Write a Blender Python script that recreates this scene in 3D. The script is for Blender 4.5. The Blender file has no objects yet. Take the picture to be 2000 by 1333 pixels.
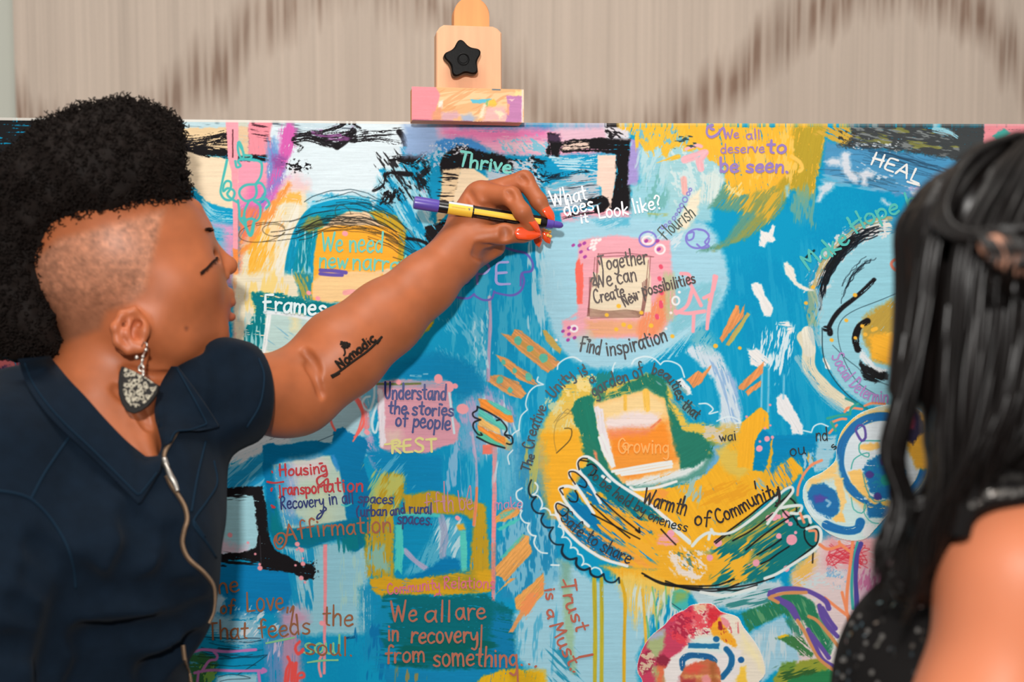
import bpy, bmesh, math, random
import numpy as np
from mathutils import Vector, Matrix
from mathutils.bvhtree import BVHTree

SC = bpy.context.scene
COL = SC.collection

# ---------------------------------------------------------------- camera
CAM_Z = 1.60
PITCH = math.radians(-5.0)
FPX = 2782.6                          # focal length in pixels of a 2000-pixel-wide frame
CR = Matrix.Rotation(PITCH, 3, 'X')   # camera frame (right, depth, up) -> world
CRN = np.array(CR)
cam_d = bpy.data.cameras.new('camera'); cam = bpy.data.objects.new('camera', cam_d); COL.objects.link(cam)
cam.location = (0, 0, CAM_Z); cam.rotation_euler = (math.radians(90) + PITCH, 0, 0)
cam_d.sensor_width = 36.0; cam_d.lens = FPX / 2000 * 36.0; cam_d.clip_start = .05
cam_d.dof.use_dof = True; cam_d.dof.focus_distance = 1.585; cam_d.dof.aperture_fstop = 4.5
SC.camera = cam

# ---------------------------------------------------------------- ambient light, the flash and an added overhead fill
w = bpy.data.worlds.new('room_light'); SC.world = w; w.use_nodes = True
w.node_tree.nodes['Background'].inputs[0].default_value = (1.0, .97, .93, 1)
w.node_tree.nodes['Background'].inputs[1].default_value = 0.36
fl = bpy.data.lights.new('flash', 'AREA'); fl.shape = 'DISK'; fl.size = .07; fl.energy = 23.5; fl.color = (1.0, .97, .93)
flo = bpy.data.objects.new('flash', fl); COL.objects.link(flo)
flo.location = (-.05, -.28, 1.90)
flo.rotation_euler = (Vector((0.0, 1.6, 1.36)) - flo.location).to_track_quat('-Z', 'Y').to_euler()
ce = bpy.data.lights.new('overhead_fill', 'AREA'); ce.shape = 'RECTANGLE'; ce.size = 1.2; ce.size_y = .6; ce.energy = 17; ce.color = (1, .95, .88)  # unseen fill added overhead to brighten the wall and upper canvas
ceo = bpy.data.objects.new('overhead_fill', ce); COL.objects.link(ceo); ceo.location = (-.2, 1.0, 2.9)
vs = SC.view_settings
vs.view_transform = 'Standard'; vs.look = 'None'; vs.gamma = 1.0; vs.use_curve_mapping = False; vs.exposure = 0.0
SC.cycles.max_bounces = 6

# ---------------------------------------------------------------- helpers
def Pc(px, py, d):
    """camera-frame point (right, depth, up) seen at pixel px, py at depth d"""
    return np.array(((px - 1000) / FPX * d, d, (666.5 - py) / FPX * d))
def toW(P):
    P = np.atleast_2d(np.asarray(P, float)); return P @ CRN.T + np.array((0, 0, CAM_Z))
def lin(c):
    c = np.asarray(c, np.float32)
    return np.where(c <= .04045, c / 12.92, ((c + .055) / 1.055) ** 2.4)
def rgb(r, g, b): return tuple(float(v) for v in lin(np.array((r, g, b)) / 255.0)) + (1.0,)

def tag(o, label=None, cat=None, group=None, kind=None):
    if label: o['label'] = label
    if cat: o['category'] = cat
    if group: o['group'] = group
    if kind: o['kind'] = kind
    return o
def empty(name, loc, label, cat):
    o = bpy.data.objects.new(name, None); COL.objects.link(o); o.location = loc; o.empty_display_size = .05
    return tag(o, label, cat)
def mesh_obj(name, V, F, mat, parent=None, smooth=True, colors=None, local=False, label=None):
    """V in world space (or already local to parent); F an (n,3|4) array or a list of faces"""
    V = np.asarray(V, float)
    if parent is not None and not local:
        q_ = parent
        while q_ is not None: V = V - np.array(q_.location); q_ = q_.parent
    me = bpy.data.meshes.new(name)
    if isinstance(F, np.ndarray):
        n, k = F.shape
        me.vertices.add(len(V)); me.vertices.foreach_set('co', V.astype(np.float32).ravel())
        me.loops.add(n * k); me.loops.foreach_set('vertex_index', F.astype(np.int32).ravel())
        me.polygons.add(n); me.polygons.foreach_set('loop_start', np.arange(0, n * k, k, dtype=np.int32))
        me.update(calc_edges=True)
    else:
        me.from_pydata([tuple(v) for v in V], [], F); me.update()
    if smooth: me.polygons.foreach_set('use_smooth', np.ones(len(me.polygons), bool))
    if colors is not None:
        a = me.color_attributes.new('Col', 'FLOAT_COLOR', 'POINT')
        c = np.ones((len(V), 4), np.float32); c[:, :3] = colors; a.data.foreach_set('color', c.ravel())
    if mat: me.materials.append(mat)
    o = bpy.data.objects.new(name, me); COL.objects.link(o)
    if parent is not None: o.parent = parent
    if label: o['label'] = label
    return o

def material(name, col=(.8, .8, .8, 1), rough=.6, spec=.5, attr=False, bump=None, metal=0.0, sub=0.0, coat=0.0, vary=None, sheen=0.0):
    m = bpy.data.materials.new(name); m.use_nodes = True
    nt = m.node_tree; b = nt.nodes['Principled BSDF']; N = nt.nodes.new; L = nt.links.new
    b.inputs['Roughness'].default_value = rough; b.inputs['Specular IOR Level'].default_value = spec
    b.inputs['Metallic'].default_value = metal; b.inputs['Coat Weight'].default_value = coat
    b.inputs['Sheen Weight'].default_value = sheen
    b.inputs['Base Color'].default_value = col
    if sub:
        b.inputs['Subsurface Weight'].default_value = sub; b.inputs['Subsurface Radius'].default_value = (1, .35, .2); b.inputs['Subsurface Scale'].default_value = .004
    src = None
    if attr:
        a = N('ShaderNodeVertexColor'); a.layer_name = 'Col'; src = a.outputs['Color']
    if vary:                           # (scale xyz, amount): procedural mottling of the colour
        tc = N('ShaderNodeTexCoord'); mp = N('ShaderNodeMapping'); mp.inputs['Scale'].default_value = vary[0]
        nz = N('ShaderNodeTexNoise'); nz.inputs['Scale'].default_value = 1.0; nz.inputs['Detail'].default_value = 5
        L(tc.outputs['Object'], mp.inputs[0]); L(mp.outputs[0], nz.inputs['Vector'])
        mr = N('ShaderNodeMapRange'); mr.inputs[1].default_value = .25; mr.inputs[2].default_value = .75
        mr.inputs[3].default_value = 1 - vary[1]; mr.inputs[4].default_value = 1 + vary[1]
        L(nz.outputs['Fac'], mr.inputs[0])
        mx = N('ShaderNodeVectorMath'); mx.operation = 'SCALE'
        if src is None:
            c = N('ShaderNodeRGB'); c.outputs[0].default_value = col; src = c.outputs[0]
        L(src, mx.inputs[0]); L(mr.outputs[0], mx.inputs['Scale']); src = mx.outputs[0]
    if src is not None: L(src, b.inputs['Base Color'])
    if bump:                           # (scale, strength, distance)
        tc = N('ShaderNodeTexCoord'); nz = N('ShaderNodeTexNoise'); nz.inputs['Scale'].default_value = bump[0]; nz.inputs['Detail'].default_value = 4
        bp = N('ShaderNodeBump'); bp.inputs['Strength'].default_value = bump[1]; bp.inputs['Distance'].default_value = bump[2]
        L(tc.outputs['Object'], nz.inputs['Vector']); L(nz.outputs['Fac'], bp.inputs['Height']); L(bp.outputs[0], b.inputs['Normal'])
    return m

def tube(P, r, n=8, r1=None, cap=True):
    """tube of radius r (to r1) along points P (m,3): returns V, F"""
    P = np.asarray(P, float); m = len(P)
    T = np.gradient(P, axis=0); T /= np.linalg.norm(T, axis=1)[:, None] + 1e-12
    ref = np.array((0., 0, 1)) if abs(T[0][2]) < .9 else np.array((1., 0, 0))
    V = []; nrm = np.cross(T[0], ref); nrm /= np.linalg.norm(nrm)
    rr = np.full(m, r) if np.isscalar(r) and r1 is None else (np.linspace(r, r1, m) if np.isscalar(r) else np.asarray(r))
    for i in range(m):
        nrm = nrm - T[i] * np.dot(nrm, T[i]); nrm /= np.linalg.norm(nrm) + 1e-12
        bi = np.cross(T[i], nrm)
        for k in range(n):
            a = 2 * math.pi * k / n
            V.append(P[i] + rr[i] * (math.cos(a) * nrm + math.sin(a) * bi))
    F = [[i * n + k, i * n + (k + 1) % n, (i + 1) * n + (k + 1) % n, (i + 1) * n + k] for i in range(m - 1) for k in range(n)]
    if cap: F += [list(range(n))[::-1], [(m - 1) * n + k for k in range(n)]]
    return V, F
class MB:
    def __init__(s): s.V = []; s.F = []
    def add(s, V, F):
        o = len(s.V); s.V += [tuple(v) for v in V]; s.F += [[i + o for i in f] for f in F]; return s
    def tube(s, *a, **k): return s.add(*tube(*a, **k))
    def prism(s, pts, axis, M, d0, d1, bev=0):
        """outline pts (x,z) extruded in y from d0 to d1, rim bevelled, placed by matrix M"""
        n = len(pts); c = np.mean(pts, axis=0); P = np.array(pts, float)
        rings = [(P, d0, bev), (P, d0, 0)] if not bev else [(P, d0, bev), (P, d0 + bev, 0), (P, d1 - bev, 0), (P, d1, bev)]
        if not bev: rings = [(P, d0, 0), (P, d1, 0)]
        V = []
        for Q, y, b in rings:
            for p in Q:
                v = p - c; l = np.linalg.norm(v) + 1e-9
                q = c + v * (1 - b / l)
                V.append(M @ Vector((q[0], y, q[1])))
        m = len(rings)
        F = [[i * n + k, (i + 1) * n + k, (i + 1) * n + (k + 1) % n, i * n + (k + 1) % n] for i in range(m - 1) for k in range(n)]
        F += [list(range(n)), [(m - 1) * n + k for k in range(n)][::-1]]
        return s.add(V, F)
    def box(s, M, x0, x1, y0, y1, z0, z1, bev=0):
        return s.prism([(x0, z0), (x1, z0), (x1, z1), (x0, z1)], 'y', M, y0, y1, bev)
    def build(s, name, mat, parent=None, smooth=False, label=None, local=False):
        return mesh_obj(name, s.V, s.F, mat, parent, smooth, label=label, local=local)
# ---------------------------------------------------------------- the room
M_floor = material('carpet', rgb(96, 88, 84), .95, bump=(300, .4, .004), vary=((60, 60, 60), .2))
M_plain = material('painted_plaster', rgb(208, 211, 200), .8, bump=(200, .1, .001))
def wallpaper():
    m = bpy.data.materials.new('streaked_wallpaper'); m.use_nodes = True
    nt = m.node_tree; b = nt.nodes['Principled BSDF']; N = nt.nodes.new; L = nt.links.new
    b.inputs['Roughness'].default_value = .75; b.inputs['Specular IOR Level'].default_value = .25
    tc = N('ShaderNodeTexCoord')
    def noise(sx, sz, det=3, rough=.5):
        mp = N('ShaderNodeMapping'); mp.inputs['Scale'].default_value = (sx, 1, sz); L(tc.outputs['Object'], mp.inputs[0])
        n = N('ShaderNodeTexNoise'); n.inputs['Scale'].default_value = 1; n.inputs['Detail'].default_value = det; n.inputs['Roughness'].default_value = rough
        L(mp.outputs[0], n.inputs['Vector']); return n.outputs['Fac']
    def rng(s, a, b_, c, d):
        r = N('ShaderNodeMapRange'); L(s, r.inputs[0])
        for i, v in enumerate((a, b_, c, d)): r.inputs[i + 1].default_value = v
        return r.outputs[0]
    def math_(op, a, b_=None):
        n = N('ShaderNodeMath'); n.operation = op
        for i, v in enumerate((a, b_)):
            if v is None: continue
            if isinstance(v, (int, float)): n.inputs[i].default_value = v
            else: L(v, n.inputs[i])
        return n.outputs[0]
    # drifting dark bands broken into vertical threads
    sep = N('ShaderNodeSeparateXYZ'); L(tc.outputs['Object'], sep.inputs[0])
    X, Z = sep.outputs['X'], sep.outputs['Z']
    jit = math_('ADD', rng(noise(60, .8, 3), .3, .7, -.028, .028), rng(noise(9, 4, 2), .3, .7, -.03, .03))
    wav = math_('MULTIPLY', math_('COSINE', math_('MULTIPLY', math_('ADD', X, .27), 2 * math.pi / .89)), .148)
    ph = math_('ADD', math_('SUBTRACT', math_('SUBTRACT', Z, 1.86), wav), jit)
    band = math_('MULTIPLY', math_('ABSOLUTE', math_('SUBTRACT', math_('MODULO', math_('ADD', math_('DIVIDE', ph, .42), 10.5), 1.0), .5)), .42)
    dark = rng(band, .012, .075, 1, 0)
    thr = rng(noise(150, 1.2, 2), .38, .62, .25, 1)
    f = math_('MULTIPLY', math_('MULTIPLY', dark, thr), rng(noise(2.6, 1.5, 2), .3, .55, .4, 1))
    fine = rng(noise(330, 1.6, 2), .3, .7, -.06, .06); mid = rng(noise(95, 2.2, 3), .3, .7, -.055, .055); big = rng(noise(16, 1.3, 3), .3, .7, -.05, .05)
    tex = math_('ADD', big, rng(noise(600, 500, 1), .3, .7, -.02, .02))
    mx = N('ShaderNodeMix'); mx.data_type = 'RGBA'; L(f, mx.inputs[0])
    mx.inputs[6].default_value = rgb(214, 197, 182); mx.inputs[7].default_value = rgb(150, 124, 108)
    sc = N('ShaderNodeVectorMath'); sc.operation = 'SCALE'; L(mx.outputs[2], sc.inputs[0])
    L(math_('ADD', math_('ADD', math_('ADD', fine, mid), tex), 1.0), sc.inputs['Scale'])
    L(sc.outputs[0], b.inputs['Base Color'])
    return m
M_paper = wallpaper()
ID = Matrix.Identity(4)
WY = 2.42                              # face of the wallpapered panel
o = MB().box(ID, -3.5, 3.5, -2.5, WY + .3, -.1, 0).build('floor', M_floor); tag(o, 'dark carpeted floor under the easel', kind='structure')
o = MB().box(ID, -3.5, 3.5, WY + .02, WY + .2, 0, 3.1).build('wall_back', M_plain); tag(o, 'grey-green painted wall at the left edge', kind='structure')
x_edge = float(toW(Pc(41, 150, WY))[0][0]) * 1.0
o = MB().box(ID, x_edge, 3.4, WY, WY + .02, .12, 3.0).build('wall_panel', M_paper); tag(o, 'beige wallpapered panel with brown vertical streaks', kind='structure')
o.name = 'trim_1'
# ---------------------------------------------------------------- painting: colour field computed with numpy
PX = 0.000575                       # metres on the canvas per canvas unit
PS = 1.0                           # samples per canvas unit
PX0, PX1, PY0, PY1 = -220, 2220, 236, 1500
PW = int((PX1 - PX0) * PS) + 1
PH = int((PY1 - PY0) * PS) + 1
_rt = np.random.RandomState(11).rand(256, 256).astype(np.float32)

def vnoise(x, y):
    xi = np.floor(x).astype(np.int32); yi = np.floor(y).astype(np.int32)
    fx = (x - xi).astype(np.float32); fy = (y - yi).astype(np.float32)
    fx = fx * fx * (3 - 2 * fx); fy = fy * fy * (3 - 2 * fy)
    x0 = xi & 255; x1 = (xi + 1) & 255; y0 = yi & 255; y1 = (yi + 1) & 255
    return (_rt[y0, x0] * (1 - fx) + _rt[y0, x1] * fx) * (1 - fy) + (_rt[y1, x0] * (1 - fx) + _rt[y1, x1] * fx) * fy

def fbm(x, y):
    return (vnoise(x, y) * 4 + vnoise(x * 2.1 + 17, y * 2.1 + 5) * 2 + vnoise(x * 4.3 + 31, y * 4.3 + 9)) / 7

def sstep(a, b, x):
    t = np.clip((x - a) / (b - a), 0, 1)
    return t * t * (3 - 2 * t)

def spline(pts, step=4.0, closed=False):
    """Catmull-Rom through pts; a doubled point makes a corner."""
    P = [np.array(p, float) for p in pts]
    if len(P) < 2: return np.array(P)
    out = []
    n = len(P)
    rng = range(n) if closed else range(n - 1)
    for i in rng:
        p1, p2 = P[i], P[(i + 1) % n]
        L = np.hypot(*(p2 - p1)[:2])
        if L < 1e-6: continue
        p0 = P[i - 1] if (i > 0 or closed) else 2 * p1 - p2
        p3 = P[(i + 2) % n] if (i + 2 < n or closed) else 2 * p2 - p1
        # chord-limited tangents
        t1 = (p2 - p0) * 0.5; t2 = (p3 - p1) * 0.5
        if np.hypot(*(p1 - p0)[:2]) < 1e-6: t1 = (p2 - p1) * 0.5
        if np.hypot(*(p3 - p2)[:2]) < 1e-6: t2 = (p2 - p1) * 0.5
        for t in (t1, t2):
            l = np.hypot(*t[:2])
            if l > 1.3 * L: t *= 1.3 * L / l
        k = max(2, int(math.ceil(L / step)))
        for j in range(k):
            s = j / k
            out.append((2*s**3-3*s**2+1)*p1 + (s**3-2*s**2+s)*t1 + (-2*s**3+3*s**2)*p2 + (s**3-s**2)*t2)
    if not closed: out.append(P[-1])
    return np.array(out)

class Paint:
    def __init__(s):
        s.img = np.zeros((PH, PW, 3), np.float32)
        s.n = 0
    def win(s, x0, y0, x1, y1):
        i0 = max(0, int((x0 - PX0) * PS)); i1 = min(PW, int((x1 - PX0) * PS) + 2)
        j0 = max(0, int((y0 - PY0) * PS)); j1 = min(PH, int((y1 - PY0) * PS) + 2)
        if i1 <= i0 or j1 <= j0: return None
        y, x = np.mgrid[j0:j1, i0:i1].astype(np.float32)
        s.n += 1
        return (slice(j0, j1), slice(i0, i1)), x / PS + PX0, y / PS + PY0
    def mix(s, sl, m, col, var=0.05, tex=None):
        c = np.array(col, np.float32) / 255
        m = m[..., None]
        t = c if tex is None else c * (1 + var * (tex[..., None] - 0.5) * 2)
        s.img[sl] = s.img[sl] * (1 - m) + t * m
    def fill(s, pts, col, a=1.0, rough=4, soft=1.5, dry=0.0, dw=18, ang=0.0, var=0.035, fr=14, curve=False):
        """a painted patch: rough outline, dry bristle streaks along ang near its rim (dry) """
        if curve: pts = spline(pts, 8, True)
        P = np.array(pts, np.float32)
        m = rough + soft * 2 + 4
        w = s.win(P[:, 0].min() - m, P[:, 1].min() - m, P[:, 0].max() + m, P[:, 1].max() + m)
        if w is None: return
        sl, x, y = w
        o = s.n * 7.3
        if rough:
            xx = x + ((fbm(x / fr + o, y / fr) - .5) * 1.5 + (vnoise(x / 3.1 + o, y / 3.1) - .5) * .7) * rough
            yy = y + ((fbm(x / fr + 40, y / fr + o) - .5) * 1.5 + (vnoise(x / 3.1, y / 3.1 + o) - .5) * .7) * rough
        else: xx, yy = x, y
        d2 = np.full(x.shape, 1e9, np.float32); ins = np.zeros(x.shape, bool)
        for i in range(len(P)):
            ax, ay = P[i]; bx, by = P[(i + 1) % len(P)]
            ex, ey = bx - ax, by - ay
            L = ex * ex + ey * ey
            if L < 1e-9: continue
            t = np.clip(((xx - ax) * ex + (yy - ay) * ey) / L, 0, 1)
            d2 = np.minimum(d2, (xx - ax - t * ex) ** 2 + (yy - ay - t * ey) ** 2)
            c = ((ay > yy) != (by > yy)) & (xx < (bx - ax) * (yy - ay) / (by - ay + 1e-12) + ax)
            ins ^= c
        sd = np.sqrt(d2) * np.where(ins, 1, -1)
        k = np.clip(sd / soft * .5 + .5, 0, 1)
        ca, sa = math.cos(math.radians(ang)), math.sin(math.radians(ang))
        u = x * ca + y * sa; v = -x * sa + y * ca
        st = vnoise(u / 55 + o, v / 2.3 + o) * .5 + vnoise(u / 14 + 9, v / 1.4 + o) * .3 + vnoise(u / 3 + 5, v / 1.2 + o) * .2
        st = (st - .5) * 1.5 + .5
        if dry > 0:
            thr = dry * (0.35 + 0.65 * np.exp(-np.maximum(sd, 0) / dw))
            k = k * sstep(thr - .09, thr + .09, st)
        s.mix(sl, k * a, col, var, st)
    def brush(s, pts, w, col, a=1.0, dry=0.0, end=0.0, soft=1.2, taper=0.0, var=0.07, sm=True):
        P = spline(pts, 10) if (sm and len(pts) > 2) else np.array(pts, float)
        h = w / 2.0
        m = h + 4
        W = s.win(P[:, 0].min() - m, P[:, 1].min() - m, P[:, 0].max() + m, P[:, 1].max() + m)
        if W is None: return
        sl, x, y = W
        o = s.n * 3.7
        best = np.full(x.shape, 1e9, np.float32); U = np.zeros(x.shape, np.float32); V = np.zeros(x.shape, np.float32)
        acc = 0.0
        for i in range(len(P) - 1):
            ax, ay = P[i]; ex, ey = P[i + 1] - P[i]
            L = math.hypot(ex, ey)
            if L < 1e-6: continue
            t = np.clip(((x - ax) * ex + (y - ay) * ey) / (L * L), 0, 1)
            dx = x - ax - t * ex; dy = y - ay - t * ey
            d = dx * dx + dy * dy
            b = d < best
            best = np.where(b, d, best); U = np.where(b, acc + t * L, U)
            V = np.where(b, (dy * ex - dx * ey) / L, V)
            acc += L
        d = np.sqrt(best)
        q = U / max(acc, 1e-6)
        hh = h * (1 - taper * q) * (.88 + .24 * vnoise(U / 22 + o, V * 0 + o))
        k = np.clip((hh - d) / soft * .5 + .5, 0, 1)
        st = vnoise(V / 1.9 + o, U / 60 + o) * .45 + vnoise(V / 1.2 + o, U / 12) * .35 + vnoise(V / 1.1 + 3, U / 2.6 + o) * .2
        st = (st - .5) * 1.5 + .5
        if dry > 0 or end > 0:
            edge = np.clip(d / np.maximum(hh, .1), 0, 1)
            thr = dry * (.75 + .25 * edge * edge) + end * q * q
            k = k * sstep(thr - .1, thr + .1, st)
        s.mix(sl, k * a, col, var, st)
    def scum(s, pts, col, a=.7, thr=.55, sc=6, st=1.0, ang=0, soft=18, w=.08):
        """broken colour: noise cover inside a soft-edged outline; st stretches it along ang"""
        P = np.array(pts, np.float32)
        if len(P) == 4 and False: pass
        W = s.win(P[:, 0].min() - soft, P[:, 1].min() - soft, P[:, 0].max() + soft, P[:, 1].max() + soft)
        if W is None: return
        sl, x, y = W
        o = s.n * 5.1
        d2 = np.full(x.shape, 1e9, np.float32); ins = np.zeros(x.shape, bool)
        for i in range(len(P)):
            ax, ay = P[i]; bx, by = P[(i + 1) % len(P)]
            ex, ey = bx - ax, by - ay
            L = ex * ex + ey * ey
            if L < 1e-9: continue
            t = np.clip(((x - ax) * ex + (y - ay) * ey) / L, 0, 1)
            d2 = np.minimum(d2, (x - ax - t * ex) ** 2 + (y - ay - t * ey) ** 2)
            ins ^= ((ay > y) != (by > y)) & (x < (bx - ax) * (y - ay) / (by - ay + 1e-12) + ax)
        sd = np.sqrt(d2) * np.where(ins, 1, -1)
        f = np.clip(sd / soft * .5 + .5, 0, 1)
        ca, sa = math.cos(math.radians(ang)), math.sin(math.radians(ang))
        u = (x * ca + y * sa) / st; v = -x * sa + y * ca
        n = fbm(u / sc + o, v / sc + o) * .75 + vnoise(u / 2.2 + o, v / 2.2) * .25
        n = (n - .5) * 1.35 + .5
        k = sstep(thr - w, thr + w, n - (1 - f) * .35) * np.minimum(1, f * 2)
        s.mix(sl, k * a, col)
    def pen(s, pts, w, col, a=1.0, sm=True):
        s.brush(pts, w, col, a, soft=.9, var=0, sm=sm)
    def scratch(s, pts, col, n=12, w=1.6, spread=10, a=.8, seed=0):
        """a bundle of thin wandering lines that follow one path"""
        r = random.Random(seed + 91)
        P = spline(pts, 24)
        for i in range(n):
            o = r.gauss(0, spread * .5); i0 = r.randint(0, max(0, len(P) // 3)); i1 = r.randint(max(i0 + 2, len(P) * 2 // 3), len(P))
            Q = [(p[0] + r.gauss(0, 1.5) + o * .4, p[1] + o + r.gauss(0, 1.5)) for p in P[i0:i1]]
            if len(Q) > 1: s.brush(Q, w * r.uniform(.6, 1.3), col, a, dry=.25, soft=.9, var=0)

def tile(x0, y0, f=3.846):
    def g(*c): return [(x0 + c[i] / f, y0 + c[i + 1] / f) for i in range(0, len(c), 2)]
    g.f = f; g.x0 = x0; g.y0 = y0
    return g
TA, TB, TC = tile(340, 220), tile(840, 220), tile(1330, 220)
TD, TE, TF = tile(440, 550), tile(900, 550), tile(1330, 550)
TG, TH, TI, TJ = tile(380, 850), tile(380, 1050), tile(840, 850), tile(840, 1050)
TK, TL = tile(1300, 850, 3.92), tile(1200, 1080)
T0 = tile(0, 0, 1.0)
# palette (what the paint looks like, sRGB 0-255)
BLUE=(8,158,204); DEEP=(2,128,186); LBLUE=(160,211,230); PALE=(222,237,244); AQUA=(140,202,218)
TEAL=(0,124,134); TURQ=(72,192,188); YEL=(250,182,52); OCH=(198,160,40); MUST=(150,148,70)
PINK=(242,158,172); HOT=(222,104,172); PEACH=(246,216,176); CREAM=(246,224,192); BLK=(24,21,24)
LAV=(162,148,212); ORG=(252,152,62); COR=(250,112,100); GRN=(34,124,104); WHT=(240,238,236); TAN=(228,156,92)
PUR=(92,74,160); NAVY=(26,46,124); RED=(192,38,48); BRN=(164,92,62)

def R(x0, y0, x1, y1): return [(x0, y0), (x1, y0), (x1, y1), (x0, y1)]

def paint_all(p):
    p.img[:] = np.array(BLUE, np.float32) / 255
    p.scum(R(-220, 230, 2220, 1500), (0, 140, 194), .4, .55, 60, 1.5, 80, 5, .2)
    p.scum(R(880, 480, 1100, 1000), (110, 196, 222), .5, .56, 16, 6, 90, 30, .1)
    p.scum(R(1350, 480, 1640, 900), (60, 178, 216), .35, .6, 10, 10, 84, 30, .08)
    # ---------------- left margin, mostly behind the first person
    p.fill(R(-220, 230, 90, 640), (30, 30, 32), 1, 8, 3, .3, 30, 0)
    p.fill(T0(-220,640, 80,640, 80,800, -220,820), (150,72,86), 1, 8, 4, .3, 40, 70)
    p.scum(T0(-60,640, 60,640, 60,760, -60,760), (214,110,112), .9, .5, 7, 3, 40, 10)
    p.fill(T0(-220,720, 80,720, 80,790, -220,790), (44,44,92), 1, 10, 5, .2)
    p.fill(T0(-220,775, 60,770, 60,820, -220,820), (205,210,225), 1, 8, 4, .2)
    # ---------------- top left
    p.fill(T0(340,232, 560,234, 560,262, 340,300), (190,218,226), 1, 3, 3)
    p.scum(T0(340,236, 560,236, 560,250, 340,250), (60,80,92), .7, .62, 5, 9, 2, 6)
    p.fill(TA(120,200, 60,60, -60,60, -60,220), (170,205,215), 1, 4)
    p.fill(R(338,232,352,250), (226,90,100), 1, 3)
    p.fill(TA(-200,120, 160,120, 400,120, 560,120, 560,300, 400,300, -200,320), (236,206,162), 1, 3)
    p.fill(TA(-200,290, 90,290, 250,320, 440,350, 560,380, 560,760, 440,735, 250,680, 150,580, -200,560), CREAM, 1, 3, 2)
    p.fill(TA(150,560, 240,660, 330,710, 460,730, 460,1308, -200,1308, -200,560), (12,160,206), 1, 3, 2, .3, 30, 20)
    for k in range(5):
        p.brush(TA(215, 655+k*34, 300, 735+k*26, 450, 760+k*20), 5, (170,220,234), .8, .45, .2)
    p.fill(TA(260,800, 460,850, 460,1308, 300,1308), (120,190,218), .9, 6, 8, .35, 30, 8)
    p.fill(TA(290,830, 400,850, 460,845, 460,1010, 400,960, 370,880), (232,158,204), .9, 4, 6, .2, 30, 4)
    p.fill(TA(380,940, 460,930, 460,1308, 380,1308), (236,150,190), .8, 6, 10)
    # black dry brush
    p.brush(TA(90,215, 250,200, 400,170, 560,140), 22, BLK, .95, .62)
    p.brush(TA(80,245, 260,215, 420,210, 560,215), 20, BLK, .95, .6)
    p.brush(TA(90,262, 250,285, 420,305, 620,330, 740,350), 15, BLK, 1, .3, .15)
    p.brush(TA(95,275, 180,300, 255,328), 9, BLK, 1, .1, .2)
    p.brush(TA(200,290, 420,340, 560,378), 10, BLK, .9, .55)
    # region right of the stripe
    p.fill(TA(480,60, 560,60, 560,330, 480,320), (206,210,196), 1, 3)
    p.fill(TA(480,110, 560,110, 560,320, 480,310), (228,196,160), 1, 3, 2, .3, 20, 5)
    p.fill(TA(700,60, 800,60, 1900,60, 1900,620, 700,620), PALE, 1, 6, 4)
    p.fill(TA(900,60, 1400,60, 1380,130, 900,160), (196,218,228), .9, 5, 6, .3, 20, 5)
    p.scum(TA(560,60, 1400,60, 1400,180, 560,260), (60,70,84), .7, .63, 5, 11, 4, 8)
    p.fill(TA(560,55, 745,60, 725,140, 725,320, 560,318), (240,146,160), 1, 4, 2, .15, 15, 85)
    p.scum(TA(560,60, 740,60, 725,230, 560,200), (60,30,40), .85, .6, 4, 10, 8, 6)
    p.fill(TA(720,230, 830,330, 830,470, 790,640, 690,690, 690,400), (142,132,204), 1, 6, 5, .25, 20, 80)
    p.fill(TA(700,200, 760,180, 800,330, 740,500, 700,470), (112,160,214), .85, 6, 6, .3, 20, 80)
    p.fill(TA(800,120, 870,70, 920,130, 915,250, 870,330, 790,480, 700,560, 735,440, 790,300), (216,98,178), 1, 5, 4, .25, 18, 100)
    p.fill(TA(730,320, 850,335, 840,430, 740,420), (150,84,160), .9, 6, 5, .3, 16, 10)
    p.fill(TA(480,360, 620,360, 700,380, 695,560, 620,700, 480,690), (244,160,182), 1, 4, 2)
    p.fill(TA(560,540, 690,520, 660,640, 600,690, 540,680), (236,118,178), .8, 6, 8)
    p.fill(TA(480,680, 640,680, 720,600, 860,480, 830,640, 640,780, 480,760), (226,110,190), .9, 6, 6, .2, 18, 140)
    p.fill(TA(480,730, 620,740, 640,800, 480,830), (150,130,190), .7, 6, 8, .4, 20, 0)
    p.fill(TA(480,740, 560,700, 720,760, 560,1308, 480,1308), (238,128,96), 1, 6, 6, .2, 20, 115)
    # yellow / cream / orange wash
    p.fill(TA(840,500, 1010,560, 1020,800, 920,940, 900,1400, 480,1400, 520,1000, 700,760), (236,226,196), 1, 6, 6)
    p.fill(TA(900,440, 1010,520, 1010,600, 900,600, 800,640), (240,200,206), .8, 8, 10)
    p.fill(TA(870,520, 880,560, 780,690, 740,820, 640,960, 540,1060, 480,1060, 560,960, 640,800, 760,640), (246,156,78), 1, 6, 3, .25, 16, 118)
    p.fill(TA(850,600, 950,600, 960,680, 860,680, 770,690), (250,184,84), .95, 5, 3, .3, 14, 10)
    p.fill(TA(560,1020, 640,920, 760,840, 800,860, 740,1040, 640,1190, 560,1240), (248,182,62), 1, 6, 3, .25, 18, 110)
    p.fill(TA(680,900, 800,760, 830,850, 750,980), (250,170,80), .9, 6, 4, .3, 16, 115)
    p.scum(TA(480,900, 900,700, 900,1308, 480,1308), (250,196,86), .7, .58, 12, 5, 115, 20)
    p.scum(TA(700,700, 1000,640, 940,1308, 620,1308), (244,244,236), .6, .55, 10, 6, 112, 20)
    p.fill(TA(890,1100, 925,1150, 925,1400, 880,1400), (240,240,244), .9, 5, 4, .2)
    # pink vertical stripe
    p.fill(TA(384,52, 484,52, 482,330, 478,560, 480,1030, 442,1030, 440,560, 430,440, 402,330, 398,180), (250,164,178), 1, 1.2, 1)
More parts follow.
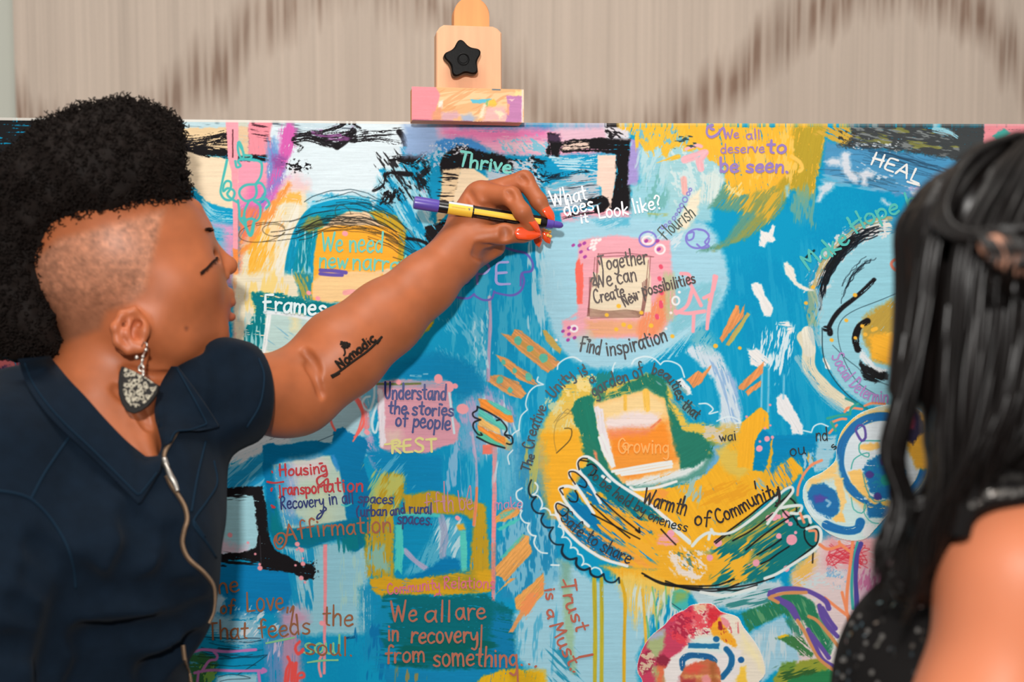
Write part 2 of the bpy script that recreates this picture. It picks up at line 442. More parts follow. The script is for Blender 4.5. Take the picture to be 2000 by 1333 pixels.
    p.fill(TA(436,130, 444,130, 446,340, 436,340), (60,22,30), .9, 1, 1, .3, 8, 90)
    p.fill(TA(441,1020, 480,1030, 482,1400, 446,1400), (252,146,74), 1, 1.5, 1.5)
    p.fill(T0(459,560, 470,560, 474,690, 456,690), (246,118,112), 1, 1.5, 4)
    # black marks of the white region
    for q, w_, d_ in ((TA(905,205, 1010,195, 1110,225, 1225,250), 13, .35), (TA(1225,252, 1290,200, 1340,140), 16, .3), (TA(1050,170, 1180,190, 1330,160), 20, .42),
                      (TA(920,165, 1080,150, 1240,110, 1300,75), 12, .62), (TA(1210,75, 1320,80, 1392,115), 8, .55), (TA(1345,175, 1480,150, 1560,150, 1700,140), 16, .62),
                      (TA(1340,205, 1500,190, 1640,215, 1740,225), 14, .7), (TA(1690,140, 1720,180, 1742,245), 11, .2), (TA(905,235, 965,262, 935,290), 6, .3)):
        p.brush(q, w_, BLK, .95, d_, .12)
    p.scum(TA(1030,140, 1340,120, 1300,210, 1050,200), (150,84,150), .75, .52, 10, 4, 0, 10)
    p.scum(TA(830,370, 900,360, 1030,385, 1000,440, 860,445), BLK, 1, .46, 4, 1.3, 20, 8)
    # top middle
    p.fill(TA(1800,100, 2100,90, 2100,240, 1820,250), (140,176,224), 1, 6, 8, .2)
    # cerulean patch with black
    p.fill(TA(1700,260, 1900,220, 2100,260, 2100,1100, 1940,1010, 1840,900, 1700,640, 1540,430, 1560,420, 1700,520, 1680,400, 1720,330), (6,154,200), 1, 6, 2, .2, 20, 60)
    p.fill(TA(1560,420, 1700,400, 1850,560, 1960,700, 1900,1020, 1740,860, 1600,700, 1500,560), (150,208,226), .9, 6, 4, .4, 24, 60)
    p.fill(TA(1540,430, 1570,420, 1720,600, 1820,760, 1960,990, 1890,960, 1780,830, 1660,620), (10,150,198), 1, 4, 2, .2, 12, 60)
    p.scum(TA(1500,420, 2000,300, 2000,1000, 1700,760), (220,236,242), .6, .6, 6, 6, 60, 14)
    p.brush(TA(1620,350, 1720,335, 1800,345), 10, BLK, 1, .4); p.brush(TA(1700,360, 1790,375, 1900,290), 13, BLK, 1, .35)
    p.brush(TA(1590,470, 1640,455, 1780,465), 10, BLK, 1, .4); p.brush(TA(1600,460, 1570,540, 1500,580), 11, BLK, .9, .5)
    p.scum(TA(1540,580, 1680,560, 1700,640, 1560,700), BLK, 1, .42, 4, 1.5, 110, 8)
    p.scum(TA(1640,540, 1760,560, 1740,640, 1640,620), BLK, .9, .55, 3, 1.5, 60, 8)
    p.scum(TA(1820,480, 2060,440, 2060,640, 1880,620), (20,24,30), .95, .5, 7, 2, 20, 14)
    p.brush(TA(1830,480, 1930,400, 2000,380), 15, BLK, .9, .45)
    p.scum(TA(1860,250, 2060,210, 2060,400, 1880,390), (200,206,220), 1, .47, 3, 1, 0, 10)
    p.scum(TA(1660,390, 1840,440, 1900,620, 1860,620), (226,170,196), .7, .6, 4, 7, 55, 8)
    p.brush(TA(1740,945, 1840,960, 1940,1005), 6, BLK, 1, .35)
    # ---------------- arch with the yellow block
    p.fill(TA(1000,590, 1200,640, 1400,590, 1560,620, 1480,760, 1000,740), (188,222,234), 1, 6, 4, .3, 20, 0)
    p.brush(TA(905,1420, 900,1200, 930,1000, 1010,820, 1140,720, 1300,690, 1420,710), 34, (6,146,184), 1, .12, .1, var=.12)
    p.brush(TA(985,1420, 960,1200, 990,1000, 1060,870, 1180,760, 1320,720), 30, (6,140,164), 1, .15, .1, var=.12)
    p.fill(TA(1020,680, 1200,640, 1470,640, 1460,740, 1260,740, 1040,760), (14,160,204), 1, 5, 2, .2, 20, 0)
    p.brush(TA(1020,690, 1240,640, 1480,660), 6, (180,222,236), .8, .5); p.scum(TA(900,850, 1060,850, 1040,1308, 900,1308), (190,228,234), .7, .66, 3, 9, 92, 6)
    p.fill(TA(950,870, 1000,790, 1100,780, 1120,860, 1020,900), MUST, .9, 5, 3, .2, 12, 0)
    p.fill(TA(1100,880, 1190,800, 1300,745, 1450,745, 1500,800, 1620,860, 1640,1308, 1040,1400, 1060,1040), (240,206,166), 1, 2, 2)
    p.fill(TA(1460,750, 1560,740, 1680,790, 1740,860, 1730,1120, 1640,1130, 1650,880, 1540,830), (202,164,42), 1, 4, 2, .15, 12, 60)
    p.fill(TA(1080,880, 1200,850, 1460,850, 1620,860, 1690,900, 1680,1160, 1500,1200, 1330,1190, 1200,1250, 1050,1308, 1050,1100), (255,176,52), 1, 2, 2)
    p.fill(TD(640,10, 800,-30, 1180,-60, 1250,30, 1000,160, 640,140), (255,178,58), 1, 2, 1.5)
    p.fill(TA(1060,1240, 1160,1190, 1440,1190, 1560,1200, 1560,1400, 1060,1440), (248,206,146), 1, 4, 6, .2, 30, 0)
    p.fill(TD(660,-10, 1180,-40, 1090,60, 1000,140, 900,150, 720,130, 655,120), (248,208,150), 1, 2, 2)
    p.brush(TD(900,85, 950,78, 992,88), 10, (248,170,168), 1, .1)
    # loose charcoal loops over the arch
    p.scratch(TA(640,900, 900,870, 1150,800, 1400,790, 1600,860, 1800,1000, 1900,1080), (30,30,30), 13, 1.4, 26, .85, 11)
    p.scratch(TA(1000,720, 1200,640, 1420,640, 1600,720, 1760,860, 1860,1010), (24,50,60), 7, 1.3, 26, .8, 12)
    p.scratch(TA(900,900, 1100,820, 1300,830, 1500,870, 1700,960), (40,36,30), 9, 1.3, 16, .8, 13)
    p.scratch(TA(1450,910, 1600,970, 1760,1060, 1850,1080), (40,40,40), 9, 1.3, 20, .75, 14)
    for e_ in ((660,900,175,72,-.12),(750,885,85,45,.05),(1270,760,60,60,.3)): p.pen([(TA(e_[0],e_[1])[0][0]+e_[2]/3.85*math.cos(a), TA(e_[0],e_[1])[0][1]+e_[3]/3.85*math.sin(a)+e_[4]*e_[2]/3.85*math.cos(a)) for a in np.arange(.3,6.3,.25)], 1.4, (70,60,40), .75)
    p.scum(TA(1500,300, 2060,300, 2060,700, 1540,720), BLK, .9, .6, 4, 4, 55, 16)
    # ---------------- Thrive area
    p.fill(TB(-200,80, 200,70, 200,300, -100,330, -200,330), (150,180,222), 1, 6, 8)
    p.fill(TB(60,100, 900,110, 1350,90, 1350,300, 900,340, 500,320, 300,190, 60,170), (232,168,196), 1, 6, 8, .1)
    p.fill(TB(120,115, 880,110, 880,190, 500,200, 300,185, 140,190), (224,112,172), .9, 6, 14, .15, 30, 2)
    p.fill(TB(960,85, 1450,75, 1450,200, 960,240), (228,188,204), .9, 6, 12, .15, 30, -6)
    p.fill(TB(520,200, 880,190, 880,330, 600,300), (228,196,206), .9, 6, 10, .25, 25, 0)
    p.scum(TB(480,200, 900,180, 900,360, 560,340), (120,196,218), .9, .54, 7, 2, 40, 14)
    p.fill(TB(0,340, 60,260, 160,240, 480,330, 900,320, 1000,330, 1260,320, 1260,700, 900,800, 300,700, 0,800), (10,148,194), 1, 6, 3)
    p.fill(TB(40,225, 100,195, 210,185, 310,200, 400,250, 440,300, 200,310, 80,290), (66,140,206), 1, 4, 2)
    p.scum(TB(0,240, 180,220, 120,420, 0,420), (190,206,226), .9, .5, 4, 1, 0, 10)
    p.fill(TB(70,380, 110,310, 200,250, 300,260, 430,300, 560,330, 640,360, 620,450, 420,430, 300,420, 240,450, 90,460), BLK, 1, 5, 2, .2, 14, 15)
    p.scum(TB(560,330, 900,310, 900,420, 640,420), BLK, .95, .52, 5, 3, 5, 12)
    p.fill(TB(430,430, 620,420, 860,500, 820,600, 420,500), (196,202,212), .9, 5, 4, .4, 20, 15)
    p.scum(TB(160,235, 290,225, 280,310, 170,310), (206,208,216), .95, .5, 3, 1.5, 10, 6)
    p.scum(TB(600,370, 760,340, 860,520, 700,480), (206,212,220), .95, .46, 4, 1.5, 20, 8)
    p.scum(TB(740,330, 900,320, 900,560, 760,500), (12,18,26), .9, .52, 5, 2, 30, 12)
    p.fill(TB(90,430, 240,420, 200,700, 60,830, 40,830, 80,600), (238,208,166), 1, 3, 2)
    p.scum(TB(70,420, 240,410, 200,830, 40,830), BLK, .95, .58, 3, 8, 3, 6)
    p.fill(TB(232,422, 330,420, 440,495, 440,560, 330,690, 170,690, 200,560), (246,222,186), 1, 2, 1.5)
    p.fill(TB(150,690, 300,690, 280,800, 130,825), (222,178,128), 1, 3, 2)
    p.fill(TB(-40,850, 100,820, 220,820, 220,960, -40,1040), BLK, 1, 6, 2, .25, 12, 50)
    # centre frame
    p.fill(TB(870,340, 1100,320, 1260,330, 1260,470, 1080,480, 860,520), (8,150,198), 1, 4, 3, .2, 20, 0)
    for k in range(5):
        p.brush(TB(900+k*20, 335+k*22, 1080, 345+k*20, 1255, 322+k*30), 5, (206,226,234), .85, .5, .1)
    p.brush(TB(860,500, 1000,470, 1140,440, 1180,440), 12, (16,24,34), .9, .6)
    p.fill(TB(860,560, 1050,470, 1270,450, 1290,690, 1000,740, 900,740), (182,196,208), 1, 5, 3, .3, 22, -5)
    p.scum(TB(870,480, 1290,450, 1290,700, 880,720), (30,46,60), .75, .6, 4, 12, -6, 8)
    p.scum(TB(870,520, 1290,480, 1290,660, 880,700), (90,184,214), .8, .6, 5, 8, -8, 8)
    p.fill(TB(1260,320, 1395,315, 1400,420, 1370,640, 1375,745, 1290,745, 1285,560, 1250,540), (244,214,198), 1, 2, 1.5)
    p.fill(TB(885,140, 975,150, 985,230, 965,330, 880,310, 872,280, 895,240), BLK, 1, 4, 1.5, .15, 10, 85)
    p.fill(TB(890,142, 970,150, 975,215, 890,215), (72,52,78), .9, 4, 3, .2)
    p.fill(TB(975,215, 1100,190, 1350,180, 1505,180, 1510,330, 1380,310, 1200,290, 1000,300, 975,280), BLK, 1, 3, 1.5, .15, 10, 0)
    p.fill(TB(990,225, 1190,215, 1200,270, 990,280), (236,206,190), .95, 4, 2, .45, 12, -5)
    p.fill(TB(1400,300, 1510,300, 1500,520, 1510,750, 1350,750, 1375,600, 1395,440), BLK, 1, 4, 1.5, .2, 10, 90)
    p.brush(TB(1392,470, 1375,560, 1365,640), 3, (236,206,190), .9, .3)
    p.fill(TB(980,750, 1250,730, 1520,740, 1510,790, 1250,800, 1120,830, 990,825), (244,166,184), 1, 3, 2, .1)
    p.scum(TB(1210,650, 1320,640, 1300,740, 1010,790, 1010,770), BLK, 1, .42, 6, 3, -12, 8)
    p.brush(TB(1230,670, 1290,650, 1320,690, 1260,730), 14, BLK, 1, .2)
    p.brush(TB(1000,795, 1140,765, 1300,740), 5, BLK, .9, .45)
    p.fill(TB(1505,190, 1580,195, 1575,500, 1550,550, 1480,545, 1490,400), (166,150,212), 1, 3, 2)
    # right of the frame: pale aqua
    p.fill(TB(1560,240, 2020,180, 2120,240, 2120,820, 1500,830, 1510,560, 1570,520), (152,208,222), 1, 5, 5)
    p.scum(TB(1600,520, 1900,420, 1940,740, 1640,800), (112,180,176), .8, .5, 12, 3, 100, 24)
    p.scum(TB(1520,250, 2000,250, 2000,520, 1540,540), (196,224,230), .7, .52, 10, 4, 105, 20)
    p.brush(TB(1640,765, 1750,770, 1860,755), 6, (176,186,110), .8, .45)
    p.fill(TB(1300,95, 1340,80, 1500,90, 1500,190, 1330,180), (222,216,222), 1, 4, 4)
    p.scum(TB(1300,90, 1380,85, 1500,190, 1340,190), BLK, .95, .5, 4, 3, 30, 6)
    p.brush(TB(1340,78, 1380,82, 1410,80), 7, BLK, 1, .2)
    # light blue disc round the card
    p.fill(T0(1060,452, 1150,424, 1300,430, 1380,440, 1420,520, 1418,575, 1390,620, 1345,655, 1306,682, 1251,712, 1194,720, 1142,716, 1098,685, 1072,630, 1052,560, 1058,500), (166,214,232), 1, 6, 6, curve=True)
    p.scum(T0(1020,470, 1090,460, 1080,680, 1030,640), (180,220,234), .9, .52, 7, 7, 88, 18)
    p.fill(TB(1210,810, 1500,800, 1500,850, 1300,870), (90,184,212), .9, 5, 4, .4, 20, -20)
    p.scum(TB(1480,960, 1920,820, 1880,1020, 1720,1040), (214,230,238), .9, .5, 7, 3, 140, 18)
    p.fill(TE(1560,60, 1900,10, 1960,70, 1920,190, 1800,290, 1600,400, 1560,250), (134,200,216), .9, 6, 5, .25, 25, 140)
    for k in range(9):
        p.brush(TE(1140+k*60, 660-k*12, 1400+k*45, 560-k*25, 1640+k*20, 410-k*14), 6, (170,216,232), .8, .5, .2)
    # ---------------- card and pink square
    p.fill(TB(1110,1080, 1120,960, 1300,930, 1500,930, 1700,960, 1800,960, 1820,1200, 1850,1500, 1780,1600, 1700,1700, 1000,1690, 990,1560, 1110,1560), (244,172,184), 1, 4, 3)
    p.fill(TE(780,300, 860,240, 960,230, 960,330), (240,170,180), 1, 3, 2, .3, 20, -20)
    p.fill(TE(940,290, 1330,290, 1400,260, 1540,100, 1560,250, 1500,400, 1320,400, 950,420), (238,172,134), 1, 5, 6, .1)
    p.fill(TE(1450,150, 1530,60, 1570,120, 1560,270, 1470,400, 1330,440, 1330,300), (246,148,104), .95, 5, 5, .2, 18, 100)
    p.fill(TE(1520,-60, 1610,-60, 1600,280, 1550,300), (190,196,150), .9, 5, 6, .3, 20, 90)
    p.fill(TE(860,420, 960,380, 1000,440, 880,490), (196,206,200), .8, 6, 8)
    p.fill(TB(1280,1090, 1640,1090, 1660,1300, 1660,1500, 1220,1500, 1245,1300), (240,222,192), 1, 2, 2)
    p.fill(TE(990,-60, 1395,-60, 1370,215, 965,210), (240,222,194), 1, 2, 1.5)
    p.fill(TE(965,212, 1365,215, 1345,280, 950,270), (238,204,176), .9, 3, 3)
    p.fill(TB(1095,1130, 1118,1092, 1130,1140, 1150,1130, 1150,1300, 1140,1440, 1105,1440, 1090,1200), (252,112,98), 1, 2, 1.2)
    p.fill(TE(872,-60, 918,-60, 912,150, 882,155), (252,112,98), 1, 2, 1.2, .1, 8, 90)
    for c in ((1265,1060,1250,1300), (1238,1090,1222,1310), (1255,1080,1248,1320), (1640,1110,1620,1320), (1655,1090,1640,1330)):
        p.pen(TB(*c), 1.2, (120,70,60), .8)
    p.pen(TB(1260,1065, 1450,1055, 1680,1085, 1500,1075, 1270,1085), 1.2, (120,60,66), .8)
    for k in range(7):
        p.pen(TE(955+k*3, 205+k*12, 1100, 225+k*8, 1250+k*14, 215+k*9, 1360-k*3, 232+k*6), 1.2, (96,60,48), .8)
    for k in range(4):
        p.pen(TE(1400-k*12, -20+k*10, 1395-k*8, 110, 1370-k*6, 255), 1.5, (110,50,52), .8); p.pen(TE(990-k*8,-30, 970-k*2,120, 965-k*5,260), 1.1, (110,60,56), .7)
    # ---------------- yellow corner (deserve to be seen)
    p.fill(TC(-100,230, 200,240, 330,420, 330,500, 290,670, 120,720, 100,860, 0,900, -100,900), (164,212,220), 1, 6, 5)
    p.scum(TC(-100,230, 200,250, 300,500, 200,680, -60,650), (218,232,232), .8, .5, 10, 2, 60, 20)
    p.fill(TC(160,480, 250,440, 330,500, 300,620, 230,690, 140,660), (214,228,224), 1, 5, 4, .3, 20, 95)
    p.fill(TC(70,640, 150,560, 130,740, 60,860, -20,900, -20,800), (244,232,206), 1, 4, 3, .15)
    p.fill(TC(200,720, 330,540, 480,560, 560,600, 720,690, 660,820, 420,980, 200,1050, 120,1050, 330,960, 470,750), (96,156,138), 1, 6, 4, .2, 22, 128)
    p.fill(TC(-480,78, 180,78, 200,330, 120,260, 30,300, -40,260, -120,330, -180,250, -260,300, -300,180), (240,190,62), 1, 7, 2, .25, 18, 110)
    p.scum(TC(-380,90, 100,90, 60,240, -300,240), (120,188,208), .95, .57, 6, 2, 100, 10)
    for c in ((-300,200,-240,330),(-240,180,-200,350),(-330,180,-330,300),(-160,200,-120,260),(-60,240,-180,350),(-20,330,-180,380)):
        p.brush(TC(*c), 9, (240,190,62), 1, .3, .5, taper=.6)
    p.fill(TC(20,85, 860,80, 1090,90, 1060,300, 1000,600, 920,690, 850,560, 780,640, 720,700, 560,640, 380,600, 340,520, 330,420, 200,340, 160,230, 60,200), (250,188,58), 1, 6, 2, .18, 18, 80)
    p.fill(TC(850,82, 1090,90, 1060,300, 1030,460, 1000,600, 960,660, 920,690, 850,560, 760,660, 660,780, 520,870, 640,720, 720,560, 860,400, 830,240), (186,160,50), .95, 6, 4, .25, 24, 100)
    p.fill(TC(520,620, 700,560, 780,640, 740,760, 640,840, 500,940, 330,1000, 240,1040, 430,930, 560,760, 440,720), (150,156,84), .9, 7, 4, .3, 24, 128)
    p.scum(TC(330,560, 800,560, 700,830, 420,800), (226,178,60), .95, .54, 10, 6, 125, 18)
    p.scum(TC(500,100, 820,100, 900,500, 420,520), (252,206,104), .8, .54, 12, 4, 95, 20)
    p.fill(TC(820,590, 900,620, 1000,640, 1010,780, 900,860, 830,720), (40,160,200), .8, 8, 8, .3, 25, 95)
    p.scum(TC(760,560, 1010,560, 1010,860, 800,820), (120,170,150), .8, .56, 12, 6, 95, 16)
    p.fill(TC(780,560, 810,540, 820,630, 790,630), (150,206,220), .9, 4, 3)
    p.scum(TC(340,540, 460,530, 440,620, 340,600), (244,222,150), .9, .45, 6, 2, 120, 8)
    p.brush(TC(830,330, 890,370, 910,420, 890,440), 8, (252,200,96), .9, .2)
    p.brush(TC(30,355, 100,330, 180,300, 140,350, 150,420), 15, (246,182,190), 1, .2)
    p.brush(TC(40,270, 120,240, 150,250), 8, (246,182,190), 1, .3); p.brush(TC(20,500, 30,600), 12, (244,176,170), .9, .3)
    p.scum(TC(-40,160, 120,150, 100,260, -40,260), (40,70,80), .9, .55, 5, 2, 0, 8)
    # dark grey corner and sky
    p.fill(TC(1090,200, 1280,250, 1500,270, 2700,420, 2700,900, 1700,640, 1200,520, 1060,460), (78,152,198), 1, 6, 4)
    p.fill(TC(1180,245, 1290,130, 1255,80, 2700,80, 2700,520, 2010,345, 1760,300, 1500,275, 1300,262), (66,70,72), 1, 6, 3, .1, 20, 8)
    p.scum(TC(1260,80, 2100,80, 2100,330, 1300,260), (140,146,146), .8, .6, 4, 5, 12, 10)
    p.scum(TC(1280,90, 2100,90, 2100,300, 1300,250), (150,150,70), .7, .64, 6, 6, 10, 10)
    p.scum(TC(1280,200, 1640,190, 1640,290, 1300,270), (214,222,228), .9, .58, 3, 2, 20, 10)
    p.fill(TC(1060,80, 1260,80, 1300,150, 1230,240, 1100,190, 1010,150), (214,172,66), 1, 7, 3, .3, 18, 30)
    p.scum(TC(1150,130, 1320,140, 1280,250, 1180,250), (54,52,50), .9, .5, 6, 2, 40, 12)
    p.brush(TC(1910,110, 2000,130, 2060,170), 14, (150,206,222), .95, .4, .2)
    p.fill(T0(1922,240, 2220,240, 2220,300, 1922,280), (238,146,156), 1, 4, 2, .1)
    p.fill(T0(1938,262, 1960,246, 1972,256, 1950,276), (70,170,160), 1, 4, 2)
    p.scratch(TC(1260,270, 1600,350, 2040,470), (40,70,96), 26, 1.5, 26, .55, 3)
    p.scratch(TC(1040,460, 1300,480, 1700,560), (50,80,100), 14, 1.4, 16, .5, 4)
    p.scum(TC(1050,430, 1700,560, 1700,660, 1060,560), (150,200,226), .6, .55, 10, 7, 8, 18)
    p.scum(TC(1300,330, 1800,560, 1780,620, 1300,460), (224,232,240), .8, .62, 4, 3, 15, 12)
    for q in (TC(1195,300, 1240,285, 1275,310, 1265,350, 1290,440, 1340,490, 1320,530, 1260,510, 1220,440, 1205,350), TC(1330,450, 1400,430, 1460,450, 1450,490, 1400,500, 1400,550, 1360,545, 1350,510),
              TC(1080,370, 1140,345, 1210,350, 1210,395, 1120,400), TC(1030,560, 1080,520, 1150,530, 1140,580, 1080,620, 1050,670, 1020,660, 1040,600), TC(1735,600, 1770,580, 1790,620, 1750,630), TC(1505,645, 1530,650, 1600,700, 1560,695, 1510,675)):
        p.fill(q, (226,228,236), .92, 5, 4)
    p.scum(TC(1560,520, 1790,560, 1760,640, 1600,590), (176,164,206), .7, .5, 6, 3, 15, 10)
    # ---------------- disc behind the second person
    p.fill([(1728+132*math.cos(a), 622+176*math.sin(a)) for a in np.arange(0, 6.28, .2)], (152,210,226), 1, 4, 4)
    p.brush([(1735+150*math.cos(a), 625+186*math.sin(a)) for a in np.arange(3.3, 4.75, .12)], 34, (70,150,190), .8, .45)
    p.brush([(1735+146*math.cos(a), 622+176*math.sin(a)) for a in np.arange(3.6, 4.75, .12)], 24, (232,226,214), .95, .5)
    p.scum([(1735+170*math.cos(a), 622+200*math.sin(a)) for a in np.arange(3.4, 4.75, .12)]+[(1735+128*math.cos(a), 622+160*math.sin(a)) for a in np.arange(4.75, 3.4, -.12)], (228,226,226), .9, .5, 7, 1.5, 130, 10)
    p.brush([(1740+158*math.cos(a), 624+196*math.sin(a)) for a in np.arange(3.5, 4.7, .12)], 12, (186,168,110), .8, .5)
    p.scratch([(1728+128*math.cos(a), 622+170*math.sin(a)) for a in np.arange(3.25, 4.7, .12)], (20,26,34), 24, 2.2, 14, .9, 5)
    p.brush([(1728+134*math.cos(a), 622+176*math.sin(a)) for a in np.arange(3.5, 4.3, .12)], 14, (24,26,30), .9, .55)
    p.scratch([(1730+96*math.cos(a), 640+140*math.sin(a)) for a in np.arange(3.5, 4.6, .12)], (20,30,40), 10, 1.6, 10, .7, 6)
    p.brush(TF(920,420, 960,500, 960,640, 1040,760, 1150,860, 1255,930), 26, (226,218,192), 1, .15, .1)
    p.brush(TF(950,380, 960,450, 965,520), 22, (230,226,210), 1, .05)
    p.brush(TF(880,580, 950,700, 1060,850, 1200,960), 16, (150,196,210), .8, .5)
    p.fill(TF(1075,560, 1120,640, 1125,665, 1085,650, 1065,590), (242,240,232), 1, 2, 1)
    p.brush(TF(1010,100, 1040,200, 990,330, 1020,450), 22, (180,200,204), .7, .45)
    p.scum(TF(920,0, 1080,0, 1000,330, 930,300), (170,180,130), .7, .55, 10, 4, 80, 16)
    p.brush(TF(1450,-10, 1380,60, 1300,130, 1210,200, 1150,270, 1110,345), 9, (28,28,32), 1, .2)
    p.brush(TF(1085,355, 1115,365, 1120,390), 12, (28,28,32), 1, .25)
    p.fill(TF(1330,330, 1400,260, 1500,180, 1680,90, 1900,90, 1900,640, 1600,640, 1450,600, 1400,500), (190,158,70), 1, 7, 5, .15, 22, 130)
    p.fill(TF(1410,420, 1500,390, 1700,400, 1700,640, 1440,600), (250,182,56), 1, 6, 4, .15, 20, 20)
    p.brush(TF(1400,300, 1340,340, 1310,430, 1330,510), 13, (26,24,26), 1, .3)
    p.fill(TF(1340,600, 1420,640, 1560,690, 1560,740, 1460,760, 1370,730), (30,30,32), 1, 5, 2, .3, 12, 20)
    p.fill(TF(1350,500, 1400,560, 1470,640, 1560,670, 1500,690, 1380,620, 1340,570), (226,232,236), 1, 4, 2, .35, 12, 50)
    p.pen(TF(1690,60, 1500,140, 1300,220, 1200,300, 1180,420, 1230,600, 1330,760, 1480,860), 1.3, (30,50,60), .8)
    p.pen(TF(1060,350, 1070,560, 1140,720, 1260,860, 1400,960), 2, (28,50,58), .9)
    p.pen(TF(1140,480, 1240,580, 1330,650, 1400,720, 1560,780), 1.3, (30,50,60), .8)
    p.brush(TF(1240,880, 1310,910, 1400,960), 5, (40,140,140), .9, .1)
    # right and left margins, mostly behind the two people
    p.fill(T0(1860,700, 2100,660, 2220,760, 2220,980, 1900,960), (130,198,216), .9, 8, 8, .3, 40, 10); p.fill(T0(1940,470, 2060,440, 2120,560, 2000,640, 1930,580), (246,184,66), 1, 6, 4, .2, 20, 40)
    p.scum(T0(1880,320, 2220,360, 2220,640, 1900,620), (190,220,232), .8, .55, 14, 4, 30, 30); p.brush(T0(2070,330, 2120,500, 2060,680, 2150,860), 22, (242,240,234), .95, .35, .2)
    p.fill(T0(110,300, 330,300, 330,520, 120,540), (190,218,226), .9, 8, 8, .3, 40, 5); p.fill(T0(90,560, 230,540, 300,720, 130,760), (244,176,70), .9, 8, 4, .3, 30, 70); p.scum(T0(-200,840, 380,860, 380,1300, -200,1300), (120,196,222), .8, .52, 16, 5, 88, 30); p.brush(T0(40,900, 120,1020, 80,1180, 190,1300), 26, (242,158,172), .95, .3, .2)
    # ---------------- right middle
    p.fill(TE(1690,540, 1720,490, 1830,460, 1950,540, 2060,760, 2110,1000, 2110,1160, 1940,1160, 1950,900, 1900,740, 1800,620), (208,224,236), 1, 5, 4, .2, 20, 70)
    p.scum(TE(1840,560, 2110,760, 2110,1160, 1960,1160, 1960,820), (140,180,224), .8, .54, 5, 10, 75, 8)
    p.fill(TE(1700,440, 1800,300, 1900,420, 1900,540, 1760,500), (132,196,208), .8, 7, 8, .3, 25, 120)
    for q, c in ((TF(770,-140, 800,-150, 850,-100, 870,0, 1000,75, 940,75, 850,20, 790,-60), (240,236,226)), (TF(530,30, 560,5, 600,20, 640,110, 692,205, 680,262, 620,255, 590,160, 545,90), WHT),
                 (TC(600,880, 650,900, 690,845, 712,860, 690,930, 716,960, 690,980, 650,970, 630,1015, 585,1000), WHT), (TF(715,880, 745,840, 790,850, 850,960, 915,1080, 920,1150, 840,1170, 820,1080, 720,980), (238,238,240)), (TE(1620,740, 1660,725, 1720,800, 1735,850, 1700,860, 1640,800), (232,236,238))):
        p.fill(q, c, 1, 3, 1.5, .08, 8, 60)
    p.fill(TF(495,510, 560,500, 640,560, 690,600, 600,660, 520,620), WHT, 1, 5, 2, .15, 12, 40)
    p.scum(TF(540,500, 620,380, 740,310, 840,320, 840,500, 790,660, 700,780, 640,640), (226,240,246), .95, .5, 5, 5, 100, 12)
    p.fill(TF(715,320, 800,300, 845,340, 830,400, 800,390, 790,340), WHT, 1, 4, 2, .2)
    for x, y0, y1 in ((610,640,940), (660,660,980), (775,700,880)): p.brush(TF(x,y0, x-3,(y0+y1)/2, x-6,y1), 4, (140,206,232), .8, .2)
    for q in (TF(410,180, 435,185, 440,240, 480,170, 470,260, 310,460, 285,430), TF(495,235, 515,250, 400,430, 360,480, 335,470), TF(430,790, 625,600, 615,690, 470,820, 430,810), TF(480,830, 600,740, 600,790, 500,860), TF(40,740, 130,670, 160,690, 225,630, 225,650, 150,770, 95,800)):
        p.fill(q, (232,152,92), 1, 2, 1.2, .05, 8, 118, .1)
    p.fill(TF(500,235, 516,250, 400,440, 360,484, 335,474), (190,178,100), 1, 2, 1.2, .05, 8, 118)
    for q in (TE(400,360, 450,370, 740,600, 745,620, 650,690, 390,480, 300,390, 380,410), TE(260,550, 330,570, 520,690, 580,785, 540,780, 440,740, 330,640), TE(190,750, 220,710, 300,705, 440,760, 490,840, 455,885, 370,860)):
        p.fill(q, (226,158,96), 1, 2.5, 1.2, .08, 8, 38, .12)
    p.scum(TE(390,400, 700,560, 690,660, 380,460), (206,160,84), .8, .5, 6, 8, 40, 8)
    p.fill(TE(612,368, 640,370, 760,510, 745,550, 690,500, 640,440), (204,172,92), 1, 2.5, 1.2)
    for x, y, r in ((430,445,30),(520,505,26),(620,575,30),(320,610,18),(405,672,18),(510,718,27),(292,742,26),(370,815,20)):
        p.fill([(TE(x,y)[0][0]+r/3.85*math.cos(a), TE(x,y)[0][1]+r/3.4*math.sin(a)) for a in np.arange(0,6.2,.5)], (96,192,168), 1, 2.5, 1)
    # pink vertical line left of centre, lilac haze
    p.fill(TE(0,840, 150,790, 300,860, 380,950, 400,1300, 0,1300), (136,178,214), .85, 10, 14, .25, 30, 80)
    p.scum(TE(0,830, 260,760, 380,1000, 330,1300, 0,1300), (196,170,208), .8, .54, 12, 4, 80, 24)
    p.scum(TE(60,860, 220,800, 420,1000, 420,1300, 160,1300), (206,228,236), .85, .5, 10, 6, 85, 18)
    p.brush(TE(215,120, 222,300, 212,520, 205,740), 7, (196,168,196), .95, .15)
    p.brush(TE(210,130, 228,60), 3, (190,220,236), .7, .4)
    p.fill(TE(165,1230, 260,1220, 280,1300, 165,1300), (250,128,110), 1, 2, 1.2)
    for q, c in ((TE(130,880, 200,890, 390,1010, 395,1060, 360,1060, 150,950), ORG), (TE(190,900, 240,900, 380,970, 380,1010, 330,1000), (96,204,190)), (TE(140,950, 200,990, 340,1090, 340,1120, 290,1110, 130,1010), (96,204,190)), (TE(135,1010, 290,1110, 300,1150, 130,1080), (240,190,110)),
                 (TE(125,1080, 330,1170, 370,1270, 340,1270, 130,1130), ORG), (TE(120,1110, 330,1240, 330,1255, 300,1250, 120,1170), (96,204,170)), (TE(330,1170, 390,1220, 385,1280, 340,1250), (232,186,90))):
        p.fill(q, c, 1, 2, 1.2, .05, 6, 35, .1)
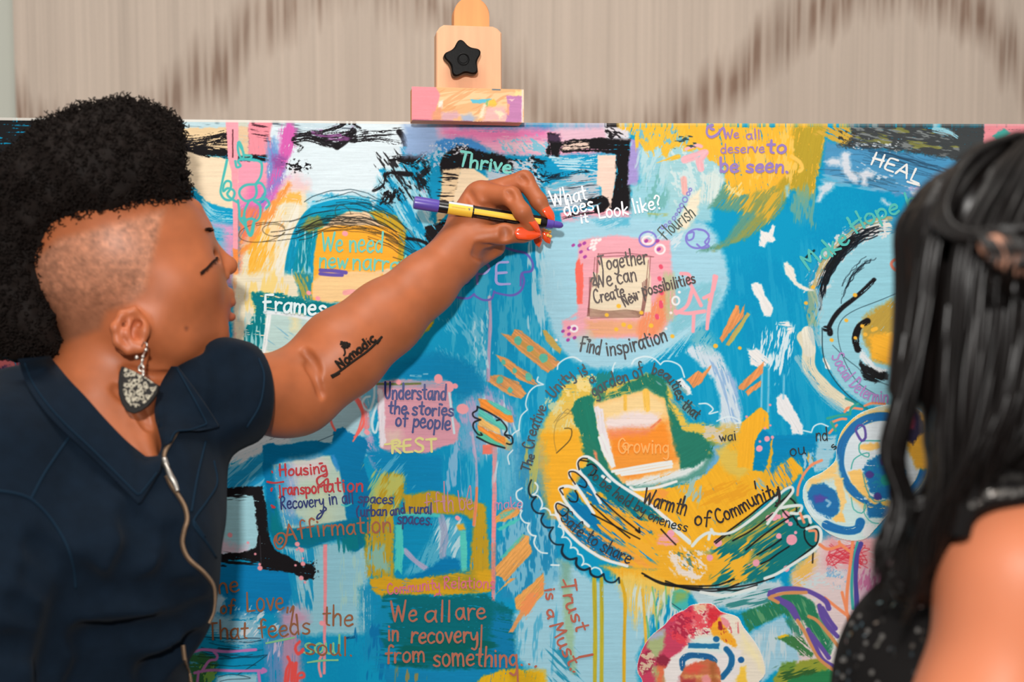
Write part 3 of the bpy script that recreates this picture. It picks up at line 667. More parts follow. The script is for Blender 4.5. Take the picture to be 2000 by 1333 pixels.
    # ---------------- Frames
    p.fill(TD(60,-60, 560,-60, 640,130, 600,300, 500,600, 60,600), (236,226,198), 1, 6, 6)
    p.scum(TD(80,-60, 600,-60, 560,120, 80,260), (248,214,120), .8, .54, 14, 6, 95, 20)
    p.scum(TD(80,200, 300,200, 260,520, 80,520), (200,216,210), .8, .5, 8, 5, 90, 16)
    p.fill(TD(190,80, 280,80, 420,90, 600,140, 900,180, 760,260, 310,225, 290,520, 135,520, 160,330, 230,250), TEAL, 1, 5, 2, .2, 14, 8)
    p.scum(TD(120,250, 290,250, 280,520, 120,520), (180,226,228), .8, .56, 4, 7, 92, 8)
    p.fill(TD(510,-60, 640,-60, 650,150, 620,150, 560,110), (40,140,150), 1, 5, 3, .2, 14, 80)
    p.scum(TD(520,-60, 640,-60, 640,140, 560,120), (200,170,60), .8, .55, 5, 5, 75, 8)
    p.fill(TD(320,235, 740,290, 640,360, 480,520, 280,520), (190,218,214), 1, 3, 2)
    p.fill(TD(480,240, 560,250, 560,380, 500,400), (236,222,170), .8, 7, 8)
    p.scum(TD(330,330, 480,400, 460,520, 330,440), (110,176,206), .8, .5, 8, 6, 35, 12)
    p.brush(TD(330,240, 312,380, 292,520), 9, (236,240,240), .95, .2); p.brush(TD(300,230, 480,250, 740,300), 8, (230,238,242), .95, .15)
    p.scum(TD(600,270, 760,260, 680,330), (230,240,244), .9, .45, 6, 3, 8, 8)
    # ---------------- below the arm
    p.fill(TD(100,1100, 480,1060, 800,850, 1150,640, 1150,800, 1100,1150, 1060,1308, 100,1308), (170,208,220), 1, 5, 3)
    p.fill(TD(100,1110, 470,1080, 470,1190, 100,1230), (112,112,114), 1, 4, 5, .2)
    p.scum(TD(100,1110, 480,1080, 480,1200, 100,1240), (176,180,184), .9, .52, 4, 3, -10, 8)
    p.fill(TD(115,1135, 155,1130, 165,1180, 135,1195), (244,88,78), 1, 4, 1.5)
    p.fill(TG(20,100, 300,0, 340,60, 260,150, 120,240), (150,164,150), 1, 5, 6)
    p.fill(TG(160,110, 280,60, 260,110, 190,135), (226,178,40), 1, 3, 2, .2, 8, -25)
    p.fill(TG(140,250, 330,90, 520,10, 720,-10, 720,60, 560,130, 330,240, 150,300), (214,222,228), 1, 5, 4, .2, 14, -25)
    p.fill(TG(60,300, 170,265, 330,230, 520,120, 520,440, 60,460), (26,150,202), 1, 5, 3)
    p.scum(TG(150,240, 520,120, 520,420, 160,440), (120,196,226), .8, .56, 5, 9, 135, 10)
    p.fill(TD(300,1308, 320,1230, 370,1215, 420,1250, 680,1200, 800,1230, 830,1120, 880,1095, 970,1150, 1080,1180, 1060,1308, 1000,1400, 300,1400), (0,124,182), 1, 5, 2, .1, 12, 10)
    # yellow half moon right of the arm, blues
    p.fill(TD(1560,170, 1590,220, 1560,320, 1470,430, 1340,540, 1230,580, 1100,600, 1200,480), (228,186,40), 1, 5, 2, .15, 14, 128)
    p.scum(TD(1560,200, 1960,200, 1960,700, 1600,640), (140,206,230), .6, .6, 7, 5, 60, 20)
    p.scum(TD(1820,340, 2000,200, 2000,760, 1860,700), (190,226,238), .8, .56, 5, 4, 88, 14)
    p.fill(TD(1230,620, 1620,520, 1900,640, 1960,840, 1740,900, 1660,760, 1200,740), (0,134,186), .9, 10, 10)
    p.brush(TD(1390,708, 1470,712), 3, (200,226,240), .8, .4); p.brush(TD(1490,697, 1520,696), 2, (200,226,240), .8, .3)
    # Understand square
    p.fill(TD(1040,700, 1180,680, 1190,760, 1140,900, 1080,1100, 1060,1290, 1040,1290), (110,190,220), 1, 7, 6, .2, 16, 80)
    p.fill(TD(1140,760, 1300,740, 1690,750, 1720,1020, 1765,1085, 1740,1210, 1500,1290, 1250,1285, 1160,1255), (228,162,178), 1, 3, 2)
    p.fill(TD(1150,770, 1230,740, 1650,745, 1650,790, 1160,800), (150,170,196), .8, 5, 5, .3, 14, 0)
    p.brush(TD(1140,770, 1300,772, 1465,768), 4.5, (112,124,70), 1, .1)
    p.fill(TD(1200,1120, 1320,1110, 1330,1260, 1200,1230), (236,214,196), .7, 8, 10)
    p.fill(TD(1145,805, 1180,810, 1195,860, 1200,1100, 1210,1200, 1180,1245, 1155,1240, 1150,1000), (238,232,240), .95, 3, 2, .15, 8, 90)
    p.fill(TG(1280,20, 1340,0, 1400,200, 1380,280, 1320,200), (206,168,206), .8, 6, 5, .3, 14, 70)
    p.fill(TG(1290,120, 1400,120, 1600,130, 1860,170, 1860,430, 1600,430, 1560,310, 1380,300), (4,140,194), 1, 5, 4, .15)
    p.scum(TG(1340,160, 1560,130, 1640,380, 1380,330), (96,184,220), .8, .55, 6, 9, 130, 12)
    p.scum(TG(1860,100, 2020,0, 2020,440, 1880,430), (160,196,228), .8, .5, 8, 7, 85, 14)
    # ---------------- housing frame (first what lies around it)
    p.fill(TG(60,440, 520,420, 560,900, 60,900), (166,216,228), 1, 3, 3)
    p.fill(TG(60,790, 200,770, 330,850, 400,830, 400,900, 60,900), (226,196,212), .9, 8, 8)
    p.fill(TG(160,960, 500,980, 820,1020, 840,1308, 120,1400, 60,1000), (6,132,192), 1, 5, 3)
    p.fill(TG(620,820, 1300,800, 1330,1500, 700,1500, 760,1000), (150,206,222), 1, 6, 6)
    p.scum(TG(640,860, 900,860, 900,1300, 700,1300), (10,150,200), .9, .5, 6, 9, 82, 14)
    p.scum(TG(1030,860, 1300,860, 1300,1308, 1050,1308), (172,214,206), .8, .5, 14, 7, 90, 20)
    p.fill(TG(1240,1150, 1340,1100, 1480,1260, 1480,1700, 1260,1700), (20,148,196), .9, 8, 8, .35, 24, 90)
    p.fill(TG(165,405, 300,395, 505,383, 545,560, 560,760, 600,860, 770,950, 880,970, 905,1030, 890,1080, 830,1090, 740,1040, 500,1010, 490,960, 330,940, 180,955, 180,895, 380,880, 470,840, 480,760, 455,560, 440,450, 300,450, 170,480), BLK, 1, 4, 1.2, .1, 8, 8)
    p.scum(TG(170,395, 500,385, 450,470, 175,500), BLK, .95, .5, 4, 9, -5, 6); p.scum(TG(180,890, 500,860, 480,960, 190,1010), BLK, .95, .5, 4, 9, 4, 6)
    p.scum(TG(840,960, 930,940, 920,1070, 860,1090), BLK, .9, .5, 3, 1.2, 0, 6)
    p.pen(TG(490,760, 500,970), 1.5, (70,66,72), .7)
    p.fill(TG(510,80, 570,60, 620,85, 850,40, 1040,60, 1045,-30, 1090,-20, 1290,30, 1300,70, 1270,200, 1330,430, 1320,600, 1310,800, 1240,860, 1190,880, 1085,780, 850,850, 630,830, 555,720, 540,400, 515,300), (0,124,178), 1, 3, 1.5, .05, 8, 10)
    p.fill(TG(545,500, 640,700, 1000,680, 1320,620, 1312,800, 1190,880, 1085,780, 850,850, 630,830, 560,720), (2,118,142), .95, 4, 6, .1)
    p.scum(TG(540,200, 620,200, 680,760, 560,700), (0,128,142), .8, .45, 16, 6, 85, 16)
    p.scum(TG(1060,760, 1320,700, 1320,880, 1060,880), (2,128,140), .9, .45, 5, 8, 88, 8)
    p.scum(TG(1240,20, 1340,30, 1310,220, 1260,180), (0,124,178), 1, .5, 4, 8, 30, 10)
    p.fill(TG(590,225, 700,205, 765,190, 890,185, 960,160, 1022,155, 1040,215, 1088,270, 1120,450, 1142,640, 900,680, 668,710, 620,480), (188,212,196), 1, 2, 2)
    p.fill(TG(590,225, 720,205, 760,400, 740,560, 850,680, 670,710, 620,480), (60,160,212), .9, 6, 6, .25, 18, 75)
    p.fill(TG(700,205, 960,165, 1000,240, 960,330, 760,330), (222,206,208), .85, 6, 12)
    p.fill(TG(700,250, 740,240, 770,420, 740,600, 690,560), (190,190,224), .8, 6, 10)
    p.fill(TG(900,400, 1000,380, 1000,640, 900,660), (214,216,168), .6, 8, 20)
    p.fill(TG(1025,155, 1050,150, 1092,260, 1075,270, 1040,220), (60,150,214), .9, 3, 2)
    # coral bits
    p.brush(TD(940,850, 1000,920, 1040,1040, 1010,1120, 960,1200), 3.5, (250,120,112), 1, .1)
    p.brush(TD(930,840, 990,880, 1050,980, 1060,1090), 14, (240,138,142), .9, .3)
    p.brush(TD(1170,680, 1110,690, 1060,720), 10, (236,112,112), .9, .3)
    p.brush(TD(810,900, 840,930, 880,890, 850,905), 7, BLK, .9, .3)
    p.pen(TD(700,1200, 820,1150), 1.2, (30,60,80), .8)
    # ---------------- mustard frame
    p.fill(TG(1280,880, 1330,500, 1400,300, 1560,300, 1590,400, 1500,640, 1505,1010, 1560,1100, 1300,1060), (196,164,44), 1, 7, 4, .2, 20, 92)
    p.scum(TG(1280,230, 1560,300, 1520,620, 1300,560), (196,206,120), .8, .5, 8, 6, 120, 14)
    p.scum(TG(1290,850, 1420,840, 1440,1010, 1300,1010), (130,198,206), .8, .5, 12, 4, 90, 14)
    p.fill(TI(-200,450, 20,425, 240,470, 410,520, 440,800, 455,1060, 300,1070, 280,700, 230,650, 100,600, -200,610), (198,160,40), 1, 5, 3, .15, 16, 90)
    p.fill(TG(1505,600, 2000,590, 2100,640, 2060,1020, 1900,1060, 1500,1100), (6,148,196), 1, 4, 3)
    p.fill(TI(30,620, 240,640, 270,700, 250,1000, 100,1060, -200,1050, 0,800), (90,184,214), .9, 6, 6, .3, 22, 110)
    p.scum(TI(0,640, 250,640, 230,960, 60,1000), (206,230,238), .85, .52, 7, 7, 118, 14)
    p.brush(TI(85,620, 110,760, 95,900, 140,1010), 14, (160,168,200), .85, .2)
    p.brush(TG(1580,870, 1660,950, 1745,1010), 10, (178,176,210), .95, .1)
    p.fill(TI(-20,1000, 120,920, 220,930, 230,1030, 60,1080, -200,1100), DEEP, 1, 6, 3)
    p.fill(TI(225,720, 270,720, 280,900, 275,1020, 240,1028, 230,900), (88,208,198), 1, 2, 1.2)
    p.fill(TG(1505,680, 1560,670, 1572,860, 1558,1050, 1525,1010, 1505,1040), (80,210,204), 1, 2.5, 1.2, .1, 6, 90)
    p.fill(TG(1530,585, 1840,590, 1840,620, 1530,620), (80,208,208), .9, 3, 2, .2, 6, 0)
    p.fill(TI(200,680, 250,670, 270,710, 220,720), (232,178,50), 1, 3, 2)
    p.fill(TG(1320,1080, 1420,1065, 1560,1085, 2000,1040, 2260,1010, 2230,1180, 2000,1205, 1560,1205, 1440,1270, 1380,1200, 1330,1160), (222,170,36), 1, 5, 2, .15, 14, 4)
    p.fill(TI(40,1060, 330,1030, 360,1090, 330,1200, 200,1150, 40,1110), (160,146,50), .8, 8, 8, .3, 18, 10)
    # pink verticals
    p.fill(TG(966,825, 996,820, 992,1308, 985,1800, 964,1800, 968,1308), (244,150,158), 1, 1, 1)
    p.brush(TI(320,0, 345,200, 350,420, 330,680), 5, (196,180,206), .9, .1); p.brush(TI(350,400, 346,520, 328,675), 5.5, (246,142,96), 1, .05)
    p.fill(TI(470,90, 502,90, 500,500, 492,1000, 488,1250, 462,1250, 462,700), (248,148,150), 1, 1, 1)
    p.fill(TI(464,820, 494,820, 488,1110, 462,1110), (252,140,104), .85, 1.5, 4)
    # lower-left lettering ground
    p.fill(TH(150,380, 240,460, 200,560, 150,560), (170,206,226), 1, 5, 3)
    p.fill(TH(100,560, 300,590, 460,570, 520,760, 420,830, 380,850, 100,720), (160,204,224), .9, 8, 8, .3)
    p.scum(TH(330,540, 640,540, 620,680, 480,860, 360,760), (226,234,240), .9, .52, 8, 3, 130, 16)
    p.fill(TH(640,560, 780,520, 860,580, 860,640, 760,700, 640,660), (210,158,186), .9, 7, 10)
    p.fill(TH(640,700, 800,700, 790,900, 820,1200, 640,1200), (206,150,178), .9, 7, 8, .25, 20, 90)
    p.fill(TH(520,770, 650,770, 660,1200, 560,1200), (116,150,204), .8, 8, 8, .3, 24, 90)
    p.scum(TH(530,780, 680,780, 680,1000, 560,960), (220,196,222), .9, .55, 5, 6, 100, 10)
    p.fill(TH(-60,880, 60,860, 150,900, 180,1010, 20,1150, -60,1150), (60,120,70), 1, 6, 4, .2)
    p.scum(TH(20,980, 180,980, 190,1200, 20,1200), (150,206,90), .9, .45, 10, 2, 110, 12)
    p.fill(TH(170,1040, 470,1030, 470,1300, 160,1300), (156,208,226), 1, 4, 3, .2)
    p.scratch(TH(30,800, 250,830, 520,830), (20,34,50), 9, 1.4, 22, .8, 7); p.scratch(TH(20,890, 260,900, 520,880), (20,34,50), 6, 1.3, 12, .7, 8)
    p.pen(TH(330,1030, 440,960, 540,890), 1.2, (20,34,50), .8)
    p.pen(TH(180,1050, 280,1030, 420,1060, 250,1070, 190,1085), 1.2, (20,34,50), .8)
    p.scum(TH(1200,700, 1480,640, 1480,1100, 1260,1100), (6,120,180), .9, .5, 8, 8, 95, 16)
    p.brush(TH(1140,760, 1200,750), 5, (10,60,110), .9, .4)
    # teal block
    p.fill(TJ(-220,420, 60,450, 430,430, 480,480, 620,540, 640,700, 630,1000, 300,990, 60,1010, -340,960, -360,760, -360,440), (2,112,124), 1, 6, 3, .15, 18, 3)
    p.scum(TJ(-380,440, -260,440, -240,980, -420,980), (14,146,190), .95, .45, 7, 9, 4, 14)
    p.fill(TJ(480,560, 640,600, 650,1080, 480,1100, 440,960), (14,128,180), .95, 7, 6, .3, 22, 10)
    p.scum(TJ(-240,700, 480,740, 480,1000, -240,980), (4,100,96), .9, .5, 12, 9, 3, 14)
    p.fill(TJ(-340,980, 640,1000, 640,1500, -340,1500), (16,138,190), 1, 7, 6)
    p.scum(TJ(-240,1000, -60,1000, -60,1100, -240,1100), (156,140,80), .9, .5, 7, 5, 95, 12)
    p.fill(TJ(360,1088, 400,1040, 520,1000, 640,990, 760,1000, 840,960, 880,1010, 900,1120, 860,1300, 360,1300), (232,184,34), 1, 4, 2, .15, 14, 100)
    p.fill(TJ(600,1010, 780,1010, 830,1180, 600,1180), (206,164,30), .8, 8, 8, .3)
    # light blue lower middle
    p.fill(TJ(640,580, 900,200, 980,160, 1060,200, 1230,330, 1460,330, 1700,420, 1640,700, 1560,900, 1580,1500, 880,1500, 870,1000, 720,980, 650,900), (160,210,228), 1, 6, 6)
    p.scum(TJ(640,620, 960,560, 940,1000, 680,960), (60,170,210), .7, .55, 12, 8, 95, 20)
    p.scum(TJ(860,830, 1080,830, 1140,1088, 900,1088), (36,146,180), .9, .55, 6, 8, 45, 14)
    p.fill(TI(500,100, 760,60, 760,560, 520,560), (110,188,218), .8, 8, 12, .25, 30, 85)
    p.scum(TI(500,120, 640,110, 560,500, 500,440), (196,224,236), .9, .48, 10, 7, 100, 14)
    p.fill(TI(640,60, 800,20, 830,300, 900,560, 960,760, 1000,1000, 800,1200, 520,1250, 500,900, 640,560), (38,142,190), .9, 10, 16, .2, 40, 88)
    p.scum(TI(500,560, 960,560, 1000,1200, 500,1200), (140,200,224), .8, .5, 8, 4, 88, 16)
    p.fill(TI(970,940, 1060,960, 1060,1100, 985,1150), (130,178,160), .9, 7, 7)
    p.fill(TI(990,1090, 1058,1120, 1080,1500, 1090,1800, 1060,1800, 1010,1500), (158,196,160), .9, 4, 4)
    for q in (TI(490,610, 560,555, 660,540, 685,560, 650,610, 560,650, 490,660), TI(490,1000, 700,750, 745,760, 740,810, 768,880, 640,1020, 570,1105, 540,1070, 490,1060), TI(495,1200, 600,1080, 650,1075, 560,1140), TI(640,1230, 850,1035, 858,1090, 850,1200, 760,1308, 720,1360, 690,1330, 640,1308)):
        p.fill(q, (234,166,90), 1, 2.5, 1.2, .06, 8, 130, .1)
    p.fill(TI(520,600, 650,550, 600,600, 530,640), (90,200,186), .9, 3, 2, .3); p.fill(TI(500,705, 600,650, 680,630, 640,665, 520,720), (80,206,196), 1, 3, 1.5, .15, 6, -25)
    p.fill(TI(520,930, 700,745, 715,760, 560,920), (90,200,180), .9, 3, 1.5, .2, 6, -45)
    p.fill(TJ(690,545, 720,560, 620,715, 590,715), (226,160,104), 1, 2, 1.2); p.scum(TJ(640,480, 850,280, 800,520, 720,590), (250,150,92), .8, .5, 10, 3, 130, 14)
    # ---------------- sun yellow, green frame, orange panel
    p.fill(TE(560,1400, 590,1180, 650,1020, 720,920, 740,860, 760,780, 960,700, 1000,830, 1400,690, 1560,780, 1600,900, 1700,1060, 1900,1090, 2000,1180, 2100,1400), (236,198,84), 1, 7, 4, .1)
    p.fill(TE(600,1150, 700,960, 830,890, 880,1060, 920,1400, 560,1400), (240,200,96), 1, 6, 8)
    p.scum(TE(640,900, 900,880, 900,1120, 640,1120), (230,224,170), .8, .5, 14, 2, 100, 24)
    p.fill(TE(600,1308, 700,1160, 900,1140, 930,1400, 580,1400), (252,184,48), 1, 6, 10)
    p.fill(TI(830,-20, 1120,-40, 1140,300, 1000,560, 900,620, 870,500, 850,400, 820,200), (252,182,48), 1, 8, 8)
    p.fill(TI(800,40, 850,100, 860,420, 760,420, 720,200, 770,100), (130,170,170), .7, 10, 14, .2)
    p.scum(TI(700,100, 850,60, 860,480, 740,460), (200,190,90), .8, .52, 10, 5, 95, 18)
    p.scum(TE(900,720, 1000,700, 1000,860, 760,860, 760,800), (252,226,150), .9, .46, 10, 2, 20, 14)
    p.pen(TE(700,1060, 760,990, 840,1000, 800,960, 720,1050), 1.2, (120,104,70), .7); p.pen(TE(720,1290, 820,1190, 830,1110, 780,1105), 2, (80,70,44), .9)
    p.pen(TE(880,900, 800,1000, 720,1060, 700,1180, 720,1290), 1.1, (130,110,70), .7)
    # green
    p.fill(TE(835,960, 870,880, 990,850, 1010,960, 1040,1150, 1090,1400, 1000,1500, 960,1400, 900,1140, 850,1050), (32,128,106), 1, 5, 2, .08, 14, 80)
    p.fill(TE(1030,890, 1200,800, 1330,720, 1440,690, 1540,740, 1560,880, 1640,1060, 1720,1250, 1840,1180, 1920,1270, 1900,1400, 1600,1400, 1540,1150, 1530,890, 1390,815, 1040,915), (36,126,104), 1, 6, 3, .1, 18, 70)
    p.scum(TE(1060,850, 1330,720, 1330,830, 1060,900), (206,190,90), .9, .5, 8, 5, -20, 12)
    p.scum(TE(1560,900, 1720,1060, 1900,1308, 1640,1240), (230,186,80), .85, .55, 8, 3, 60, 16)
    p.scum(TE(1400,660, 1640,760, 1840,1060, 1700,1060, 1560,850), (120,170,170), .9, .54, 7, 3, 40, 14)
    p.scum(TE(1000,690, 1180,690, 1060,900, 1000,880), (40,128,110), .7, .5, 10, 3, 110, 12)
    p.fill(TK(60,-60, 300,0, 345,110, 300,220, 200,320, 100,350, -60,390, -400,400, -560,300, -640,100, -560,60, -380,260, 0,170), (40,126,106), 1, 6, 3, .1, 16, 150)
    p.fill(TI(1130,20, 1200,0, 1300,180, 1390,250, 1560,330, 1600,440, 1400,360, 1240,210), (40,128,106), 1, 6, 3, .15, 14, 40)
    p.scum(TK(-300,280, 200,250, 60,390, -300,400), (96,160,130), .8, .58, 5, 8, -12, 12)
    p.fill(TE(1000,930, 1030,915, 1390,818, 1530,890, 1560,1020, 1610,1308, 1640,1330, 1650,1440, 1400,1500, 1240,1540, 1110,1400), (252,196,120), 1, 3, 2)
    p.fill(TE(1020,925, 1390,822, 1525,895, 1545,1000, 1100,1060), (252,218,156), 1, 5, 8)
    p.fill(TE(1090,1040, 1330,970, 1500,1000, 1490,1060, 1430,1110, 1100,1130), (244,226,222), 1, 7, 6, .1)
    p.fill(TE(1110,1130, 1430,1110, 1500,1060, 1550,1050, 1600,1280, 1630,1340, 1450,1440, 1240,1500, 1120,1300), (253,150,52), 1, 6, 8)
    p.fill(TE(1110,1120, 1300,1100, 1440,1100, 1400,1140, 1120,1170), (246,140,110), .8, 6, 8)
    p.brush(TE(1235,860, 1235,960), 7, (250,194,76), .9, .2); p.brush(TE(1390,830, 1400,960), 12, (250,196,84), .9, .2); p.brush(TE(1430,1100, 1480,1060, 1500,1040), 4, (240,130,90), .9, .2)
    p.fill(TI(1360,240, 1400,150, 1560,130, 1850,130, 1840,170, 1400,262), (250,158,62), 1, 3, 4)
    p.fill(TE(1000,940, 1030,935, 1070,960, 1100,1160, 1140,1300, 1160,1400, 1130,1400, 1060,1280, 1020,1080), (238,230,234), 1, 3, 1.5, .08, 8, 82)
    p.fill(TI(1330,140, 1370,140, 1388,240, 1362,250), (240,234,236), 1, 2, 1.2); p.fill(TI(1225,120, 1250,130, 1262,200, 1240,190), (232,140,100), 1, 3, 2)
    # white sweep under the green
    p.fill(TK(-300,350, 0,290, 220,250, 330,170, 370,200, 360,260, 260,350, 60,390, -300,420), (234,238,238), .95, 5, 3, .15, 14, -20)
    p.fill(TK(-420,405, -300,415, 60,396, 250,330, 370,280, 400,60, 330,30, 340,120, 290,230, 150,320, -60,375, -300,400), (36,126,108), .7, 3, 4)
    p.fill(TK(350,80, 460,60, 400,230, 300,360, 240,380, 300,280, 370,180), (110,176,216), 1, 5, 4, .2, 12, 110)
    # yellow fields around
    p.fill(TK(-700,420, -500,440, 60,400, 260,340, 400,210, 460,100, 520,30, 560,-40, 700,-40, 700,200, 760,300, 780,240, 830,0, 826,180, 900,220, 960,160, 1010,230, 1060,260, 960,400, 880,420, 400,840, 300,900, 240,880, -60,900, -500,700), (250,184,46), 1, 5, 2, .06, 14, 60)
    p.scum(TK(120,400, 700,240, 640,500, 300,640), (236,160,40), .6, .5, 16, 6, -25, 24)
    p.scum(TK(-240,420, 0,410, 0,640, -200,560), (252,162,70), .9, .45, 18, 2, 0, 24)
    p.scum(TK(60,360, 300,340, 260,520, 60,520), (150,200,214), .8, .56, 7, 4, 110, 14)
    p.fill(TK(380,110, 460,95, 560,120, 640,260, 560,340, 480,280, 420,220), (226,196,90), .9, 6, 5)
    p.fill(TK(360,-60, 560,-80, 560,60, 440,70, 360,30), (226,186,80), .9, 8, 8, .2)
    p.scum(TK(300,-70, 480,-60, 460,60, 300,20), (216,206,190), .9, .5, 7, 2, 0, 10)
    p.fill(TF(440,1200, 460,1060, 530,990, 600,945, 650,990, 665,1080, 655,1110, 610,1110, 560,1200, 545,1400, 420,1400), (252,184,48), 1, 3, 1.5, .06, 10, 95)
    p.fill(TF(560,1200, 610,1115, 640,1120, 690,1170, 680,1308, 640,1420, 540,1420), (0,138,192), 1, 3, 1.5)
    p.fill(TK(700,30, 820,0, 1170,0, 1150,260, 1040,230, 960,160, 880,220, 820,300, 700,200, 690,100), (4,140,194), 1, 4, 2, .05)
    p.fill(TK(815,10, 832,10, 800,300, 770,360, 740,330, 790,170), (238,180,50), 1, 3, 1.5, .15, 6, 100)
    p.fill(TK(1165,10, 1310,0, 1300,140, 1240,260, 1140,280, 1150,180), (160,208,226), 1, 5, 3, .1)
    p.scum(TK(960,160, 1150,150, 1080,320, 940,330), (250,186,60), .9, .52, 5, 7, 70, 10); p.scum(TK(1020,130, 1160,130, 1150,280, 1040,250), (170,212,232), .9, .52, 5, 3, 90, 10)
    p.scum(TK(700,240, 980,180, 980,420, 760,420), (60,150,190), .9, .6, 3, 8, 60, 10)
    p.scum(TK(640,300, 800,380, 800,480, 700,440), (120,190,216), .9, .58, 3, 6, 50, 8)
    # ---------------- two painted hands
    p.fill(TI(930,620, 960,540, 1000,540, 1090,640, 1300,760, 1500,860, 1760,1000, 1640,1010, 1450,980, 1280,930, 1130,830, 1000,690), (250,170,70), 1, 3, 3)
    p.fill(TI(1120,260, 1200,220, 1260,215, 1500,400, 1680,560, 1760,640, 1560,640, 1420,540, 1260,420), (6,122,142), 1, 5, 2, .15, 14, 36)
    p.fill(TI(1090,350, 1140,320, 1180,350, 1300,470, 1480,580, 1700,740, 1560,760, 1400,660, 1230,530), (10,124,176), 1, 5, 2, .3, 30, 36)
    p.fill(TI(1030,450, 1090,430, 1120,480, 1230,600, 1300,690, 1500,820, 1360,800, 1200,680, 1060,570), (8,122,178), 1, 5, 2, .25, 24, 36)
    p.fill(TI(960,560, 1010,550, 1050,600, 1220,740, 1400,850, 1540,930, 1400,950, 1280,900, 1130,810, 1010,680), (12,124,178), 1, 5, 2, .2, 18, 33)
    p.scum(TI(1280,480, 1900,760, 1760,1000, 1500,960, 1250,700), (250,178,52), 1, .46, 5, 7, 38, 20)
    p.scum(TI(1500,620, 2100,860, 2000,1050, 1560,980), (252,184,56), 1, .42, 12, 4, 38, 24)
    p.fill(TI(1280,980, 1700,1000, 2100,1050, 2100,1200, 1900,1160, 1660,1160, 1420,1080), (248,184,54), 1, 6, 5)
    p.fill(TK(380,850, 460,780, 820,500, 920,440, 970,400, 980,450, 1040,560, 1100,640, 1180,720, 1190,760, 1150,860, 960,990, 840,1090, 680,1170, 500,1180, 330,1160, 300,1000), (18,122,126), 1, 4, 2, .06, 14, -33)
    p.fill(TK(440,800, 820,520, 960,420, 1010,560, 900,640, 600,800, 500,860), (92,142,96), .9, 6, 8, .2, 24, -35)
    p.scum(TK(480,740, 1040,520, 900,760, 560,900), (206,176,70), .85, .58, 4, 10, -34, 12)
    p.scum(TK(280,860, 640,820, 620,1100, 480,1180, 280,1160), (250,186,54), 1, .42, 7, 6, -35, 24)
    p.scum(TK(560,860, 900,800, 800,1060, 560,1060), (222,180,70), .8, .6, 4, 8, -35, 12)
    p.fill(TK(-60,880, 100,860, 330,880, 420,960, 340,1160, 200,1190, -60,1150), (248,182,50), 1, 6, 8)
    p.scum(TK(-20,880, 310,870, 290,1120, 180,1110, 60,1040, 0,960), (240,226,212), 1, .45, 9, 2, 50, 12)
    p.fill(TK(20,930, 70,940, 120,1020, 200,1060, 280,1080, 270,1110, 190,1105, 100,1060), (240,226,214), 1, 5, 2, .1)
    p.scum(TK(60,900, 260,890, 240,1060, 90,1000), (60,120,120), .8, .6, 4, 3, 40, 8)
    p.fill(TK(-60,760, 60,740, 110,820, 60,850, -60,840), (246,170,180), .9, 5, 3, .3)
    for x, y, r in ((965,803,42),(866,775,22),(693,982,27),(338,942,26),(400,826,32),(718,105,25),(777,30,22),(818,18,13),(920,612,30),(830,625,34),(790,640,26),(868,628,18),(955,682,18),(930,660,16),(40,755,28),(925,1025,25),(995,748,13),(640,995,6),(660,880,6),(1215,905,8)):
        p.fill([(TK(x,y)[0][0]+r/3.92*math.cos(a), TK(x,y)[0][1]+r/3.92*math.sin(a)) for a in np.arange(0,6.2,.4)], (246,166,184), 1, .8, .8, 0)
    # drips under the hands
    p.fill(TL(-20,160, 200,170, 560,270, 500,420, 400,330, 330,520, 220,420, 150,560, 60,300), (244,206,100), .9, 8, 8, .3, 30, 92)
    p.scum(TL(80,270, 620,270, 440,620, 200,600), (214,230,224), .9, .5, 8, 7, 96, 20)
    for q, c, w_ in ((TJ(1233,310, 1240,700, 1235,1300), (190,176,50), 8), (TJ(1287,310, 1290,700, 1286,1300), (190,178,50), 7.5), (TJ(1435,330, 1465,460, 1458,800, 1456,1300), (224,176,42), 6.5), (TL(210,280, 225,450, 240,720), (238,190,70), 6), (TL(285,260, 310,420, 320,600), (120,190,120), 2.5), (TL(385,250, 390,380), (120,196,120), 2.5), (TL(240,480, 262,640), (110,190,120), 3)):
        p.brush(q, w_, c, 1, .05)
    p.fill(TL(560,270, 900,250, 1250,200, 1300,330, 1100,420, 900,440, 760,400, 620,390), (190,214,222), 1, 6, 5)
    p.scum(TL(620,280, 1250,200, 1250,330, 900,460, 660,400), (40,130,130), .85, .54, 6, 9, -14, 16)
    p.brush(TL(720,330, 900,320, 1050,275), 9, (206,232,238), .95, .35)
    p.fill(TL(440,300, 490,280, 540,290, 560,360, 550,420, 480,440, 432,410), (72,190,186), 1, 3, 1.2); p.fill(TL(440,295, 500,280, 555,310, 520,370, 450,390), (150,180,90), .8, 5, 6)
    p.pen(TL(435,385, 470,410, 500,430), 1.6, (20,60,90), .9)
    # right lower corner of the canvas
    p.fill(TK(960,1060, 1130,900, 1200,790, 1500,780, 1900,760, 2600,760, 2600,2400, 960,2400), (226,206,206), 1, 6, 6)
    p.fill(TK(980,1010, 1140,880, 1150,1000, 1080,1160, 960,1160), (240,190,90), .9, 8, 8, .3, 20, -30)
    p.scum(TK(1020,1030, 1400,1010, 1400,1200, 1060,1240), (206,222,226), .9, .5, 20, 2, 0, 24)
    p.scum(TK(1240,1000, 1420,1040, 1340,1130, 1240,1120), (120,180,220), .8, .5, 12, 1, 0, 18)
    p.fill(TK(1240,780, 1600,780, 1620,1010, 1400,1040, 1240,980), (236,138,146), .7, 8, 18, .25, 30, 20)
    p.fill(TK(1460,1060, 2400,900, 2400,2000, 1480,2000), (214,170,196), .9, 10, 24)
    p.scum(TK(1480,1060, 1700,1000, 1700,1400, 1480,1400), (206,110,160), .8, .52, 10, 3, 100, 18)
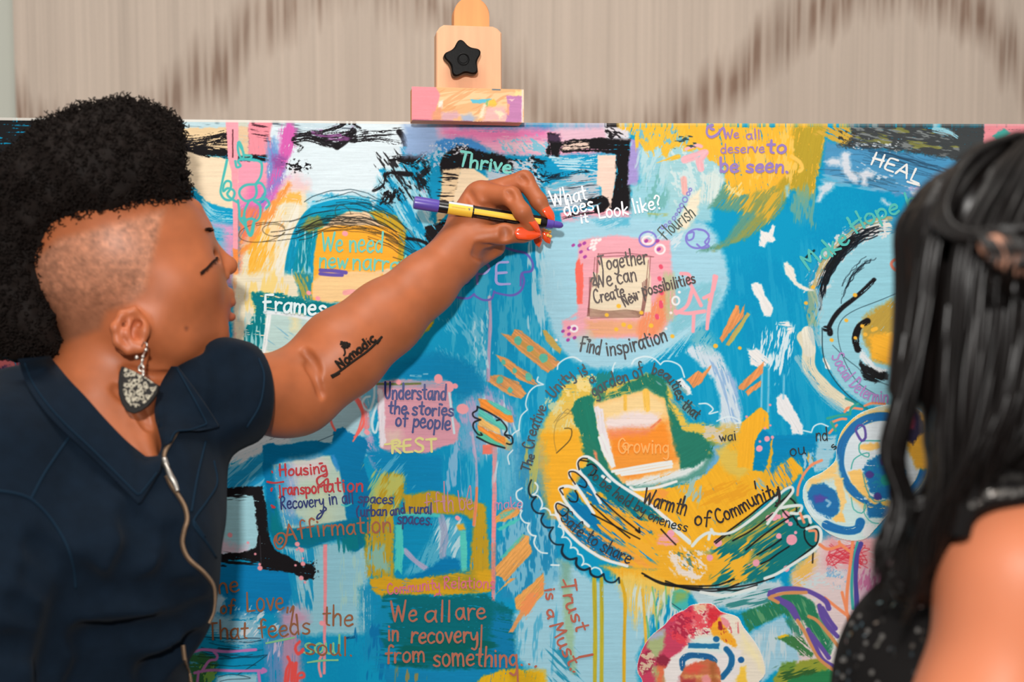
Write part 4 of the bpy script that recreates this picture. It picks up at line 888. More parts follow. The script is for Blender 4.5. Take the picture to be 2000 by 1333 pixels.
    for k in range(12):
        r = random.Random(k); p.pen(TK(*[v for i in range(5) for v in (r.uniform(1235,1560), r.uniform(830,1030))]), 1.7, (214,52,70), .75)
    p.fill(TL(960,460, 1180,360, 1280,300, 1400,320, 1500,380, 1520,460, 1600,560, 1680,700, 1600,800, 1560,700, 1420,520, 1300,480, 1280,460, 1060,560, 1010,600), (44,128,92), 1, 4, 2, .1, 14, 60)
    p.scum(TL(960,460, 1500,330, 1660,700, 1500,680, 1280,470, 1020,590), (110,168,120), .8, .6, 4, 9, 62, 10)
    p.fill(TL(1000,610, 1270,470, 1320,560, 1400,800, 1200,900, 1100,1000, 1080,800), (160,206,226), 1, 5, 4)
    p.scum(TL(1020,560, 1300,480, 1380,800, 1100,900), (206,222,228), .8, .52, 8, 8, 92, 18)
    p.fill(TL(1280,490, 1340,500, 1420,600, 1400,640, 1330,610), (48,130,104), .9, 5, 3, .4, 18, 80)
    p.fill(TL(1215,650, 1300,610, 1420,640, 1500,760, 1480,790, 1400,770, 1300,680), (66,126,74), 1, 5, 2, .25, 16, 40)
    p.fill(TL(1230,630, 1280,615, 1310,630, 1240,645), (232,190,40), 1, 3, 1.5)
    p.fill(TL(1200,930, 1260,860, 1400,820, 1540,795, 1640,870, 1620,1100, 1180,1100), (150,160,60), 1, 5, 3)
    p.fill(TL(1250,840, 1300,810, 1360,830, 1340,880, 1240,890), (110,150,60), 1, 5, 3); p.scum(TL(1220,880, 1600,820, 1500,960, 1240,980), (44,92,50), .9, .52, 7, 5, -18, 12)
    p.fill(TL(1310,960, 1640,870, 1660,1100, 1300,1100), (44,130,80), 1, 4, 2); p.fill(TL(1650,600, 1790,600, 1800,820, 1620,860, 1620,740), (236,232,228), .95, 7, 6, .25, 20, 120)
    # ---------------- top edge of the canvas: bare white rim
    p.img[:int(7 * PS)] = p.img[int(7 * PS)]
    e = p.win(PX0, PY0, PX1, PY0 + 3.2)
    p.mix(e[0], (.85 * np.clip((1150 - e[1]) / 300, .25, 1)).astype(np.float32), (238, 232, 222))

# ---- two paper flowers glued on the canvas: their own colour fields
def flower_blue(p):
    c = np.array((206,230,228), np.float32)/255; p.img[:] = c
    p.scum(R(1540,760,1860,1080), (236,236,238), .9, .5, 26, 1, 0, 20)
    C = (1722, 898)
    ring = lambda r, a0, a1, sx=1, sy=1: [(C[0]+r*sx*math.cos(a), C[1]+r*sy*math.sin(a)) for a in np.arange(a0, a1, .15)]
    p.fill(ring(100, 0, 6.2), (240,196,110), .9, 6, 6, .25, 20); p.fill(ring(78, 0, 6.2), (222,232,238), 1, 5, 4)
    p.fill(TK(1350,100, 1440,60, 1500,250, 1420,330, 1360,260), (214,228,236), .9, 7, 8)
    p.brush(ring(84, 1.0, 5.2, .98, 1.0), 17, (4,110,176), 1, .06); p.brush(ring(84, 5.0, 7.3), 15, (4,110,176), 1, .08)
    p.brush(ring(98, 2.6, 4.2), 8, (236,192,96), 1, .2); p.scum(ring(92, .8, 2.2)+ring(76, 2.2, .8)[::1], (210,230,240), .9, .55, 5, 2, 20, 6)
    p.fill(TK(1400,290, 1490,255, 1540,350, 1560,480, 1650,500, 1600,540, 1480,430, 1410,350), (252,202,112), 1, 4, 2)
    p.fill(TK(1640,500, 1790,500, 1790,545, 1660,545), (240,200,100), 1, 4, 2)
    p.fill(TK(1500,260, 1560,190, 1660,150, 1780,170, 1830,260, 1820,420, 1740,480, 1640,490, 1560,430), (4,118,180), 1, 6, 2, .08)
    p.scum(TK(1520,200, 1800,180, 1800,460, 1560,440), (12,140,170), .8, .55, 8, 1, 0, 12)
    for x, y, rx, ry in ((1560,305,36,28), (1625,470,32,30), (1660,205,18,30), (1760,440,40,40)):
        p.fill([(TK(x,y)[0][0]+rx/3.92*math.cos(a), TK(x,y)[0][1]+ry/3.92*math.sin(a)) for a in np.arange(0,6.2,.5)], (70,56,140), 1, 2, 1.5)
    p.fill([(TK(1690,345)[0][0]+12*math.cos(a), TK(1690,345)[0][1]+11*math.sin(a)) for a in np.arange(0,6.2,.5)], (20,150,140), 1, 1, 1)
    p.fill(TK(1490,80, 1620,55, 1640,90, 1580,120, 1490,110), (252,202,112), 1, 4, 2)
    # far side
    p.fill(T0(1780,800, 1850,820, 1850,920, 1790,915, 1770,870), (248,184,56), 1, 5, 4); p.fill(T0(1745,800, 1790,795, 1808,840, 1785,868, 1755,850), (42,34,66), 1, 5, 3); p.fill(T0(1760,812, 1785,810, 1785,838, 1762,838), (150,52,80), 1, 4, 4)
    # petal
    p.fill(TK(1000,380, 1180,290, 1310,150, 1330,300, 1400,480, 1500,560, 1500,800, 1200,800, 1000,600), (206,232,230), 1, 4, 4)
    p.fill(TK(1090,340, 1180,300, 1300,200, 1330,330, 1270,330, 1200,360, 1090,430), (250,208,130), 1, 6, 5, .15); p.fill(TK(1290,330, 1360,330, 1380,520, 1340,600, 1310,440), (250,208,130), 1, 4, 2)
    p.fill(TK(1085,440, 1130,385, 1210,375, 1300,430, 1335,530, 1320,610, 1240,640, 1160,600, 1100,530), (6,112,178), 1, 4, 2); p.brush(TK(1100,520, 1140,600, 1240,650, 1260,680), 12, (220,236,242), .8, .45)
    p.fill(TK(1130,470, 1180,450, 1240,480, 1210,510, 1150,520), (80,70,164), 1, 4, 3); p.brush(TK(1230,500, 1260,520, 1240,545), 5, (170,206,230), .8, .4)
    p.brush(TK(1230,690, 1310,720, 1400,735, 1470,720, 1490,670), 17, (4,112,180), 1, .12); p.fill(TK(1270,640, 1340,580, 1360,610, 1378,670, 1300,660), (252,202,112), 1, 3, 1.5)
    p.fill(TK(1530,530, 1740,560, 1740,640, 1560,630), (6,116,178), 1, 4, 2, .25, 10, 8)
    p.pen(TK(1640,45, 1500,50, 1480,110, 1500,150, 1550,170, 1555,140, 1510,145, 1440,190, 1420,260), 2.2, (50,170,160)); p.pen(TK(1510,300, 1540,420, 1600,510, 1680,500), 2, (50,160,170))
    p.pen(TK(1420,480, 1440,570, 1500,600, 1530,560, 1520,520), 2, (60,180,170)); p.pen(TK(1520,540, 1520,600, 1580,670, 1700,680), 1.8, (60,180,170))
    p.pen(TK(1470,0, 1455,-40, 1480,-75, 1520,-60, 1530,20, 1500,45, 1470,0), 5, PUR)

def flower_red(p):
    p.img[:] = np.array((238,228,210), np.float32)/255
    p.fill(TL(170,740, 230,640, 300,590, 400,500, 440,450, 560,400, 600,390, 540,700, 420,800, 360,900, 400,1100, 170,1100), (206,60,96), 1, 5, 3)
    p.scum(TL(380,440, 700,380, 760,560, 560,720, 400,700), (236,60,78), .9, .45, 22, 1.5, 30, 24); p.scum(TL(380,440, 800,380, 760,600, 480,720), (178,24,66), .9, .55, 12, 1.5, 30, 18)
    p.scum(TL(380,440, 720,400, 700,620, 480,700), (250,150,150), .6, .62, 6, 2, 40, 12); p.fill(TL(600,390, 700,385, 700,430, 620,440), (240,190,150), .8, 6, 6)
    p.fill(TL(700,400, 760,400, 840,460, 780,520, 720,560, 690,480), (224,26,44), .9, 5, 5)
    p.fill(TL(235,690, 280,620, 380,590, 370,700, 320,800, 250,760), (172,186,130), 1, 6, 4); p.fill(TL(240,650, 300,600, 380,580, 370,630, 280,660), (176,180,200), 1, 5, 4)
    p.fill(TL(180,800, 260,720, 310,800, 290,880, 220,920, 175,860), (168,40,76), 1, 5, 2); p.scum(TL(180,760, 320,720, 310,900, 190,920), (226,206,170), .9, .56, 6, 1.2, 40, 8)
    p.fill(TL(310,790, 370,760, 420,810, 380,880, 320,860), (150,28,60), 1, 4, 2); p.fill(TL(290,840, 380,880, 380,1000, 300,1000), (176,190,120), .9, 6, 4); p.fill(TL(330,830, 380,860, 360,1000, 310,1010), (236,110,70), .9, 5, 3)
    p.fill(TL(780,480, 840,460, 920,500, 1000,600, 1100,760, 1140,900, 1080,1100, 780,1100, 800,760), (240,230,212), 1, 3, 3)
    p.fill(TL(720,560, 790,480, 850,560, 920,700, 900,730, 840,700, 740,640), (252,176,36), 1, 5, 2); p.scum(TL(760,540, 860,560, 900,720, 800,660), (196,70,40), .9, .57, 4, 1.4, 60, 8)
    p.fill(TL(960,600, 1080,760, 1120,900, 1060,800, 960,700), (250,236,180), .9, 6, 8); p.fill(TL(940,870, 990,850, 1000,1000, 940,1100, 920,1000), (252,206,70), 1, 5, 3)
    p.fill(TL(795,490, 830,490, 870,540, 850,570, 810,545), (244,150,158), 1, 3, 1.5); p.brush(TL(790,530, 800,570), 7, (160,20,40), 1, .1); p.brush(TL(920,530, 925,600), 6, (226,90,100), .9, .4); p.brush(TL(870,560, 880,600), 2, (220,60,80), .9, .1)
    p.fill(TL(370,890, 420,800, 500,740, 560,690, 700,630, 760,640, 830,680, 960,740, 940,900, 860,1020, 780,1100, 420,1100), (238,232,230), 1, 4, 2)
    p.fill(TL(560,640, 700,630, 800,640, 820,760, 560,740), (214,236,232), .8, 5, 5)
    p.fill(TL(555,680, 700,682, 790,680, 785,725, 700,718, 555,720), (8,118,170), 1, 2, 1.2); p.fill([(TL(765,650)[0][0]+6.5*math.cos(a), TL(765,650)[0][1]+6*math.sin(a)) for a in np.arange(0,6.2,.5)], (6,104,160), 1, .5, 1)
    p.brush(TL(515,870, 510,810, 560,775, 640,775, 720,790, 750,815), 12, (4,98,158), 1, .04); p.brush(TL(840,725, 880,780, 870,860, 810,935), 11, (4,104,160), 1, .05)
    p.fill([(TL(952,806)[0][0]+6.2*math.cos(a), TL(952,806)[0][1]+6.2*math.sin(a)) for a in np.arange(0,6.2,.5)], (6,96,160), 1, .5, 1)
    p.fill(TL(500,930, 530,860, 600,830, 700,800, 760,820, 800,900, 795,1100, 500,1100), (206,112,72), 1, 3, 1.5); p.fill(TL(530,860, 620,830, 680,850, 620,910, 530,900), (232,86,66), .9, 5, 4)
    p.fill(TL(510,925, 790,925, 790,945, 510,945), (232,186,110), .9, 4, 3, .2); p.fill(TL(720,830, 760,830, 770,1050, 725,1050), (170,96,44), .8, 4, 4, .2); p.fill(TL(660,930, 700,915, 725,950, 715,1000, 665,1000), (240,150,150), 1, 3, 2); p.fill(TL(500,945, 600,950, 600,1100, 500,1100), (176,44,60), .8, 6, 6)
# ---------------------------------------------------------------- handwriting: a single-stroke hand, units: x-height 5, capitals 8.6
GL = {
'a':(4.6,"4 4.2 2.5 5 .7 4 .3 2 1.2 .3 2.6 .5 3.9 2.6","4 5 3.9 2 4.5 0"),
'b':(4.6,".5 8.8 .5 0",".5 3.4 2.2 5 4 4 4 1.5 2.4 0 .5 .9"),
'c':(4.2,"4 4.3 2.5 5 .6 3.8 .4 1.4 2 0 4 .8"),
'd':(4.8,"4 3.8 2.2 5 .5 3.5 .5 1.3 2 0 4 1.6","4.1 9 4 0"),
'e':(4.4,".5 2.6 3.7 3 3.4 4.8 1.8 4.9 .4 3.2 .6 1 2.2 0 4.2 .9"),
'f':(3.8,"4 8.2 2.9 9 1.8 7.8 1.7 0",".2 4.8 3.6 5.1"),
'g':(4.6,"4 4 2.2 5 .5 3.5 .6 1.5 2.2 .6 4 2.2","4 5 4 -2 2.6 -3.6 .5 -2.8"),
'h':(4.6,".5 9 .5 0",".5 3 2.2 5 3.8 4.2 4 0"),
'i':(1.8,".8 5 .9 0",".8 7.1 .95 6.8"),
'k':(4.2,".5 9 .5 0","3.8 5 .6 2.2 .6 2.2 4 0"),
'l':(1.7,".8 9 .9 0"),
'm':(6.8,".5 5 .5 0",".5 3.2 2 5 3.2 4 3.2 0","3.2 3.2 4.7 5 6 4 6.2 0"),
'n':(4.6,".5 5 .5 0",".5 3 2.2 5 3.8 4.2 4 0"),
'o':(4.6,"2.4 5 .7 3.8 .6 1.2 2.2 0 4 1.4 4 3.8 2.6 5 1.8 4.8"),
'p':(4.6,".5 5 .4 -3.4",".5 3.5 2.2 5 4 4 4 1.5 2.4 .2 .5 1"),
'r':(3.6,".5 5 .6 0",".6 2.8 2 4.8 3.6 4.6"),
's':(4.0,"3.8 4.4 2.2 5 .7 4 1.6 2.8 3.4 1.8 3.4 .5 1.8 0 .3 .6"),
't':(3.6,"2 8 1.9 .9 3.2 .2",".2 5.2 3.6 5.4"),
'u':(4.8,".5 5 .5 1.4 1.8 0 3.6 1.4 4 5","4 5 4 1 4.6 0"),
'v':(4.0,".2 5 2 0 2 0 3.9 5"),
'w':(6.2,".2 5 1.6 0 1.6 0 3 4 3 4 4.4 0 4.4 0 6 5"),
'y':(4.4,".3 5 .8 2 2.4 1.6 4 4","4 5 3.6 -1 2.2 -3.6 .4 -3"),
'A':(6,".2 0 3 8.6 3 8.6 5.6 0","1.2 3 4.8 3.2"),
'C':(5.4,"5 7.2 3.4 8.6 1 6.8 .4 3 1.8 .4 4 .2 5.2 1.6"),
'D':(5.4,".8 8.6 .8 0",".2 8.4 3 8.4 5 5.5 4.4 2 2 .2 .4 .2"),
'E':(4.8,"4.4 8.6 1.2 8 .6 4 .8 .4 4.6 .2",".7 4.3 3.8 4.6"),
'F':(5,"4.8 8.6 .8 8.4 .8 8.4 .8 0","-.2 4.4 3.6 4.8"),
'G':(5.6,"5 7.2 3.4 8.6 1 6.8 .4 3 1.8 .4 4 .2 5.2 1.8 5.2 4 5.2 4 3 4"),
'H':(5.4,".8 8.6 .6 0","4.6 8.8 4.6 0",".2 4.4 5.2 4.8"),
'L':(4.6,".8 8.6 .7 .2 .7 .2 4.6 .4"),
'M':(7,".4 0 1.2 8.6 1.2 8.6 3.2 3 3.2 3 5.4 8.6 5.4 8.6 6.4 0"),
'N':(5.6,".6 0 .8 8.6 .8 8.6 4.6 .2 4.6 .2 4.8 8.8"),
'O':(5.8,"3 8.6 .8 7 .5 2.6 2.4 0 4.8 1.4 5.2 5.6 3.4 8.5"),
'P':(5.2,".8 8.8 .7 0",".2 8.4 3.2 8.6 4.6 6.4 3.2 4.2 .8 3.8"),
'R':(5.4,".8 8.6 .8 0",".2 8 3 8.8 4.6 7 3.2 5 1 4.4 1 4.4 4.8 0"),
'S':(5.2,"4.6 7.8 2.8 8.8 .9 7 2.2 5 4.2 3.4 4 1 2 0 .2 1"),
'T':(5.2,".1 8.4 5 8.6","2.6 8.6 2.5 0"),
'U':(5.4,".6 8.6 .6 2.4 2.2 0 4.2 1.6 4.7 8.6"),
'W':(8,".2 8.6 1.8 0 1.8 0 3.8 6.6 3.8 6.6 5.6 0 5.6 0 7.8 8.8"),
'Y':(5,".2 8.6 2.4 4.4","5 8.6 1.6 -1"),
'.':(1.6,".6 .3 .9 0"), ',':(1.6,".9 .6 .5 -1.4"), '(':(3,"2.6 8 .6 5 .6 1 1.6 -1"), '?':(4,".4 7 2 8.6 3.6 7 1.8 4 1.8 2.6","1.8 .4 2 .1"), "'":(1.5,".9 9 .6 7.4"), '-':(3,".3 2.8 2.4 2.8"), ' ':(3.2,),
}
INK = []                              # one entry per phrase or drawing: (name, label, colour, width, strokes, colour2)

def hand(text, base, h, seed=0, wob=.25, slant=0.0):
    """strokes of text along a baseline polyline; h = capital height in canvas units; the advance is fitted to the baseline"""
    r = random.Random(seed * 77 + len(text))
    B = spline(base, 3) if len(base) > 2 else np.array([np.array(base[0]) + (np.array(base[1]) - np.array(base[0])) * t for t in np.linspace(0, 1, 60)])
    seg = np.hypot(*(B[1:] - B[:-1]).T); acc = np.concatenate([[0], np.cumsum(seg)])
    adv = [GL[c][0] + (.9 if c != ' ' else 0) for c in text]
    k = acc[-1] / sum(adv); v = h / 8.6
    out = []; x = 0.0
    for c, a in zip(text, adv):
        dy = r.uniform(-wob, wob); sc = r.uniform(.93, 1.08); sl = slant + r.uniform(-.06, .06)
        for st in GL[c][1:]:
            n = [float(q) for q in st.split()]
            P = [(n[i] , n[i+1] * sc + dy) for i in range(0, len(n), 2)]
            P = spline(P, .7)
            Q = []
            for px, py in P:
                s = (x + px + .3 + py * sl) * k
                ss = min(max(s, 0), acc[-1] - 1e-4); i = min(max(int(np.searchsorted(acc, ss) - 1), 0), len(seg) - 1)
                d = (B[i+1] - B[i]) / max(seg[i], 1e-6)
                q = B[i] + d * (s - acc[i])
                Q.append((q[0] + d[1] * py * v, q[1] - d[0] * py * v))
            out.append(Q)
        x += a
    return out

def write(label, col, w, *lines, extra=(), name='handwriting'):
    S = []
    for i, (t, base, h) in enumerate(lines): S += hand(t, base, h, i + len(INK))
    for e in extra: S.append([tuple(q) for q in spline(e, 2.5)] if len(e) > 2 else list(e))
    INK.append((name, label, col, w, S))

def draw(label, col, w, *curves, name='marker_drawing'):
    INK.append((name, label, col, w, [[tuple(q) for q in spline(c, 2.5)] if len(c) > 2 else list(c) for c in curves]))

def circ(t, x, y, rx, ry=None, a0=0, a1=6.3):
    return t(*[v for a in np.arange(a0, a1, .3) for v in (x + rx * math.cos(a), y + (ry or rx) * math.sin(a))])

def scallops(t, cusps, bulge):
    out = []
    for (ax, ay), (bx, by) in zip(cusps[:-1], cusps[1:]):
        mx, my = (ax + bx) / 2, (ay + by) / 2; dx, dy = bx - ax, by - ay
        out += [(ax, ay), (ax, ay), (ax + dx * .2 - dy * bulge * .8, ay + dy * .2 + dx * bulge * .8), (mx - dy * bulge, my + dx * bulge), (ax + dx * .8 - dy * bulge * .75, ay + dy * .8 + dx * bulge * .75)]
    out.append(cusps[-1])
    return t(*[v for q in out for v in q])

def ink_all():
    I4 = 3.846
    write("turquoise handwriting We need new narrat on the yellow block", (78,190,172), 5.2, ("We need", TA(1105,1040, 1575,1050), 38), ("new", TA(1085,1165, 1310,1172), 32), ("narrat", TA(1335,1175, 1760,1200), 34))
    draw("two violet underlines below the word new", (104,88,176), 7.5, TA(1100,1186, 1200,1190, 1290,1203), TA(1098,1212, 1180,1220, 1262,1222))
    draw("turquoise outline drawing of a jug and fruit", (76,190,186), 4.6, TA(398,355, 380,440, 362,520, 350,600, 380,650, 430,655, 455,610, 440,580, 400,570, 370,590, 372,545, 395,515, 425,525, 425,570, 400,610, 420,640, 475,675),
         TA(480,230, 520,300, 515,350, 490,320, 478,260, 488,222, 510,260, 525,315, 580,325, 570,345, 530,350, 570,355, 640,365, 660,400, 650,480, 615,535), TA(460,365, 470,410, 500,400, 480,365, 520,345), TA(615,540, 540,545, 495,580, 495,625, 540,665, 600,645, 620,600, 615,540, 650,530, 680,570, 680,620, 640,655, 600,660), TA(480,660, 490,740, 495,800, 540,860, 570,925, 590,900, 600,810, 560,800, 525,820, 530,740, 560,670), TA(600,665, 645,700, 645,780, 615,815, 590,800), TA(640,655, 690,650, 715,690, 690,718), TA(500,800, 530,790, 540,850), TA(540,870, 570,920, 595,830))
    write("turquoise handwriting Thrive above the hand", (76,204,190), 6.6, ("Thrive", TB(205,398, 400,430, 615,458), 27))
    write("white handwriting What does it look like on the striped patch", (238,242,246), 4.6, ("What", TB(915,710, 1190,655), 30), ("does", TB(1010,780, 1240,725), 28), ("it", TB(1130,830, 1195,820), 18), ("Look like?", TB(1265,800, 1520,760, 1750,715), 26))
    write("lavender word HOPE beneath the hand", (134,132,214), 6.5, ("HOPE", TB(10,1290, 620,1290), 44))
    draw("violet cloud outline round the word HOPE", (112,104,196), 4.4, TB(560,1015, 640,1040, 720,1060, 770,1130, 760,1190, 690,1210, 680,1300), TE(460,-60, 475,0, 450,70, 380,105, 260,85, 250,75, 250,75, 230,130, 170,140, 110,110, 100,95, 100,95, 60,125, 0,125, -60,110))
    write("brown-black handwriting Together we can create on the cream card", (58,34,24), 4.2, ("Together", TB(1275,1190, 1640,1130), 29), ("We can", TB(1245,1320, 1560,1260), 29), ("Create", TE(1005,165, 1240,110), 25), ("New", TE(1230,190, 1345,130), 21), ("possibilities", TE(1370,110, 1770,10), 22),
          extra=[TB(1275,1140, 1265,1115), TE(975,0, 985,-25, 1005,-20, 995,25, 1040,20), TE(1262,95, 1268,97), TE(1295,90, 1300,91), TE(1330,78, 1338,80), TE(1360,52, 1368,54), TE(1380,40, 1390,42)])
    write("black handwriting Find inspiration below the pink square", (30,34,40), 4.6, ("Find", TE(890,520, 1050,550), 29), ("inspiration", TE(1095,560, 1320,520, 1560,440), 29), extra=[TE(950,435, 975,440, 965,455)])
    write("thin dark handwriting Flourish climbing the pale diagonal", (44,60,48), 3.0, ("Flourish", TB(1775,960, 1880,860, 2000,770), 27))
    draw("row of small lilac rings climbing past Flourish", (132,124,206), 2.2, *[circ(TB, x, y, r, r*1.1) for x, y, r in ((1745,862,11),(1770,850,10),(1800,825,9),(1832,795,12),(1850,765,8),(1870,735,13),(1890,700,15),(1915,655,18),(1940,610,12),(1955,580,10))])
    draw("lilac and white flower rings beside Flourish", (134,126,214), 3.4, circ(TB,1636,952,64,56), circ(TC,125,948,88,72), TC(60,905, 95,900, 90,945, 55,960, 45,930), TC(130,880, 180,890, 210,930, 180,975, 210,1005, 160,1020, 120,990))
    draw("white rings inside the lilac flowers", (246,240,242), 4.0, circ(TB,1636,960,40,28), circ(TB,1727,1028,36,34), circ(TE,1615,145,26,30), circ(TE,850,355,26,22))
    draw("purple dots scattered left of the cream card", (176,76,164), 6.0, *[TB(x,y,x+7,y-5) for x,y in ((1072,1000),(1120,1000),(1155,985),(1130,1050),(1160,1087),(1190,1025),(1620,968),(1715,1030),(1705,968))], *[TE(x,y,x+5,y-3) for x,y in ((765,376),(810,350),(850,357),(810,398),(852,425),(803,442))])
    draw("white and pink dots along the card", (250,240,240), 5.0, *[TB(x,y,x+10,y-6) for x,y in ((1215,965),(1240,962),(1268,960),(1210,990),(1225,1010),(1240,985),(1228,1030),(1200,1020))], *[TE(x,y,x+3,y+1) for x,y in ((1506,155),(1470,255),(1480,270),(1577,236),(1540,355),(716,440),(1640,80))])
    draw("pinkish red dots down the right of the card", (240,88,116), 7.5, *[TE(x,y,x+4,y+14) for x,y in ((1505,75),(1502,155),(1502,175),(1472,258))], *[TB(x,y,x+4,y+8) for x,y in ((1732,1155),(1722,1245))])
    draw("yellow dots scattered round the card", (250,194,66), 8, *[TE(x,y,x+3,y+1) for x,y in ((1185,185),(1095,252),(1268,340),(1166,360),(1428,332),(1588,412),(1870,138),(1912,485),(1222,325),(1355,235))])
    draw("yellow dots on the pale blue disc", (250,188,66), 7, *[TF(x,y,x+4,y+2) for x,y in ((990,42),(1306,102),(1130,440),(1240,292),(1383,398),(1308,424),(258,485),(440,500),(937,162),(1360,335))], *[TF(x,y,x+26,y-10) for x,y in ((1440,365),(1555,400))])
    draw("thick pink scaffold-like strokes right of possibilities", (250,172,182), 7.5, TE(1700,-20, 1740,50, 1805,180), TE(1740,60, 1700,180, 1620,240), TE(1610,225, 1700,240, 1830,225), TE(1750,245, 1745,375), TE(1905,-40, 1890,80, 1865,200, 1850,355), TE(1825,125, 1880,100), TE(1910,-30, 1900,60), TC(265,1235, 240,1330), TC(0,1210, 60,1220, 70,1290))
    write("violet handwriting We all deserve to be seen on the yellow corner", (156,118,180), 3.6, ("We", TC(318,198, 442,192), 17), ("all", TC(488,202, 600,198), 18), ("deserve", TC(295,305, 632,300), 19))
    write("heavy violet word to at the end of the second line", (150,120,190), 6.6, ("to", TC(640,305, 800,305), 26))
    write("heavy violet words be seen on the yellow corner", (150,120,190), 6.6, ("be seen.", TC(288,445, 815,450), 26), extra=[TC(235,95, 200,110, 195,160, 225,185, 270,165, 315,115, 330,160), TC(222,120, 245,128)])
    write("white capitals HEAL on the blue sky of the canvas", (240,240,238), 5.4, ("HEAL", TC(1415,385, 1600,450, 1790,545), 24), extra=[TC(1700,520, 1790,548)])
    write("turquoise words Make Hope curving over the disc", (74,190,182), 6.5, ("Make Hope b", TC(955,1190, 1040,1120, 1130,1080, 1210,1010, 1270,970, 1330,900, 1440,830, 1560,780, 1680,740, 1790,700), 33))
    draw("short black dash left of Make Hope", (16,56,66), 5, TC(930,1102, 955,1075, 1000,1038))
    draw("coral heart outline on the disc", (234,134,112), 5.5, TC(1640,1130, 1610,1105, 1580,1135, 1600,1175, 1645,1200, 1655,1232, 1665,1190, 1685,1140, 1670,1105, 1630,1110))
    write("lilac words Social Determ curving inside the disc", (178,136,200), 4.0, ("Social Determin", TF(1130,560, 1175,660, 1235,750, 1330,850, 1440,900, 1560,910), 24))
    draw("white lace of scallops above the sun", (226,242,248), 2.8, TE(725,660, 735,620, 790,580, 850,570, 905,600), TE(1140,680, 1145,640, 1160,612), TE(1285,620, 1310,585, 1380,565, 1450,580, 1500,625, 1500,625, 1530,600, 1590,605, 1650,640, 1680,720), TE(580,720, 575,750, 620,775, 620,775, 560,790, 510,840, 488,920, 500,965, 500,965, 455,1010, 440,1070, 440,1115, 440,1115, 400,1140, 370,1180), TE(1790,920, 1850,920, 1895,960, 1865,995, 1930,980), TF(270,1050, 340,1020, 400,1025, 450,1060, 410,1065), TF(915,1120, 980,1135, 980,1135, 1000,1090, 1050,1070, 1105,1090), TI(620,115, 585,160, 595,220))
    draw("white scallops outside the black scallops", (232,244,246), 3.2, scallops(TI, [(690,570),(745,665),(795,760),(880,890)], .3), TI(690,400, 650,430, 655,480, 690,510, 680,570), scallops(TI, [(790,360),(770,450),(830,560),(905,600),(965,690),(990,770),(1055,850),(1110,895),(1140,980),(1210,1010),(1290,1040)], -.3), TI(910,978, 968,980))
    draw("black scalloped edge under the left painted hand", (26,44,58), 3.4, TI(760,340, 742,390, 745,440, 770,470, 795,465), scallops(TI, [(795,465),(855,592),(925,695),(1000,825),(1100,925),(1200,1000),(1303,1045),(1418,1075)], .42), scallops(TI, [(1000,828),(1102,928),(1200,1003),(1303,1049)], .36), TI(1418,1075, 1422,1112))
    draw("white outline of the left painted hand", (238,240,240), 6.2, TI(1140,300, 1110,240, 1120,185, 1180,165, 1260,215, 1390,350, 1620,500, 1760,620, 1860,720, 1950,800), TI(1050,320, 1050,275, 1100,275, 1180,340, 1280,510), TI(1080,360, 1150,460, 1230,590), TI(985,430, 975,400, 1030,385, 1090,400), TI(985,420, 1010,490, 1100,600, 1190,685), TI(950,590, 942,530, 970,510, 1020,540), TI(950,590, 1000,690, 1130,820, 1300,930, 1480,985), TI(1295,310, 1350,350), TI(1700,560, 1730,590, 1850,690))
    draw("black outline of the left painted hand", (30,26,26), 2.8, TI(1120,260, 1112,210, 1140,178, 1180,178), TI(1180,230, 1215,220, 1250,250, 1230,300, 1190,300), TI(1090,370, 1050,310, 1045,280, 1085,278, 1130,310, 1175,360, 1165,395, 1120,380), TI(1000,450, 975,410, 1000,398), TI(1090,420, 1110,460, 1100,500, 1060,500, 1040,480), TI(960,580, 945,540, 960,515, 1040,560, 1000,610, 960,580), TI(1250,445, 1400,590, 1575,730), TI(1205,520, 1360,660, 1500,775), TI(1215,595, 1400,690, 1575,782), TI(1570,700, 1575,735, 1545,715), TI(1735,710, 1800,780, 1845,825), TI(1130,190, 1190,200))
    write("black handwriting To be held by oneness along the painted hand", (26,40,44), 3.4, ("To be held by oneness", TI(1170,290, 1290,390, 1440,510, 1560,580, 1720,670, 1930,730), 20))
    write("black handwriting Safe to share along the painted hand", (18,38,56), 3.8, ("Safe to share", TI(975,630, 1090,740, 1210,820, 1320,890, 1500,970), 25))
    write("black handwriting Warmth of Community across the sun", (40,26,22), 4.8, ("Warmth", TI(1590,510, 1750,560, 1920,610), 32), ("of", TK(215,690, 345,700), 30), ("Community", TK(395,680, 560,610, 700,530, 880,470), 28), extra=[TK(860,400, 875,470, 850,545), TK(680,355, 690,410)])
    draw("black outline of the right painted hand", (26,26,28), 3.0, TK(375,820, 480,740, 640,620, 760,520, 850,460, 940,400, 965,420, 930,470, 840,545), TK(880,540, 930,480, 990,520, 1000,590, 950,630, 905,590, 880,540), TK(1010,690, 1010,640, 1060,620, 1105,650, 1090,700, 1040,710, 1000,660, 975,620), TK(1060,740, 1070,800, 1110,850, 1150,845, 1175,780, 1150,720, 1090,710, 1060,740), TK(385,830, 470,765, 490,770), TK(515,810, 660,730, 820,605), TK(615,880, 760,760, 950,630), TK(700,918, 800,860, 885,800), TK(730,990, 790,960, 860,910, 945,855), TK(1130,860, 1000,960, 860,1060), TK(260,1160, 400,1150, 525,1105), TK(0,1120, 150,1170, 320,1180, 500,1170, 680,1140, 830,1092), TK(0,1135, 200,1185, 400,1195, 560,1140), TK(400,1185, 560,1190, 700,1150), TK(-180,1060, -60,1120, 60,1150, 280,1160), TK(-160,1080, 0,1150, 280,1175), TK(1130,880, 1125,980))
